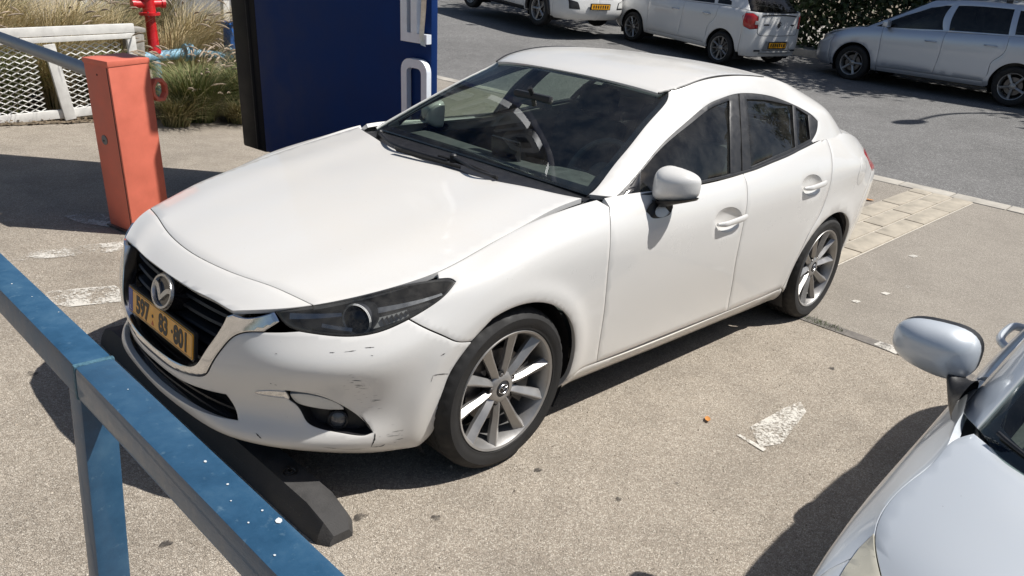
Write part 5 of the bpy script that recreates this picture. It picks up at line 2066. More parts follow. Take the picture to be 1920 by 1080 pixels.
W2, H2, T = .115, .262, .046
ring_ = ('r', rounded(2 * W2, 2 * H2, .075), rounded(2 * W2 - .10, 2 * H2 - .11, .035))
shin = [('b', -W2, -W2 + T + .01, -H2, H2), ('b', -W2 + T + .011, W2, -H2, -H2 + T + .01), ('b', -.022, .032, -H2 + T + .011, H2)]
H2 = .20
ring2_ = ('r', rounded(2 * W2, 2 * H2, .075), rounded(2 * W2 - .10, 2 * H2 - .15, .035))
esh = [('b', W2 - T, W2, -H2, H2), ('b', -W2, W2 - T - .001, H2 - T - .02, H2), ('b', -W2 * .8, W2 - T - .001, -.035, .035), ('b', -W2, W2 - T - .001, -H2, -H2 + T + .02)]
pe = [('b', -W2, W2, H2 - T - .02, H2), ('b', W2 - T, W2, -H2, H2 - T - .021), ('b', -W2, W2 - T - .001, -H2, -H2 + T + .02), ('b', -W2, -W2 + T, 0, H2 - T - .021), ('b', -W2 + T + .001, .03, -.0, .07)]
tee = [('b', -W2, -W2 + T, -.15, .15), ('b', -W2 + T + .001, W2, -.03, .03)]
letter(.98, [ring_])
letter(1.605, shin)
LMs = LMs @ Matrix.Translation((-.095, 0, 0)) @ Matrix.Diagonal((1.85, 1, 1, 1))      # out of view and invented; widened and deepened to show in the windscreen reflection
LDEP = .055
letter(2.20, pe)
letter(2.72, esh)
letter(3.22, [ring2_])
letter(3.66, tee)
LMs = LMs @ Matrix.Diagonal((1 / 1.85, 1, 1, 1)) @ Matrix.Translation((.095, 0, 0))
# peeled metal strip hanging off the lowest comb-shaped letter
pv, pf = [], []
for k, t in enumerate(np.linspace(0, 1, 10)):
    zz = 1.87 - .53 * t
    xx = .065 + .018 * math.sin(3 * t) + .02 * (t > .9)
    pv += [tuple(LMs @ Vector((xx, zz, .05 + .02 * t))), tuple(LMs @ Vector((xx + .035 + .015 * math.sin(5 * t), zz - .012, .075 - .03 * t)))]
pf = [(2 * k, 2 * k + 1, 2 * k + 3, 2 * k + 2) for k in range(9)]
mesh_obj('peeled_strip', pv, pf, mat('bent_aluminium', (.62, .60, .56), .35, metal=.8, noise=.2, nscale=30), sign, angle=60)

# ================================================================== white mesh gate, hydrant, pipe, grasses
WMET = mat('chalky_white_metal', (.66, .65, .62), .7, noise=.15, nscale=10, bump=.2, bscale=90)
gate = empty('mesh_gate', (.6, 6.2, 0), 0, 'white metal gate of diamond mesh panels standing before the dry grass', 'gate')
go = Vector((-.6, -6.2, 0))
GX0, GX1, GT = -2.2, 1.60, .90


def gpart(c, s, name, M=None, bev=.004):
    return part_at(MB().bbox(c, s, bev, M), name, WMET, gate, go)


gpart(((GX0 + GX1) / 2, 6.20, GT - .045), (GX1 - GX0, .05, .085), 'top_rail')
gpart(((GX0 + GX1) / 2 + .01, 6.186, GT - .12), (GX1 - GX0 - .1, .04, .05), 'inner_rail')
gpart((GX1 - .045, 6.198, GT / 2 - .045), (.085, .052, GT - .095), 'end_post')
gpart((.80, 6.170, .37), (.105, .045, .74), 'middle_post', Matrix.Rotation(math.radians(-6), 3, 'Y'))
gpart(((GX0 + GX1) / 2, 6.20, .06), (GX1 - GX0 - .1, .045, .085), 'bottom_rail')
gpart((GX0 + .04, 6.198, GT / 2 - .045), (.085, .052, GT - .095), 'end_post')


def diamond(x0, x1, z0, z1, y):
    mb = MB()
    cw, ch = .098, .052
    nx, nz = int((x1 - x0) / cw), int((z1 - z0) / ch)
    w = .0042
    for j in range(nz):
        for i in range(nx):
            cx, cz = x0 + (i + .5) * cw, z0 + (j + .5) * ch
            L_, R_, U_, D_ = (cx - cw / 2, cz), (cx + cw / 2, cz), (cx, cz + ch / 2), (cx, cz - ch / 2)
            for a, b in ((L_, U_), (U_, R_), (R_, D_), (D_, L_)):
                dx, dz = b[0] - a[0], b[1] - a[1]
                l_ = math.hypot(dx, dz)
                ox, oz = -dz / l_ * w, dx / l_ * w
                mb.add([(a[0] + ox + go[0], y + go[1], a[1] + oz), (b[0] + ox + go[0], y + go[1], b[1] + oz), (b[0] - ox + go[0], y + go[1] + .006, b[1] - oz), (a[0] - ox + go[0], y + go[1] + .006, a[1] - oz)], [(0, 1, 2, 3)])
    o = mb.build('mesh_panel', WMET, gate, smooth=False)
    o['kind'] = 'stuff'


diamond(-2.1, .74, .10, .80, 6.205)
diamond(.86, 1.52, .10, .76, 6.205)

RED = mat('hydrant_red', (.52, .012, .016), .35, noise=.15, nscale=10, coat=.3)
hyd = empty('fire_hydrant', (2.198, 7.3, .55), 0, 'red fire hydrant standing on a pale blue pipe among the grasses', 'hydrant')
MB().lathe([(.075, 0), (.075, .03), (.062, .05), (.058, .40), (.062, .43), (.118, .435), (.118, .465), (.075, .47), (.07, .62), (.09, .64), (.09, .67), (.05, .70), (.001, .71)], 28).build('barrel', RED, hyd)
for k in range(6):
    a = math.radians(60 * k)
    MB().lathe([(.011, .425), (.011, .475), (.001, .478)], 6, Matrix.Translation((.098 * math.cos(a), .098 * math.sin(a), 0))).build('flange_bolt', STEEL, hyd, smooth=False)
for sx_ in (-1, 1):
    MB().lathe([(.045, 0), (.045, .10), (.055, .10), (.055, .14), (.001, .145)], 20, Matrix.Translation((.05 * sx_, 0, .56)) @ Matrix.Rotation(sx_ * math.pi / 2, 4, 'Y')).build('outlet', RED, hyd)
PIPE = mat('pale_blue_pipe', (.22, .42, .55), .5, noise=.25, nscale=12)
pip_ = empty('water_pipe', (2.2, 7.3, .50), 0, 'pale blue water pipe with flanges under the red hydrant', 'pipe')
MB().tube([(-.28, -.02, 0), (.35, .02, .02), (.40, .02, .03)], .062, 20).build('pipe_run', PIPE, pip_)
MB().tube([(.40, .02, .03), (.62, .02, .0), (.9, .02, -.05), (1.25, .05, -.06)], .05, 18).build('pipe_run', PIPE, pip_)
for x in (.37, .44, .93):
    MB().tube([(x, .02, .03 - .09 * max(0, x - .4)), (x + .03, .02, .028 - .09 * max(0, x - .4))], .105, 20).build('flange', PIPE, pip_)
MB().tube([(0, 0, -.5), (0, 0, .02)], .055, 16).build('pipe_riser', PIPE, pip_)
MB().tube([(.9, .02, -.45), (.9, .02, -.05)], .05, 16).build('pipe_riser', PIPE, pip_)
vb = tag(MB().bbox((3.25, 7.35, .70), (.22, .2, .42), .03).tube([(3.25, 7.35, .0), (3.25, 7.35, .52)], .06, 12).bbox((3.25, 7.35, .93), (.26, .24, .04), .012).build('valve_box', mat('valve_blue', (.03, .13, .42), .45, noise=.2), None), 'bright blue valve housing beside the dark edge of the sign', 'valve')
blk = tag(MB().bbox((1.86, 7.05, .40), (.17, .2, .80), .015).bbox((1.86, 7.05, .84), (.20, .22, .05), .01).build('concrete_pillar', mat('pillar_concrete', (.34, .32, .29), .9, noise=.35, nscale=8, bump=.5, bscale=60), None), 'weathered concrete pillar just behind the mesh gate end', 'pillar')
tag(MB().bbox((3.1, 9.2, 1.32), (2.6, .12, .20), .01).bbox((2.1, 9.25, .6), (.1, .1, 1.25), .01).bbox((4.1, 9.25, .6), (.1, .1, 1.25), .01).build('white_beam', WMET, None), 'white painted beam on posts behind the hydrant', 'beam')

GM = []
for nm, c0, c1 in (('grass_straw', (.40, .31, .155), (.62, .51, .30)), ('grass_green', (.075, .10, .028), (.17, .19, .06)), ('grass_olive', (.16, .15, .06), (.32, .27, .13))):
    k = NT(nm)
    v = k.coord()
    k.l(k.ramp(k.noise(v, 9, 3), [(.3, c0), (.7, c1)]), k.b.inputs['Base Color'])
    k.set(Roughness=.75)
    k.b.inputs['Subsurface Weight'].default_value = 0.0
    GM.append(k.m)
PLUME = mat('grass_plume', (.34, .27, .20), .95, noise=.3, nscale=30)


def clump(c, n, h, spread, lean, mi, label, plumes=0, wid=.006):
    """fountain grass: blades arching out of one crown"""
    V, F, fm = [], [], []
    for k in range(n):
        a = random.uniform(0, 2 * math.pi)
        r0 = random.uniform(0, spread * .35)
        bx, by = r0 * math.cos(a), r0 * math.sin(a)
        hh = h * random.uniform(.45, 1.1)
        out = spread * random.uniform(.25, 1.15)
        a2 = a + random.gauss(0, .5)
        w = wid * random.uniform(.5, 1.2)
        sx_, sy_ = -math.sin(a2) * w, math.cos(a2) * w
        b = len(V)
        m_ = mi if random.random() < .8 else random.choice((0, 1, 2))
        for t in (0, .35, .7, 1.0):
            x = bx + math.cos(a2) * out * t ** 1.8 + lean[0] * t * t * h
            y = by + math.sin(a2) * out * t ** 1.8 + lean[1] * t * t * h
            z = hh * (t - .32 * t ** 3)
            f = 1 - t * .9
            V += [(x - sx_ * f, y - sy_ * f, z), (x + sx_ * f, y + sy_ * f, z)]
        for q in range(3):
            F.append((b + 2 * q, b + 2 * q + 1, b + 2 * q + 3, b + 2 * q + 2))
            fm.append(m_)
    for k in range(plumes):
        a = random.uniform(0, 2 * math.pi)
        out = spread * random.uniform(.3, 1.1)
        hh = h * random.uniform(.85, 1.15)
        b0 = Vector((math.cos(a) * out + lean[0] * h, math.sin(a) * out + lean[1] * h, hh * .8))
        d = Vector((math.cos(a) * .5 + lean[0] * 1.5, math.sin(a) * .5 + lean[1] * 1.5, .25)).normalized()
        L_ = random.uniform(.10, .17)
        mb = MB().tube([b0, b0 + d * L_ * .3, b0 + d * L_ * .7 + Vector((0, 0, -.01)), b0 + d * L_ + Vector((0, 0, -.03))], [.004, .011, .009, .002], 5)
        b = len(V)
        V += mb.v
        F += [tuple(q + b for q in f) for f in mb.f]
        fm += [3] * len(mb.f)
        mb = MB().tube([(b0.x * .15, b0.y * .15, .05), (b0.x * .6, b0.y * .6, hh * .55), tuple(b0)], .0015, 3)
        b = len(V)
        V += mb.v
        F += [tuple(q + b for q in f) for f in mb.f]
        fm += [0] * len(mb.f)
    o = mesh_obj('fountain_grass', V, F, None, None, smooth=False, mats=GM + [PLUME], fmat=fm)
    o.location = c
    tag(o, label, 'grass', 'fountain grass clumps')
    return o


clump((2.05, 5.95, 0), 1500, .80, .55, (-.05, -.12), 1, 'green fountain grass clump right behind the orange barrier post', 26)
clump((2.75, 6.15, 0), 1500, .82, .55, (-.10, -.10), 1, 'green fountain grass clump against the sign edge with many pale plumes', 34)
clump((1.72, 5.72, 0), 700, .48, .38, (.05, -.12), 2, 'low olive grass clump at the pavement edge by the barrier', 4)
clump((2.45, 5.72, 0), 700, .40, .40, (.0, -.12), 2, 'low straw-green grass clump at the foot of the sign', 4)
clump((3.3, 6.6, 0), 1100, 1.0, .6, (-.1, -.1), 2, 'tall olive grass clump hidden partly by the sign', 14)
clump((.95, 6.75, 0), 900, 1.15, .45, (.05, -.05), 0, 'straw coloured grass bursting through the mesh gate', 8)
clump((.05, 6.9, 0), 1300, 1.30, .55, (.15, .0), 0, 'dry straw grass clump behind the left mesh panel', 10)
clump((-.75, 6.8, 0), 1000, 1.25, .55, (.1, .0), 1, 'greenish dry grass clump at the left end of the gate', 8)
clump((.6, 7.6, 0), 1500, 1.55, .65, (.18, .0), 0, 'tall dry grass clump behind the middle of the mesh gate', 14)
clump((1.5, 7.9, 0), 1300, 1.55, .6, (.15, .0), 0, 'tall dry grass clump left of the red hydrant', 14)
clump((3.0, 8.1, 0), 1500, 1.55, .6, (.22, -.10), 0, 'tall straw grass clump right of the red hydrant, bent over', 16)
clump((-.3, 8.0, 0), 1200, 1.6, .65, (.1, .0), 0, 'tall dry grass clump at the far left', 8)
clump((2.2, 8.9, 0), 1200, 1.5, .65, (.1, .0), 2, 'olive grass clump behind the red hydrant', 10)
clump((4.1, 8.3, 0), 1200, 1.5, .65, (.1, .0), 0, 'straw grass clump behind the blue valve housing', 10)
clump((1.0, 9.4, 0), 1300, 1.9, .8, (.1, .0), 2, 'tallest dark grass clump behind the others', 8)
clump((-.9, 9.0, 0), 1300, 1.9, .8, (.1, .0), 2, 'tall olive grass clump in the far left corner', 8)
clump((.35, 6.55, 0), 1100, .95, .5, (.05, .0), 1, 'green grass pushing against the mesh behind the left panel', 6)
clump((1.35, 6.55, 0), 1000, .95, .5, (.0, .0), 1, 'green grass pushing against the mesh behind the right panel', 8)
clump((-.5, 6.5, 0), 1000, .95, .5, (.0, .0), 2, 'olive grass pushing against the mesh at the far left', 6)
clump((2.3, 6.55, 0), 1200, .75, .6, (-.05, -.08), 1, 'green grass clump in front of the pale blue pipe', 20)
clump((2.6, 7.6, 0), 1400, 1.25, .6, (.15, -.08), 0, 'straw grass clump between the hydrant and the sign', 16)
clump((3.5, 7.2, 0), 1300, 1.2, .6, (.0, -.08), 2, 'olive grass clump beside the blue valve housing', 14)
clump((1.9, 7.7, 0), 1200, 1.35, .5, (.1, .0), 0, 'dry grass clump behind the concrete pillar', 12)
clump((.2, 7.4, 0), 1500, 1.5, .6, (.15, .0), 0, 'dense dry grass clump behind the left half of the gate', 12)
clump((1.1, 7.3, 0), 1500, 1.5, .6, (.15, .0), 0, 'dense dry grass clump behind the right half of the gate', 12)
clump((3.2, 9.9, 0), 1500, 1.9, .8, (.1, .0), 2, 'tall grass clump behind the white beam', 8)
# dead leaves and roots at the gate foot
lv_, lf_ = [], []
for k in range(420):
    x, y = random.uniform(-1.2, 1.5), random.gauss(6.08, .06)
    s = random.uniform(.008, .03)
    a = random.uniform(0, 6.28)
    z = random.uniform(.002, .03)
    b = len(lv_)
    for q in range(4):
        lv_.append((x + s * math.cos(a + q * 1.57) * (1 if q % 2 else .5), y + s * math.sin(a + q * 1.57) * (1 if q % 2 else .5), z + random.uniform(0, .015)))
    lf_.append((b, b + 1, b + 2, b + 3))
tag(mesh_obj('leaf_litter', lv_, lf_, mat('litter', (.15, .11, .07), .9, noise=.5, nscale=20), None, smooth=False), 'dry leaf litter along the foot of the mesh gate', 'litter', kind='stuff')
tag(sheet('planting_bed', -30, RAMP_X, 6.05, 40, mat('bed_earth', (.16, .125, .085), .95, noise=.35, nscale=6, bump=.6, bscale=50), .008), kind='structure')

# upright things follow the plumb line
bpy.context.view_layer.update()
for o in (sign, bar, gate, hyd, pip_):
    M0 = o.matrix_world.copy()
    t = M0.translation.copy()
    M0.translation = (0, 0, 0)
    M1 = LEAN @ M0
    M1.translation = t
    o.matrix_world = M1
# ================================================================== cars parked across the street
def simple_car(name, label, contact, fdir, paint, sp, left=True):
    """a whole car from a few measures (own frame: front axle at x=0, nose towards -x, left side y<0)"""
    root = empty(name, (0, 0, 0), 0, label, 'car', 'cars parked across the street')
    X = Vector((-fdir[0], -fdir[1], 0)).normalized()
    Z = Vector((-RAMP_S, -(.05 if contact[1] > 5 else .0), 1)).normalized()
    X = (X - Z * X.dot(Z)).normalized()
    Y = Z.cross(X)
    hw, wb, x0, x1, R = sp['hw'], sp['wb'], sp['x0'], sp['x1'], sp['R']
    tr = hw - .105
    org = Vector(contact) + Y * ((tr + .1) if left else -(tr + .1))
    M = Matrix((X, Y, Z)).transposed().to_4x4()
    M.translation = org
    root.matrix_world = M
    zb = lambda x: float(np.interp(x, *zip(*sp['belt'])))
    xs = [0.0, .5, wb * .5, wb - .5, wb]
    cols = [(x0, 0), (x0 + .015, .5), (x0 + .09, .80), (x0 + .27, .95)] + [(x, 1.0) for x in xs] + [(x1 - .28, .965), (x1 - .10, .86), (x1 - .015, .5), (x1, 0)]
    rows = []
    zr = sp['zrear']
    for r in range(6):
        row = []
        for k, (x, f) in enumerate(cols):
            top = zb(x) if k < 10 else zb(x) * (1 - (k - 9) / 4) + zr * (k - 9) / 4
            base = (.24, .34, .56)[r] if r < 3 else (None, top - .20 if top > .9 else .56 + (top - .56) * .45, top - .09, top)[r - 2]
            w = hw * f * ((.93, .985, 1.0, 1.0, .985, sp.get('tumble', .925))[r])
            xx = x
            if k < 4:
                xx += (.07, .0, .0, .035, .075, .12)[r] * sp.get('nose', 1.0)
            if k > 8:
                xx -= (.05, .0, .0, .05, .07, .09)[r] * (k - 8) / 4 * sp.get('tail', 1.0)
            row.append((xx, -w, base))
        rows.append(row)
    S = Surf(rows, nu=260, nv=90)

    def flare(T):
        return T
    top = rows[-1]
    # arch helper
    Ra = R + .055

    def arch(cx, a0, a1, n=14):
        return [('s', cx + Ra * math.cos(a), R + Ra * math.sin(a)) for a in np.linspace(math.radians(a0), math.radians(a1), n)]
    kw = dict(step=.07, depth=.02, gap=.003, bev=.003, edge_step=.035)
    V1 = S.L[1]

    def topline(xa, xb, n=10):
        us = []
        for x in np.linspace(xa, xb, n):
            u = np.argmin(np.abs(S.T[-1, :, 0] - x) + 9 * (np.abs(S.T[-1, :, 1]) < .35 * hw)) / (S.nu - 1) * S.L[0]
            us.append((u, V1))
        return us
    xa = -Ra - .04
    d0, d1, d2 = sp['doors']
    low = .26
    bz = .60 * V1
    ua = topline(xa, xa, 1)[0][0]
    xb = wb + Ra + .06
    # nose
    hl = [[('s', *p) if p[2] == 's' else ('f', p[0], p[1]) for p in sp['headlight']]]
    hlp = dedupe(resample(np.array([S.uv(('s', p[0], p[1]) if p[2] == 's' else ('f', p[0], p[1])) for p in sp['headlight']]), .05))
    nosep = np.vstack([[(0, 0)], [(0, V1)], [(ua * k / 12, V1) for k in range(1, 13)], outline(S, [[('s', xa, zb(xa) - .05), ('s', xa, .27)]]), [(ua * (1 - k / 12), 0) for k in range(0, 13)]])
    grl = dedupe(np.array([S.uv(('f', *p)) for p in sp['grille']]))
    grl[0, 0] = grl[-1, 0] = 0
    nose_ = panel(S, 'front_bumper', None, paint, root, poly=dedupe(nosep), holes=[hlp, grl], whole='front', **kw)
    panel(S, 'headlight', None, CLEARW, root, poly=hlp, **kw)
    g_ = panel(S, 'grille', None, GLOSSBLACK, root, poly=grl, whole='front', off=-.02, **kw)
    for k in range(3):
        z = sp['grille'][0][1] + (sp['grille'][-1][1] - sp['grille'][0][1]) * (k + 1) / 4
        P, N = S.ev(np.array([S.uv(('f', w, z)) for w in np.linspace(.0005, sp['grille'][1][0] * .95, 8)]), -.008)
        pts = [(p[0], -p[1], p[2]) for p in P[::-1]] + [tuple(p) for p in P[1:]]
        MB().tube(pts, .010, 6).build('grille_bar', CHROME, g_)
    if sp.get('fog'):
        fg = dedupe(resample(np.array([S.uv(('f', *p)) for p in sp['fog']]), .04))
        fo_, _ = panel(S, 'fog_lamp', None, TRIM, root, poly=fg, off=.003, **kw)
        panel(S, 'fog_lens', None, CLEARW, fo_, both=False, poly=inset(fg, .025), off=.008, **kw)
    # sides
    fen = np.vstack([topline(xa, d0), outline(S, [[('s', d0, zb(d0) - .06), ('s', d0 + .02, .6), ('s', d0 + .02, low)], [('s', d0 + .02, low), ('s', Ra * .985, low)], arch(0, -9, 189, 18), [('s', -Ra - .01, .26), ('s', xa, .27)], [('s', xa, .27), ('s', xa, zb(xa) - .05)]])])
    panel(S, 'front_fender', None, paint, root, poly=dedupe(fen), **kw)
    f1 = np.vstack([topline(d0, d1), outline(S, [[('s', d1, zb(d1) - .06), ('s', d1 - .01, .6), ('s', d1 - .05, .34)], [('s', d1 - .05, .34), ('s', d0 + .02, .33)], [('s', d0 + .02, .33), ('s', d0 + .02, .6), ('s', d0, zb(d0) - .06)]])])
    dA = panel(S, 'front_door', None, paint, root, both=False, poly=dedupe(f1), **kw)
    xw = wb - Ra
    f2 = np.vstack([topline(d1, d2), outline(S, [[('s', d2, zb(d2) - .06), ('s', d2 - .02, .82), ('s', d2 - .16, .66), ('s', xw - .04, .46), ('s', xw - .10, .345)], [('s', xw - .10, .345), ('s', d1 - .05, .34)], [('s', d1 - .05, .34), ('s', d1 - .01, .6), ('s', d1, zb(d1) - .06)]])])
    dB = panel(S, 'rear_door', None, paint, root, both=False, poly=dedupe(f2), **kw)
    for d_, hx in ((dA, d1 - .20), (dB, d2 - .24)):
        P, N = S.ev(np.array([S.uv(('s', hx - .10 + .2 * t, zb(hx) - sp.get('hz', .17))) for t in np.linspace(0, 1, 7)]), np.array([.004, .030, .036, .036, .036, .030, .004]))
        MB().tube(P, .012, 8).build('door_handle', sp.get('handle', paint), d_)
        mirror_obj(d_, root)
    sill = outline(S, [[('s', Ra * .985, low), ('s', d0 + .02, low), ('s', d0 + .02, .328)], [('s', d0 + .02, .328), ('s', d1 - .05, .337), ('s', xw - .10, .342)], [('s', xw - .06, .25), ('s', Ra, .25)]])
    panel(S, 'door_sill', None, sp.get('sill', paint), root, poly=sill, **kw)
    q = np.vstack([topline(d2, xb), outline(S, [[('s', xb, zb(xb) - .08), ('s', xb, .3)], [('s', xb, .3), ('s', wb + Ra, .3)], arch(wb, -3, 186, 18), [('s', xw - .05, .25), ('s', xw - .10, .345), ('s', xw - .04, .46), ('s', d2 - .16, .66), ('s', d2 - .02, .82), ('s', d2, zb(d2) - .06)]])])
    panel(S, 'quarter_panel', None, paint, root, poly=dedupe(q), **kw)
    # tail
    ub = topline(xb, xb, 1)[0][0]
    LU = S.L[0]
    tl = dedupe(resample(np.array([S.uv(('s', p[0], p[1]) if p[2] == 's' else ('r', p[0], p[1])) for p in sp['tail_lamp']]), .05))
    hz = sp.get('hatch_low', .62)
    tp = np.vstack([[(LU, V1)], [(LU + (ub - LU) * k / 12, V1) for k in range(1, 13)], outline(S, [[('s', xb, zb(xb) - .08), ('s', xb, .3)]]), [(ub + (LU - ub) * k / 12, 0) for k in range(0, 13)]])
    tail = panel(S, 'rear_bumper', None, paint, root, poly=dedupe(tp), holes=[tl], whole='rear', **kw)
    t_, _ = panel(S, 'tail_lamp', None, REDLENS, root, poly=tl, **kw)
    if sp.get('rear_detail'):
        def rear(w, z, off):
            P, N = S.ev(np.array([S.uv(('r', max(abs(w), .0005), z))]), off)
            p = P[0].copy()
            if w > 0:
                p[1] *= -1
            return p
        # hatch seam, plate recess, plate, badge
        seam = [rear(w, z, .001) for w, z in ((-.60, .98), (-.585, .80), (-.56, .66), (-.40, .635), (0, .63), (.40, .635), (.56, .66), (.585, .80), (.60, .98))]
        MB().tube(smooth_line(seam, n=60), .004, 5).build('hatch_seam', TRIM, tail)
        MB().tube(smooth_line([rear(w, 1.005 - .02 * (abs(w) / .5) ** 2, .004) for w in np.linspace(-.5, .5, 9)], n=30), .012, 6).build('hatch_trim', TRIM, tail)
        c = rear(0, .46, .012)
        Rm = Matrix(((0, 0, 1, c[0]), (1, 0, 0, 0), (0, 1, 0, c[2]), (0, 0, 0, 1)))
        MB().prism([(-.40, -.09), (.40, -.09), (.33, .07), (-.33, .07)], -.02, .002, Rm).build('plate_recess', mat('recess_grey', (.25, .25, .25), .5), tail)
        pl = MB().prism(rounded(.535, .125, .01), .002, .010, Rm).build('license_plate', PLATEK, root)
        MB().prism(rounded(.50, .095, .006), .010, .013, Rm).build('plate_face', PLATEY, pl)
        for k in range(7):
            MB().prism([(-.21 + k * .064, -.03), (-.21 + k * .064 + .034, -.03), (-.21 + k * .064 + .034, .03), (-.21 + k * .064, .03)], .013, .0145, Rm).build('plate_digit', PLATEK, pl)
        c = rear(0, .83, .010)
        Rm2 = Matrix(((0, 0, 1, c[0]), (1, 0, 0, 0), (0, 1, 0, c[2]), (0, 0, 0, 1)))
        MB().prism([(-.005, .062), (.045, .032), (.045, .018), (-.012, .034), (.045, -.004), (.005, -.062), (-.045, -.032), (-.045, -.018), (.012, -.034), (-.045, .004)], 0, .012, Rm2).build('badge', GLOSSBLACK, tail)
        for dx, n_ in ((-.43, 6), (.36, 4)):
            for k in range(n_):
                MB().prism([(dx + k * .026, -.012), (dx + k * .026 + .017, -.012), (dx + k * .026 + .017, .012), (dx + k * .026, .012)], 0, .008, Rm2 @ Matrix.Translation((0, -.005, -.004 - .1 * abs(dx) * .2))).build('badge_letter', GLOSSBLACK, tail)
        for sd in (-1, 1):
            c = rear(.52 * sd, .36, .004)
            MB().bbox(c, (.02, .16, .03), .004).build('bumper_vent', TRIM, tail)
        P0_ = [rear(w, .335, .006) for w in np.linspace(-.45, .45, 9)]
        MB().tube(P0_, .03, 8).build('bumper_skid', mat('skid_grey', (.35, .35, .34), .5), tail)
        P, N = S.ev(np.array([S.uv(('r', .62, .86))]), .006)
        MB().bbox(P[0], (.03, .09, .07), .012).build('reverse_lamp', CLEARW, t_)
    if sp.get('front_plate'):
        z = sp['front_plate']
        P, N = S.ev(np.array([S.uv(('f', .0005, z))]), .02)
        c = P[0]
        Rm = Matrix(((0, 0, -1, c[0] - .02), (-1, 0, 0, 0), (0, 1, 0, c[2]), (0, 0, 0, 1)))
        pl = MB().prism(rounded(.535, .125, .01), -.02, .008, Rm).build('license_plate', PLATEK, root)
        MB().prism(rounded(.50, .095, .006), .008, .011, Rm).build('plate_face', PLATEY, pl)
        for k in range(7):
            MB().prism([(-.21 + k * .064, -.03), (-.21 + k * .064 + .034, -.03), (-.21 + k * .064 + .034, .03), (-.21 + k * .064, .03)], .011, .0125, Rm).build('plate_digit', PLATEK, pl)
    # greenhouse
    g = sp['gh']
    GHs = Surf(make_rows(g), nu=240, nv=70)
    GLs = GHs.L
    wu = [GHs.T[int(v * (GHs.nv - 1)), :, :] for v in (0, 1)]

    def col_u(k):                                   # u of a net column
        P = np.array(make_rows(g))
        e = np.concatenate([P[:, 1:3][:, ::-1] * np.array([1, -1, 1]), P, P[:, -3:-1][:, ::-1] * np.array([1, -1, 1])], 1)
        t = np.r_[0, np.cumsum(np.linalg.norm(np.diff(e, axis=1), axis=2).mean(0))]
        return t[2 + k] - t[2]
    uA, uD = col_u(2) - .01, col_u(len(g[0]) - 3) + .01
    side = [(uA, 0)] + [(uA, GLs[1] * k / 6) for k in range(1, 7)] + [(uA + (uD - uA) * k / 30, GLs[1]) for k in range(1, 31)] + [(uD, GLs[1] * (1 - k / 6)) for k in range(1, 7)] + [(uD + (uA - uD) * k / 30, 0) for k in range(1, 30)]
    holes = []
    for w in sp['windows']:
        holes.append(dedupe(resample(np.array([GHs.uv(('s', *p)) for p in w]), .05)))
    panel(GHs, 'pillar_frame', None, paint, root, poly=dedupe(np.array(side)), holes=holes, **kw)
    for h in holes:
        panel(GHs, 'side_window', None, DARKGLASS, root, poly=h, step=.1, depth=.01, off=-.004, gap=.0, bev=.002, edge_step=.04)
    n_ = 10
    wsp = [(0, 0)] + [(uA * k / n_, 0) for k in range(1, n_ + 1)] + [(uA, GLs[1] * k / n_) for k in range(1, n_ + 1)] + [(uA * (1 - k / n_), GLs[1]) for k in range(1, n_ + 1)]
    panel(GHs, 'windshield', None, DARKGLASS, root, poly=dedupe(np.array(wsp)), whole='front', step=.1, depth=.01, gap=.002, bev=.002, edge_step=.04)
    rwp = [(GLs[0], 0)] + [(GLs[0] + (uD - GLs[0]) * k / n_, 0) for k in range(1, n_ + 1)] + [(uD, GLs[1] * k / n_) for k in range(1, n_ + 1)] + [(uD + (GLs[0] - uD) * k / n_, GLs[1]) for k in range(1, n_ + 1)]
    panel(GHs, 'rear_window', None, DARKGLASS, root, poly=dedupe(np.array(rwp)), whole='rear', step=.1, depth=.01, gap=.002, bev=.002, edge_step=.04)
    tp_ = g[-1]
    ed = tp_[2:-2]
    RFs = Surf(top_sheet(ed, [(tp_[0][0], tp_[0][2])] + [(x, z + sp.get('crown', .04)) for x, w, z in ed[1:-1]] + [(tp_[-1][0], tp_[-1][2])]), nu=60, nv=60, mir1=False)
    rl = RFs.L
    panel(RFs, 'roof', None, paint, root, poly=[(0, 0)] + [(rl[0] * k / 8, 0) for k in range(1, 9)] + [(rl[0], rl[1] * k / 14) for k in range(1, 15)] + [(rl[0] * (1 - k / 8), rl[1]) for k in range(1, 9)], whole='front', **kw)
    he = [tuple(q) for q in sp['hood_edge']]
    HDs = Surf(top_sheet(he, sp['hood_mid']), nu=60, nv=60, mir1=False)
    rl = HDs.L
    panel(HDs, 'hood', None, paint, root, poly=[(0, 0)] + [(rl[0] * k / 8, 0) for k in range(1, 9)] + [(rl[0], rl[1] * k / 14) for k in range(1, 15)] + [(rl[0] * (1 - k / 8), rl[1]) for k in range(1, 9)], whole='front', **kw)
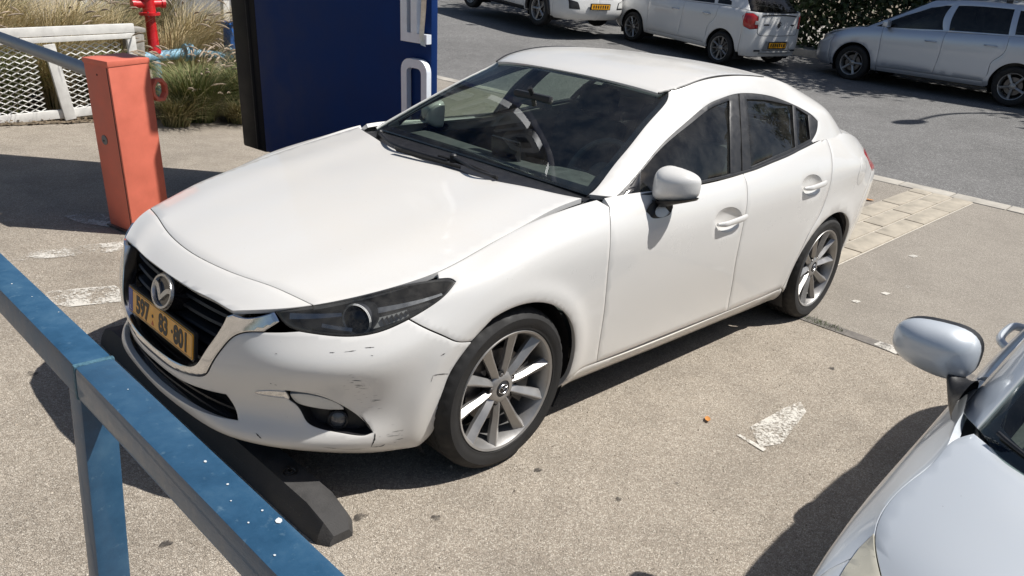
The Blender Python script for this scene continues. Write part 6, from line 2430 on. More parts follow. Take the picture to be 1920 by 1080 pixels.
    # wheels, underside, mirrors, rails
    for cx in (0, wb):
        for sd in (-1, 1):
            make_wheel(root, (cx, sd * tr, R), sd, R=R, rim=sp['rim'], width=.20, spokes=sp['spokes'], kind='plain', detail=False, turn=.3 * cx)
            V = []
            for a in np.linspace(math.radians(205), math.radians(-25), 18):
                V += [(cx + (Ra + .01) * math.cos(a), sd * (hw * .955), R + (Ra + .01) * math.sin(a)), (cx + (Ra + .01) * math.cos(a), sd * (hw - .36), R + (Ra + .01) * math.sin(a))]
            F = [(2 * k, 2 * k + 2, 2 * k + 3, 2 * k + 1) for k in range(17)]
            V.append((cx, sd * (hw - .36), R))
            F += [(2 * k + 1, 2 * k + 3, 36) for k in range(17)]
            mesh_obj('wheel_arch_liner', V, F, DARK, root)
            if sp.get('cladding'):
                P, N = S.ev(np.array([S.uv(q_) for q_ in arch(cx, -6, 186, 18)]), .006)
                pp = [tuple(p) if sd < 0 else (p[0], -p[1], p[2]) for p in P]
                MB().tube(pp, .035, 6).build('arch_cladding', TRIM, root)
    MB().bbox((wb / 2, 0, .30), (wb + 1.1, hw * 1.5, .16), .04).build('underbody', DARK, root)
    MB().bbox((wb / 2 + .2, 0, .62), (wb * .9, hw * 1.55, .55), .05).build('cabin_trim', DASH, root)
    for sd in (-1, 1):
        mx, mz = sp['mirror']
        mm = MB().bbox((mx, sd * (hw + .07), mz), (.10, .20, .13), .035).build('side_mirror', paint, root, angle=60)
        MB().tube([(mx, sd * (hw - .06), mz - .06), (mx, sd * (hw + .04), mz - .045)], .03, 8).build('mirror_stalk', TRIM, mm)
        if sp.get('rails'):
            xa_, xb_, zz, ww = sp['rails']
            rr = MB().tube(smooth_line([(xa_, sd * ww, zz - .03), (xa_ + .12, sd * ww, zz + .03), ((xa_ + xb_) / 2, sd * ww, zz + .055), (xb_ - .1, sd * ww, zz + .03), (xb_, sd * ww, zz - .03)], n=20), .016, 8).build('roof_rail', TRIM, root)
            for t in (.0, .5, 1.0):
                MB().bbox((xa_ + .1 + (xb_ - xa_ - .2) * t, sd * ww, zz), (.10, .03, .06), .008).build('rail_foot', TRIM, rr)
    return root


MPV = dict(hw=.895, wb=2.83, x0=-.90, x1=3.84, R=.325, rim=.222, spokes=5, zrear=1.10, tumble=.94,
           belt=[(-.9, .74), (-.6, .84), (-.2, .95), (.15, 1.00), (.5, 1.02), (1.5, 1.06), (2.83, 1.12), (3.84, 1.14)],
           doors=(.46, 1.56, 2.58),
           headlight=[(-.60, .80, 's'), (-.45, .80, 's'), (-.52, .70, 's'), (-.70, .63, 's'), (.62, .62, 'f'), (.60, .70, 'f')],
           grille=[(.0005, .45), (.38, .45), (.42, .66), (.0005, .66)], fog=[(.50, .36), (.66, .36), (.66, .46), (.50, .46)],
           tail_lamp=[(3.66, 1.06, 's'), (3.66, .80, 's'), (.66, .80, 'r'), (.66, 1.04, 'r')],
           gh=[[(-.05, 0, .98), (.0, .45, .99), (.12, .80, 1.0), (.28, .835, 1.0), (1.5, .84, 1.06), (2.4, .84, 1.10), (3.2, .83, 1.13), (3.66, .72, 1.14), (3.76, .4, 1.14), (3.78, 0, 1.14)],
               [(.52, 0, 1.30), (.55, .42, 1.295), (.66, .66, 1.28), (.80, .735, 1.27), (1.6, .765, 1.32), (2.4, .765, 1.35), (3.15, .75, 1.36), (3.58, .66, 1.36), (3.68, .38, 1.37), (3.70, 0, 1.37)],
               [(1.05, 0, 1.56), (1.06, .36, 1.555), (1.12, .55, 1.54), (1.25, .62, 1.545), (1.7, .64, 1.59), (2.4, .64, 1.60), (3.1, .62, 1.57), (3.48, .55, 1.545), (3.55, .34, 1.55), (3.57, 0, 1.555)]],
           windows=[[(.30, 1.03), (.75, 1.26), (1.15, 1.43), (1.40, 1.485), (1.49, 1.49), (1.49, 1.09)], [(1.60, 1.095), (1.60, 1.50), (2.0, 1.52), (2.48, 1.52), (2.54, 1.13)], [(2.64, 1.14), (2.58, 1.51), (3.1, 1.48), (3.42, 1.40), (3.48, 1.17)]],
           hood_edge=[(-.78, .62, .74), (-.55, .79, .85), (-.2, .83, .945), (.0, .835, .975), (.12, .835, .99)], hood_mid=[(-.78, .80), (-.62, .87), (-.40, .94), (-.22, .975), (-.06, .985)],
           mirror=(.55, 1.10), rails=(1.35, 3.35, 1.625, .60), crown=.045)
grandis_c = (13.93, 3.69, .062 * (13.93 - 2.67))
simple_car('parked_minivan', 'pale silver minivan with roof rails and five-spoke wheels, parked across the street at the right', grandis_c, (.059, 1.0), SILVER2, MPV)
HATCH = dict(hw=.868, wb=2.52, x0=-.80, x1=3.17, R=.305, rim=.222, spokes=10, zrear=1.02, tumble=.93, tail=.8,
             belt=[(-.8, .76), (-.5, .88), (-.1, .97), (.2, 1.0), (1.2, 1.02), (2.5, 1.07), (3.17, 1.06)], doors=(.42, 1.42, 2.30),
             headlight=[(-.48, .84, 's'), (-.30, .83, 's'), (-.48, .72, 's'), (.60, .66, 'f'), (.55, .72, 'f')],
             grille=[(.0005, .50), (.40, .50), (.42, .62), (.0005, .62)],
             tail_lamp=[(2.93, 1.01, 's'), (2.90, .95, 's'), (2.96, .78, 's'), (.74, .74, 'r'), (.58, .76, 'r'), (.60, .96, 'r'), (.70, 1.02, 'r')],
             gh=[[(.05, 0, .97), (.10, .45, .98), (.22, .77, .99), (.40, .80, .995), (1.2, .81, 1.02), (1.9, .81, 1.05), (2.55, .79, 1.07), (2.95, .70, 1.06), (3.06, .4, 1.04), (3.08, 0, 1.04)],
                 [(.55, 0, 1.24), (.57, .40, 1.235), (.66, .62, 1.22), (.80, .69, 1.21), (1.4, .72, 1.24), (1.9, .72, 1.25), (2.4, .70, 1.26), (2.76, .62, 1.25), (2.87, .38, 1.25), (2.89, 0, 1.25)],
                 [(1.02, 0, 1.44), (1.03, .34, 1.435), (1.08, .50, 1.42), (1.2, .57, 1.42), (1.6, .59, 1.45), (2.0, .585, 1.45), (2.35, .57, 1.43), (2.55, .52, 1.42), (2.63, .34, 1.43), (2.65, 0, 1.435)]],
             windows=[[(.46, 1.02), (.85, 1.22), (1.15, 1.34), (1.33, 1.37), (1.36, 1.04)], [(1.46, 1.05), (1.44, 1.375), (1.95, 1.37), (2.10, 1.32), (2.14, 1.08)], [(2.22, 1.09), (2.20, 1.28), (2.52, 1.16), (2.55, 1.10)]],
             hood_edge=[(-.70, .60, .76), (-.45, .75, .89), (-.1, .79, .96), (.08, .80, .985), (.18, .80, .99)], hood_mid=[(-.70, .82), (-.5, .89), (-.25, .955), (-.08, .98), (.04, .985)],
             mirror=(.62, 1.08), rear_detail=True, handle=CHROME)
simple_car('parked_hatchback', 'white hatchback with red tail lamps facing away, parked across the street in the middle', (12.86, 8.16, .875), (.19, .98), WHITE2, HATCH)
SUV = dict(hw=.905, wb=2.64, x0=-.92, x1=3.52, R=.345, rim=.235, spokes=5, zrear=1.12, tumble=.94,
           belt=[(-.9, .88), (-.5, 1.00), (0, 1.06), (.4, 1.09), (1.5, 1.12), (2.6, 1.18), (3.52, 1.20)], doors=(.50, 1.52, 2.42),
           headlight=[(-.55, .98, 's'), (-.40, .98, 's'), (-.55, .84, 's'), (.66, .80, 'f'), (.58, .90, 'f')],
           grille=[(.0005, .66), (.40, .66), (.46, .84), (.0005, .84)], fog=[(.50, .46), (.74, .46), (.76, .66), (.56, .60)], front_plate=.52,
           tail_lamp=[(3.36, 1.10, 's'), (3.36, .90, 's'), (.66, .90, 'r'), (.66, 1.08, 'r')],
           gh=[[(.15, 0, 1.06), (.2, .45, 1.07), (.32, .80, 1.08), (.5, .84, 1.09), (1.4, .845, 1.12), (2.1, .845, 1.15), (2.8, .83, 1.18), (3.3, .73, 1.20), (3.40, .4, 1.20), (3.42, 0, 1.20)],
               [(.66, 0, 1.34), (.68, .42, 1.335), (.76, .64, 1.32), (.9, .72, 1.32), (1.5, .75, 1.36), (2.1, .75, 1.37), (2.7, .735, 1.38), (3.1, .65, 1.38), (3.20, .38, 1.39), (3.22, 0, 1.39)],
               [(1.12, 0, 1.57), (1.13, .36, 1.565), (1.18, .53, 1.55), (1.3, .60, 1.55), (1.7, .62, 1.59), (2.2, .615, 1.60), (2.6, .60, 1.58), (2.9, .54, 1.56), (2.98, .34, 1.57), (3.0, 0, 1.575)]],
           windows=[[(.60, 1.13), (1.0, 1.36), (1.35, 1.49), (1.46, 1.50), (1.47, 1.15)], [(1.57, 1.16), (1.56, 1.51), (2.1, 1.51), (2.26, 1.46), (2.30, 1.19)], [(2.40, 1.20), (2.36, 1.44), (2.8, 1.30), (2.86, 1.22)]],
           hood_edge=[(-.82, .64, .88), (-.5, .80, 1.01), (0, .83, 1.05), (.18, .835, 1.075), (.28, .835, 1.08)], hood_mid=[(-.82, .94), (-.55, 1.02), (-.2, 1.06), (0, 1.075), (.14, 1.075)],
           mirror=(.72, 1.20), cladding=True, sill=TRIM)
simple_car('parked_suv', 'white sport utility vehicle with dark wheel arch cladding, partly hidden by the sign', (11.22, 9.45, 1.0), (-.17, -.985), WHITE2, SUV, left=False)

# ================================================================== hedge behind the street
HM = []
for nm, c0, c1 in (('hedge_leaf_dark', (.022, .036, .012), (.05, .075, .025)), ('hedge_leaf_light', (.05, .075, .022), (.11, .14, .045))):
    k = NT(nm)
    v = k.coord()
    k.l(k.ramp(k.noise(v, 3, 3), [(.3, c0), (.7, c1)]), k.b.inputs['Base Color'])
    k.set(Roughness=.55)
    HM.append(k.m)
BARK = mat('hedge_bark', (.16, .13, .10), .9, noise=.3, nscale=20)


def hedge_bush(c, w, h, n, label):
    root = empty('hedge_shrub', c, 0, label, 'shrub', 'shrubs of the street hedge')
    V, F, fm = [], [], []
    P = RNG.normal(0, 1, (n, 3))
    P /= np.linalg.norm(P, axis=1, keepdims=True)
    rad = RNG.random(n) ** .4
    for k in range(n):
        x, y, z = P[k] * rad[k]
        p = np.array([x * .9, y * w * .62, h * .5 + z * h * .52])
        if k % 4 == 0:
            p = np.array([RNG.uniform(-.7, .6), RNG.uniform(-.55, .55) * w, RNG.uniform(.02, h * .55)])
        p += .12 * np.sin(np.array([p[1] * 5, p[2] * 4, p[0] * 6]))
        s = .05 + .05 * RNG.random()
        a = RNG.normal(0, 1, 3)
        a /= np.linalg.norm(a)
        b = np.cross(a, RNG.normal(0, 1, 3))
        b /= np.linalg.norm(b) + 1e-9
        i = len(V)
        V += [tuple(p - a * s), tuple(p + b * s * .5), tuple(p + a * s), tuple(p - b * s * .5)]
        F.append((i, i + 1, i + 2, i + 3))
        fm.append(0 if RNG.random() < .75 else 1)
    mesh_obj('foliage', V, F, None, root, smooth=False, mats=HM, fmat=fm)
    for k in range(3):
        y = random.uniform(-.5, .5) * w
        MB().tube([(random.uniform(-.3, .1), y, -.1), (random.uniform(-.3, .1), y + random.uniform(-.1, .1), h * .3), (random.uniform(-.2, .2), y + random.uniform(-.25, .25), h * .6)], [.03, .022, .012], 6).build('stem', BARK, root)


hl_ = ['dark hedge shrub behind the minivan tail', 'dark hedge shrub behind the minivan roof', 'dark hedge shrub above the minivan windscreen', 'dark hedge shrub above the minivan bonnet', 'dark hedge shrub in the gap between minivan and hatchback', 'dark hedge shrub right behind the hatchback tailgate', 'dark hedge shrub behind the hatchback doors', 'dark hedge shrub behind the hatchback bonnet', 'dark hedge shrub in the gap between hatchback and sport utility vehicle', 'dark hedge shrub behind the sport utility vehicle bonnet', 'dark hedge shrub behind the sport utility vehicle', 'dark hedge shrub at the far upper end of the street']
for k in range(12):
    y = -1.6 + 1.55 * k
    x = 17.25 - max(0, y - 5) * .18
    gz = ground_z(x) + .05 * max(0, y - 3.2)
    hedge_bush((x, y, gz), 1.9, 3.4 + .4 * random.random(), 4600, hl_[k])

# trees over the hedge: their crowns stand above the picture and shade the parked cars
def shade_tree(c, h, r, n, label):
    root = empty('street_tree', c, 0, label, 'tree', 'trees over the street hedge')
    MB().tube([(0, 0, -.2), (.05, .03, h * .35), (-.1, .1, h * .62), (-.25, .05, h * .8)], [.16, .13, .10, .05], 10).build('trunk', BARK, root)
    lm = MB()
    for k in range(6):
        a = k * 1.05
        lm.tube([(-.05, .05, h * (.45 + .04 * k)), (-.4 + .8 * math.cos(a) * r * .5, .8 * math.sin(a) * r * .5, h * .78), (-.6 + math.cos(a) * r * .8, math.sin(a) * r * .85, h * .92)], [.06, .04, .015], 6)
    lm.build('limbs', BARK, root)
    V, F, fm = [], [], []
    cl = RNG.normal(0, 1, (26, 3))
    cl /= np.linalg.norm(cl, axis=1, keepdims=True)
    cl *= (RNG.random(26) ** .5)[:, None] * np.array([r, r, h * .26])
    for k in range(n):
        q = cl[k % 26] + RNG.normal(0, .33, 3)
        p = np.array([-.5, 0, h * .86]) + q
        s = .07 + .06 * RNG.random()
        a = RNG.normal(0, 1, 3)
        a /= np.linalg.norm(a)
        b = np.cross(a, RNG.normal(0, 1, 3))
        b /= np.linalg.norm(b) + 1e-9
        i = len(V)
        V += [tuple(p - a * s), tuple(p + b * s * .5), tuple(p + a * s), tuple(p - b * s * .5)]
        F.append((i, i + 1, i + 2, i + 3))
        fm.append(0 if RNG.random() < .6 else 1)
    mesh_obj('crown', V, F, None, root, smooth=False, mats=HM, fmat=fm)


for k, (y, lb) in enumerate(((-3.6, 'leafy street tree standing over the minivan tail'), (1.6, 'leafy street tree standing over the minivan'), (8.9, 'leafy street tree standing over the sport utility vehicle nose'))):
    x = 16.9 - max(0, y - 5) * .2
    shade_tree((x, y, street_z(x, y) + .1), 5.6 + .5 * (k % 2), 2.3, 5200, lb)

# ================================================================== street lamp beyond the right edge (its shadow lies on the road)
LAMPM = mat('lamp_grey', (.30, .31, .32), .5, metal=.5)
sl = empty('street_lamp', (0, 0, 0), 0, 'grey street lamp with curved arm whose shadow lies on the street', 'street lamp')
hd = onramp(1707, 227) + SUN / SUN[2] * 6.2
a1 = onramp(1800, 211) + SUN / SUN[2] * 6.75
a2 = onramp(1920, 213) + SUN / SUN[2] * 6.6
base = np.array([16.9, -3.6, ground_z(16.9)])
arm = smooth_line([hd + np.array([.12, -.05, .05]), hd * .6 + a1 * .4 + np.array([0, 0, .1]), a1, a2, a2 * .5 + base * .5 + np.array([.2, 0, 1.2]), base], n=40)
MB().tube(arm, [.03 + .05 * k / 39 for k in range(40)], 10).build('pole', LAMPM, sl)
d_ = (a1 - hd)
d_ = Vector((d_[0], d_[1], 0)).normalized()
Mh = Matrix.Translation(Vector(hd)) @ d_.to_track_quat('X', 'Z').to_matrix().to_4x4()
V, F = [], []
for i in range(9):
    th = math.pi * i / 8
    for k in range(16):
        a = 2 * math.pi * k / 16
        V.append(tuple(Mh @ Vector((.36 * math.cos(th), .15 * math.sin(th) * math.cos(a), .06 * math.sin(th) * math.sin(a)))))
F = [(i * 16 + k, i * 16 + (k + 1) % 16, (i + 1) * 16 + (k + 1) % 16, (i + 1) * 16 + k) for i in range(8) for k in range(16)]
mesh_obj('lamp_head', V, F, LAMPM, sl)
# ================================================================== silver car beside the camera (its right front corner is in view)
def build_silver():
    yc = -3.035
    root = empty('silver_car', (-.55, yc, 0), 0, 'silver-blue small car seen by its right front corner and mirror, at the lower right', 'car')
    off = np.array([.55, -yc, 0])
    # own frame: nose towards -x; the side in view is y > 0 (right); sheets are drawn for y < 0 and mirrored
    rows = make_rows([
        [(-.90, 0, .20), (-.88, .35, .20), (-.80, .60, .20), (-.62, .76, .20), (-.3, .80, .20), (.3, .80, .20), (1.0, .80, .20), (1.9, .80, .2), (2.5, .78, .25), (2.75, .62, .25), (2.82, .3, .25), (2.83, 0, .25)],
        [(-.98, 0, .38), (-.96, .35, .38), (-.86, .62, .38), (-.66, .785, .38), (-.3, .83, .40), (.3, .835, .40), (1.0, .835, .42), (1.9, .835, .42), (2.55, .81, .45), (2.82, .64, .48), (2.88, .3, .48), (2.89, 0, .48)],
        [(-.97, 0, .50), (-.94, .35, .50), (-.83, .62, .51), (-.63, .79, .53), (-.31, .845, .58), (.2, .848, .62), (.9, .845, .66), (1.9, .84, .70), (2.55, .81, .74), (2.80, .64, .76), (2.86, .3, .76), (2.87, 0, .76)],
        [(-.92, 0, .58), (-.89, .35, .58), (-.77, .60, .59), (-.58, .765, .61), (-.30, .835, .645), (.11, .845, .70), (.66, .832, .80), (1.6, .83, .86), (2.5, .80, .90), (2.72, .63, .92), (2.78, .3, .92), (2.79, 0, .92)],
        [(-.82, 0, .64), (-.79, .32, .64), (-.68, .53, .65), (-.50, .655, .668), (-.31, .768, .705), (-.05, .752, .785), (.16, .765, .82), (1.2, .775, .90), (2.4, .75, .95), (2.62, .6, .96), (2.68, .3, .96), (2.69, 0, .96)],
    ])
    S = Surf(rows, nu=300, nv=110)
    # in the photograph the visible half is y > 0 of this frame: mirror the pixel table
    world = S.T * np.array([1, -1, 1]) + np.array([0, yc, 0])
    S.PX = project(world)
    wn_ = S.N * np.array([1, -1, 1])
    S.face = np.sum(wn_ * (CAM - world), 2) > 0
    kw = dict(step=.03, depth=.02, gap=.0015, bev=.002)
    V1 = S.L[1]

    def fin(o):
        """shift into the empty's frame"""
        for q in ([o] if not isinstance(o, tuple) else o):
            me = q.data
            co = np.empty(len(me.vertices) * 3)
            me.vertices.foreach_get('co', co)
            co[0::3] += .55
            me.vertices.foreach_set('co', co)
            me.update()
        return o
    # headlight outline (own frame, side and top picks)
    hl = dedupe(resample(np.array([S.uv(('p', a, b)) for a, b in ((1640, 1001), (1655, 1012), (1661, 1040), (1658, 1085), (1640, 1140), (1590, 1180), (1540, 1165), (1560, 1110), (1585, 1065), (1612, 1028))]), .015))
    utip = S.uv(('p', 1640, 1001))[0]
    u0 = utip
    d0 = .50
    tl = lambda xa, xb, n=12: [((np.argmin(np.abs(S.T[-1, :, 0] - x) + 9 * (np.abs(S.T[-1, :, 1]) < .5)) / (S.nu - 1)) * S.L[0], V1) for x in np.linspace(xa, xb, n)]
    Rw, wx, Ra = .29, -.28, .34
    ar = [('s', wx + Ra * math.cos(a), Rw + Ra * .93 * math.sin(a)) for a in np.linspace(math.radians(195), math.radians(-15), 20)]
    gap = [('s', .16, .818), ('s', -.05, .782), ('s', -.2, .737), ('s', -.31, .70)]
    nosep = np.vstack([[(0, 0)], [(0, V1)], [(u0 * k / 12, V1) for k in range(1, 12)], outline(S, [[('s', -.36, .69), ('s', -.45, .62), ('s', -.52, .50)], [('s', wx - Ra * .75, .49), ('s', wx - Ra * .95, .36), ('s', wx - Ra, .24)], [('s', wx - Ra, .22), ('s', wx - Ra - .02, .205)]]), [(S.uv(('s', wx - Ra - .02, .205))[0] * (1 - k / 10), 0) for k in range(1, 11)]])
    fin(panel(S, 'front_bumper', None, SILVER, root, poly=dedupe(nosep), holes=[hl], whole='front', **kw))
    fen = np.vstack([[(u0, V1)], tl(-.29, .44), outline(S, [[('s', .46, .83), ('s', .47, .6), ('s', .46, .3)], [('s', .46, .24), ('s', wx + Ra, .22)], ar[::-1], [('s', wx - Ra * .75, .49), ('s', -.52, .50)], [('s', -.52, .50), ('s', -.45, .62), ('s', -.36, .69)]])])
    lo_ = S.uv(('p', 1650, 985))
    fin(panel(S, 'front_fender', None, SILVER, root, poly=dedupe(resample(dedupe(fen), .03)), holes=[], **kw))
    h_, _ = fin(panel(S, 'headlight', None, mat('hazy_lens', (.42, .40, .33), .25, coat=.6, noise=.15, nscale=8), root, poly=hl, off=.004, **kw))
    dr = np.vstack([tl(.47, 1.28), outline(S, [[('s', 1.28, .86), ('s', 1.30, .6), ('s', 1.26, .27)], [('s', 1.26, .25), ('s', .47, .25)], [('s', .47, .3), ('s', .48, .6), ('s', .47, .82)]])])
    door = panel(S, 'front_door', None, SILVER, root, both=False, poly=dedupe(dr), **kw)
    # pull handle
    hp = []
    for x, z, o_ in ((.98, .775, -.005), (1.00, .782, .030), (1.05, .79, .042), (1.12, .795, .042), (1.17, .797, .032), (1.19, .797, -.005)):
        P, N = S.ev(np.array([S.uv(('s', x, z))]), o_)
        hp.append(P[0])
    MB().tube(smooth_line(hp, n=24), .014, 10).build('door_handle', SILVER, door)
    d2 = mirror_obj(door, root)
    for d_ in (door, d2):
        fin(d_)
        for k in children(d_):
            fin(k)
    qp = np.vstack([tl(1.29, 2.35), outline(S, [[('s', 2.42, .85), ('s', 2.45, .5)], [('s', 2.42, .35), ('s', 2.35, .35)], [('s', 2.02 + Ra * math.cos(a), Rw + Ra * .93 * math.sin(a)) for a in np.linspace(math.radians(0), math.radians(190), 18)], [('s', 1.66, .25), ('s', 1.27, .25)], [('s', 1.27, .27), ('s', 1.31, .6), ('s', 1.29, .86)]])])
    fin(panel(S, 'rear_quarter', None, SILVER, root, poly=dedupe(qp), **kw))
    ub = tl(2.36, 2.36, 1)[0][0]
    tp = np.vstack([[(S.L[0], V1)], [(S.L[0] + (ub - S.L[0]) * k / 10, V1) for k in range(1, 11)], outline(S, [[('s', 2.43, .85), ('s', 2.46, .5), ('s', 2.43, .33)]]), [(S.uv(('s', 2.4, .26))[0] + (S.L[0] - S.uv(('s', 2.4, .26))[0]) * k / 10, 0) for k in range(11)]])
    fin(panel(S, 'tailgate', None, SILVER, root, poly=dedupe(tp), whole='rear', **kw))
    # bonnet
    he = [(-.68, .53, .65), (-.50, .655, .668), (-.40, .715, .685), (-.31, .768, .705), (-.15, .757, .755), (-.05, .752, .785), (.05, .745, .812), (.10, .715, .83)]
    hm = [(-.82, .64), (-.70, .71), (-.62, .742), (-.54, .765), (-.42, .795), (-.34, .815), (-.27, .825), (-.20, .832)]
    tr_ = S.T[-1]
    he2 = []
    for x, w, z in he:
        i_ = np.argmin(np.abs(tr_[:, 0] - x) + 9 * (np.abs(tr_[:, 1]) < .45) + 9 * (tr_[:, 0] > 1))
        he2.append((tr_[i_, 0], -tr_[i_, 1], tr_[i_, 2] + .001) if x < .02 else (x, w, z))
    he = he2
    HD = Surf(top_sheet(he, hm), nu=120, nv=120, mir1=False)
    l_ = HD.L
    fin(panel(HD, 'hood', None, SILVER, root, poly=[(0, 0)] + [(l_[0] * k / 10, 0) for k in range(1, 11)] + [(l_[0], l_[1] * k / 16) for k in range(1, 17)] + [(l_[0] * (1 - k / 10), l_[1]) for k in range(1, 11)], whole='front', **kw))
    # greenhouse
    G = Surf(make_rows([
        [(-.17, 0, .825), (-.10, .40, .825), (.02, .64, .83), (.115, .715, .838), (.20, .765, .825), (.60, .775, .85), (1.2, .775, .90), (1.9, .765, .93), (2.4, .70, .95), (2.55, .4, .96), (2.57, 0, .96)],
        [(.35, 0, 1.16), (.38, .36, 1.155), (.46, .56, 1.14), (.53, .625, 1.13), (.62, .67, 1.12), (.9, .69, 1.13), (1.4, .695, 1.17), (1.9, .685, 1.19), (2.3, .62, 1.20), (2.42, .36, 1.21), (2.44, 0, 1.21)],
        [(.85, 0, 1.42), (.87, .32, 1.415), (.92, .48, 1.40), (.97, .535, 1.39), (1.05, .57, 1.385), (1.2, .58, 1.40), (1.5, .585, 1.43), (1.9, .575, 1.43), (2.15, .52, 1.41), (2.22, .34, 1.42), (2.24, 0, 1.425)]]), nu=260, nv=90)
    gl = G.L
    P_ = np.array(make_rows([[(-.17, 0, .825), (-.10, .40, .825), (.02, .64, .83), (.115, .715, .838), (.20, .765, .825), (.60, .775, .85), (1.2, .775, .90), (1.9, .765, .93), (2.4, .70, .95)]]))[0]

    def uu(row, x, w):
        d = np.abs(G.T[row, :, 0] - x) + np.abs(G.T[row, :, 1] + w)
        return d.argmin() / (G.nu - 1) * gl[0]
    uA0, uA1, uD0, uD1 = uu(0, .115, .715), uu(-1, .97, .535), uu(0, 2.4, .70), uu(-1, 2.15, .52)
    fr = [(uA0 + (uA1 - uA0) * k / 10, gl[1] * k / 10) for k in range(11)] + [(uA1 + (uD1 - uA1) * k / 20, gl[1]) for k in range(1, 21)] + [(uD1 + (uD0 - uD1) * k / 10, gl[1] * (1 - k / 10)) for k in range(1, 11)] + [(uD0 + (uA0 - uD0) * k / 20, 0) for k in range(1, 20)]
    win = dedupe(resample(np.array([G.uv(('s', *q)) for q in ((.40, .875), (.75, 1.13), (1.05, 1.33), (1.22, 1.355), (1.24, .94))]), .04))
    win2 = dedupe(resample(np.array([G.uv(('s', *q)) for q in ((1.32, .95), (1.30, 1.365), (1.8, 1.35), (2.1, 1.15), (2.15, 1.0))]), .04))
    fin(panel(G, 'pillar_frame', None, SILVER, root, poly=dedupe(np.array(fr)), holes=[win, win2], **kw))
    for w in (win, win2):
        fin(panel(G, 'side_window', None, SIDEGLASS, root, poly=w, step=.08, depth=.01, off=-.004, gap=0, bev=.002))
    wsp = [(0, 0)] + [(uA0 * k / 10, 0) for k in range(1, 11)] + [(uA0 + (uA1 - uA0) * k / 10, gl[1] * k / 10) for k in range(1, 11)] + [(uA1 * (1 - k / 10), gl[1]) for k in range(1, 11)]
    wsp = dedupe(np.array(wsp))
    fin(panel(G, 'windshield', None, WSGLASS, root, poly=wsp, whole='front', step=.05, depth=0, off=-.004, gap=.002, bev=.001))
    inn = np.vstack([[(0, .05)], [(uA0 * .93 * k / 8, .05) for k in range(1, 9)], [((uA0 + (uA1 - uA0) * t) - .035, gl[1] * t) for t in np.linspace(.1, .93, 10)], [((uA0 + (uA1 - uA0) * .95 - .035) * (1 - k / 8), gl[1] * .95) for k in range(1, 9)]])
    fin(panel(G, 'windshield_border', None, GLOSSBLACK, root, poly=wsp, holes=[dedupe(inn)], whole='front', step=.05, depth=0, off=-.007, gap=.003, bev=.001))
    rwp = [(gl[0], 0)] + [(gl[0] + (uD0 - gl[0]) * k / 10, 0) for k in range(1, 11)] + [(uD0 + (uD1 - uD0) * k / 10, gl[1] * k / 10) for k in range(1, 11)] + [(uD1 + (gl[0] - uD1) * k / 10, gl[1]) for k in range(1, 11)]
    fin(panel(G, 'rear_window', None, DARKGLASS, root, poly=dedupe(np.array(rwp)), whole='rear', step=.08, depth=.01, gap=.002, bev=.001))
    RFs = Surf(top_sheet([(.97, .535, 1.39), (1.05, .57, 1.385), (1.2, .58, 1.40), (1.5, .585, 1.43), (1.9, .575, 1.43), (2.15, .52, 1.41)], [(.85, 1.42), (1.02, 1.445), (1.2, 1.46), (1.5, 1.475), (1.9, 1.465), (2.24, 1.425)]), nu=60, nv=60, mir1=False)
    l_ = RFs.L
    fin(panel(RFs, 'roof', None, SILVER, root, poly=[(0, 0)] + [(l_[0] * k / 8, 0) for k in range(1, 9)] + [(l_[0], l_[1] * k / 12) for k in range(1, 13)] + [(l_[0] * (1 - k / 8), l_[1]) for k in range(1, 9)], whole='front', **kw))
    # cowl with the rubber corner piece, wiper
    e_ = np.array([(HD.L[0] * k / 12, HD.L[1]) for k in range(13)])
    P, N = HD.ev(e_, -.008)
    Q, _ = G.ev(np.array([(uA0 * k / 12, .03) for k in range(13)]), -.010)
    V, F = [], []
    for k in range(13):
        for t in (0, .5, 1):
            q = P[k] * (1 - t) + Q[k] * t
            V.append((q[0] + .55, -q[1], q[2] - .015 * math.sin(math.pi * t)))
    F = [(k * 3 + q, k * 3 + q + 1, (k + 1) * 3 + q + 1, (k + 1) * 3 + q) for k in range(12) for q in range(2)]
    n = len(V)
    V += [(a, -b, c) for a, b, c in V]
    F += [tuple(n + q for q in f[::-1]) for f in F]
    cw = mesh_obj('cowl', V, F, TRIM, root, angle=60)

    def W(p, z):                                       # seen point at a height -> this frame
        q = at(p[0], p[1], 'z', z)
        return (q[0] + .55, q[1] - yc, z)
    rp = [W(p, z) for p, z in (((1834, 790), .832), ((1846, 784), .838), ((1852, 792), .836), ((1849, 815), .830), ((1846, 845), .822), ((1838, 846), .822), ((1838, 828), .824), ((1830, 818), .828))]
    n = len(rp)
    MB().add([q for q in rp] + [(a, b, c - .03) for a, b, c in rp], [tuple(range(n))] + [(k, n + k, n + (k + 1) % n, (k + 1) % n) for k in range(n)]).build('cowl_corner', RUBBER, cw, smooth=False)
    wa = MB().tube([W((1872, 812), .862), W((1890, 828), .860), W((1920, 852), .858), W((1990, 905), .855)], [.006, .006, .005, .005], 8).build('wiper', TRIM, root)
    # dash and seats hint, underside, wheels
    MB().bbox((.42 + .55, 0, .80), (.55, 1.20, .08), .02).build('dashboard', DASH, root)
    MB().bbox((.70 + .55, 0, .52), (1.7, 1.35, .5), .05).build('cabin_trim', DASH, root)
    st = MB().bbox((.98 + .55, .36, .85), (.12, .46, .55), .05, Matrix.Rotation(.2, 3, 'Y')).build('front_seat', SEAT, root)
    MB().bbox((1.6, 0, .25), (2.9, 1.35, .12), .04).build('underbody', DARK, root)
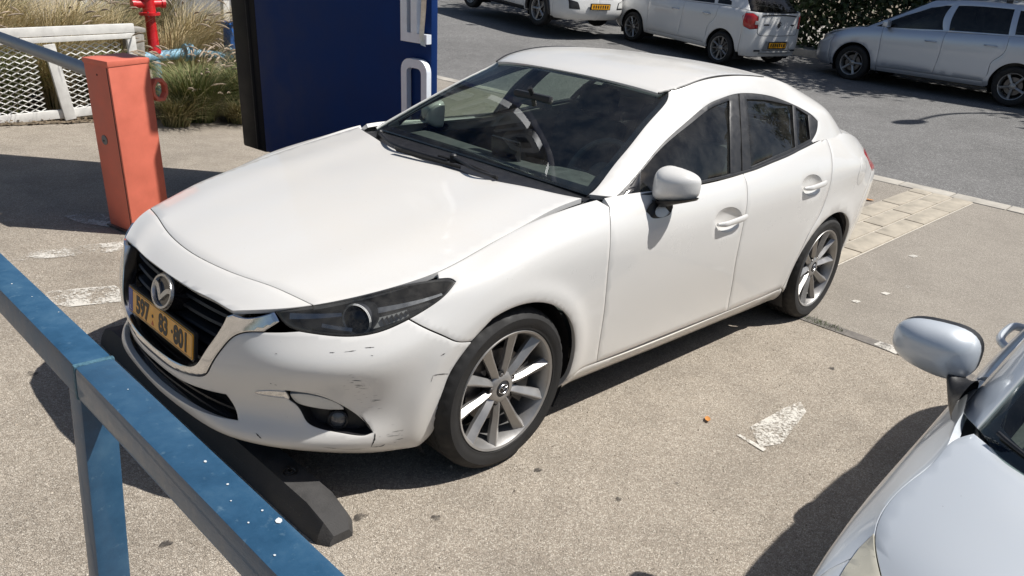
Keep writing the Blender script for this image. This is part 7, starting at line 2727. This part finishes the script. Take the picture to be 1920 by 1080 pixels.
    for cx in (wx, 2.02):
        for sd in (-1, 1):
            make_wheel(root, (cx + .55, sd * .725, Rw), sd, R=Rw, rim=.205, width=.18, spokes=7, kind='plain', detail=False)
            V = []
            for a in np.linspace(math.radians(205), math.radians(-25), 18):
                V += [(cx + .55 + (Ra + .008) * math.cos(a), sd * .80, Rw + (Ra * .93 + .008) * math.sin(a)), (cx + .55 + (Ra + .008) * math.cos(a), sd * .5, Rw + (Ra * .93 + .008) * math.sin(a))]
            F = [(2 * k, 2 * k + 2, 2 * k + 3, 2 * k + 1) for k in range(17)] + [(2 * k + 1, 2 * k + 3, 36) for k in range(17)]
            V.append((cx + .55, sd * .5, Rw))
            mesh_obj('wheel_arch_liner', V, F, DARK, root)
    # right door mirror: a teardrop shell with a flat rear edge
    mc = np.array(at(1752, 650, 'z', .925)) - np.array([-.55, yc, 0])
    V, F = [], []
    nu_, nv_ = 32, 14
    for i in range(nv_ + 1):
        th = math.pi / 2 * i / nv_
        for k in range(nu_):
            a = 2 * math.pi * k / nu_
            ca, sa = math.cos(a), math.sin(a)
            e = .72
            yy = math.copysign(abs(ca) ** e, ca) * math.sin(th) ** .8
            zz = math.copysign(abs(sa) ** e, sa) * math.sin(th) ** .8
            out = (yy + 1) / 2
            top, bot = .076 - .010 * out, -.088 + .030 * out ** 1.3
            x = .03 - math.cos(th) * (.085 - .02 * out) - .035 * out
            V.append((mc[0] + x, mc[1] + yy * .108, mc[2] + (top + bot) / 2 + zz * (top - bot) / 2))
    F = [(i * nu_ + k, (i + 1) * nu_ + k, (i + 1) * nu_ + (k + 1) % nu_, i * nu_ + (k + 1) % nu_) for i in range(nv_) for k in range(nu_)]
    ring = V[nv_ * nu_:]
    cen = np.mean(ring, 0)
    b0 = len(V)
    V2 = [tuple(np.array(q) + np.array([.030, 0, 0])) for q in ring]
    m_ = mesh_obj('side_mirror', V, F, SILVER, root, angle=60)
    V3 = [tuple(q) for q in ring] + V2 + [tuple(cen + (np.array(q) - cen) * .9) for q in V2]
    F3 = [(k, nu_ + k, nu_ + (k + 1) % nu_, (k + 1) % nu_) for k in range(nu_)] + [(nu_ + k, 2 * nu_ + k, 2 * nu_ + (k + 1) % nu_, nu_ + (k + 1) % nu_) for k in range(nu_)]
    mesh_obj('mirror_rim', V3, F3, TRIM, m_, angle=50)
    mesh_obj('mirror_glass', [tuple(np.array(q) - np.array([.004, 0, 0])) for q in V3[2 * nu_:]], [tuple(range(nu_))[::-1]], mat('mirror_silvering', (.7, .72, .74), .03, metal=1.0), m_)
    # black arm sweeping down to the door corner
    e0 = mc + np.array([.02, -.06, -.055])
    e1 = np.array(W((1795, 745), .835))
    e1[1] -= .02
    V = []
    for i, t in enumerate(np.linspace(0, 1, 9)):
        c_ = e0 * (1 - t) + e1 * t + np.array([0, 0, -.018 * math.sin(math.pi * t)])
        hx = .060 + .055 * t ** 2
        hz = .026 + .022 * t
        for k in range(16):
            a = 2 * math.pi * k / 16
            V.append(tuple(c_ + np.array([hx * math.cos(a), 0, hz * math.sin(a)])))
    F = [(i * 16 + k, (i + 1) * 16 + k, (i + 1) * 16 + (k + 1) % 16, i * 16 + (k + 1) % 16) for i in range(8) for k in range(16)]
    mesh_obj('mirror_arm', V, F, TRIM, m_, angle=60)
    mirror_obj(m_, root)
    return root


build_silver()
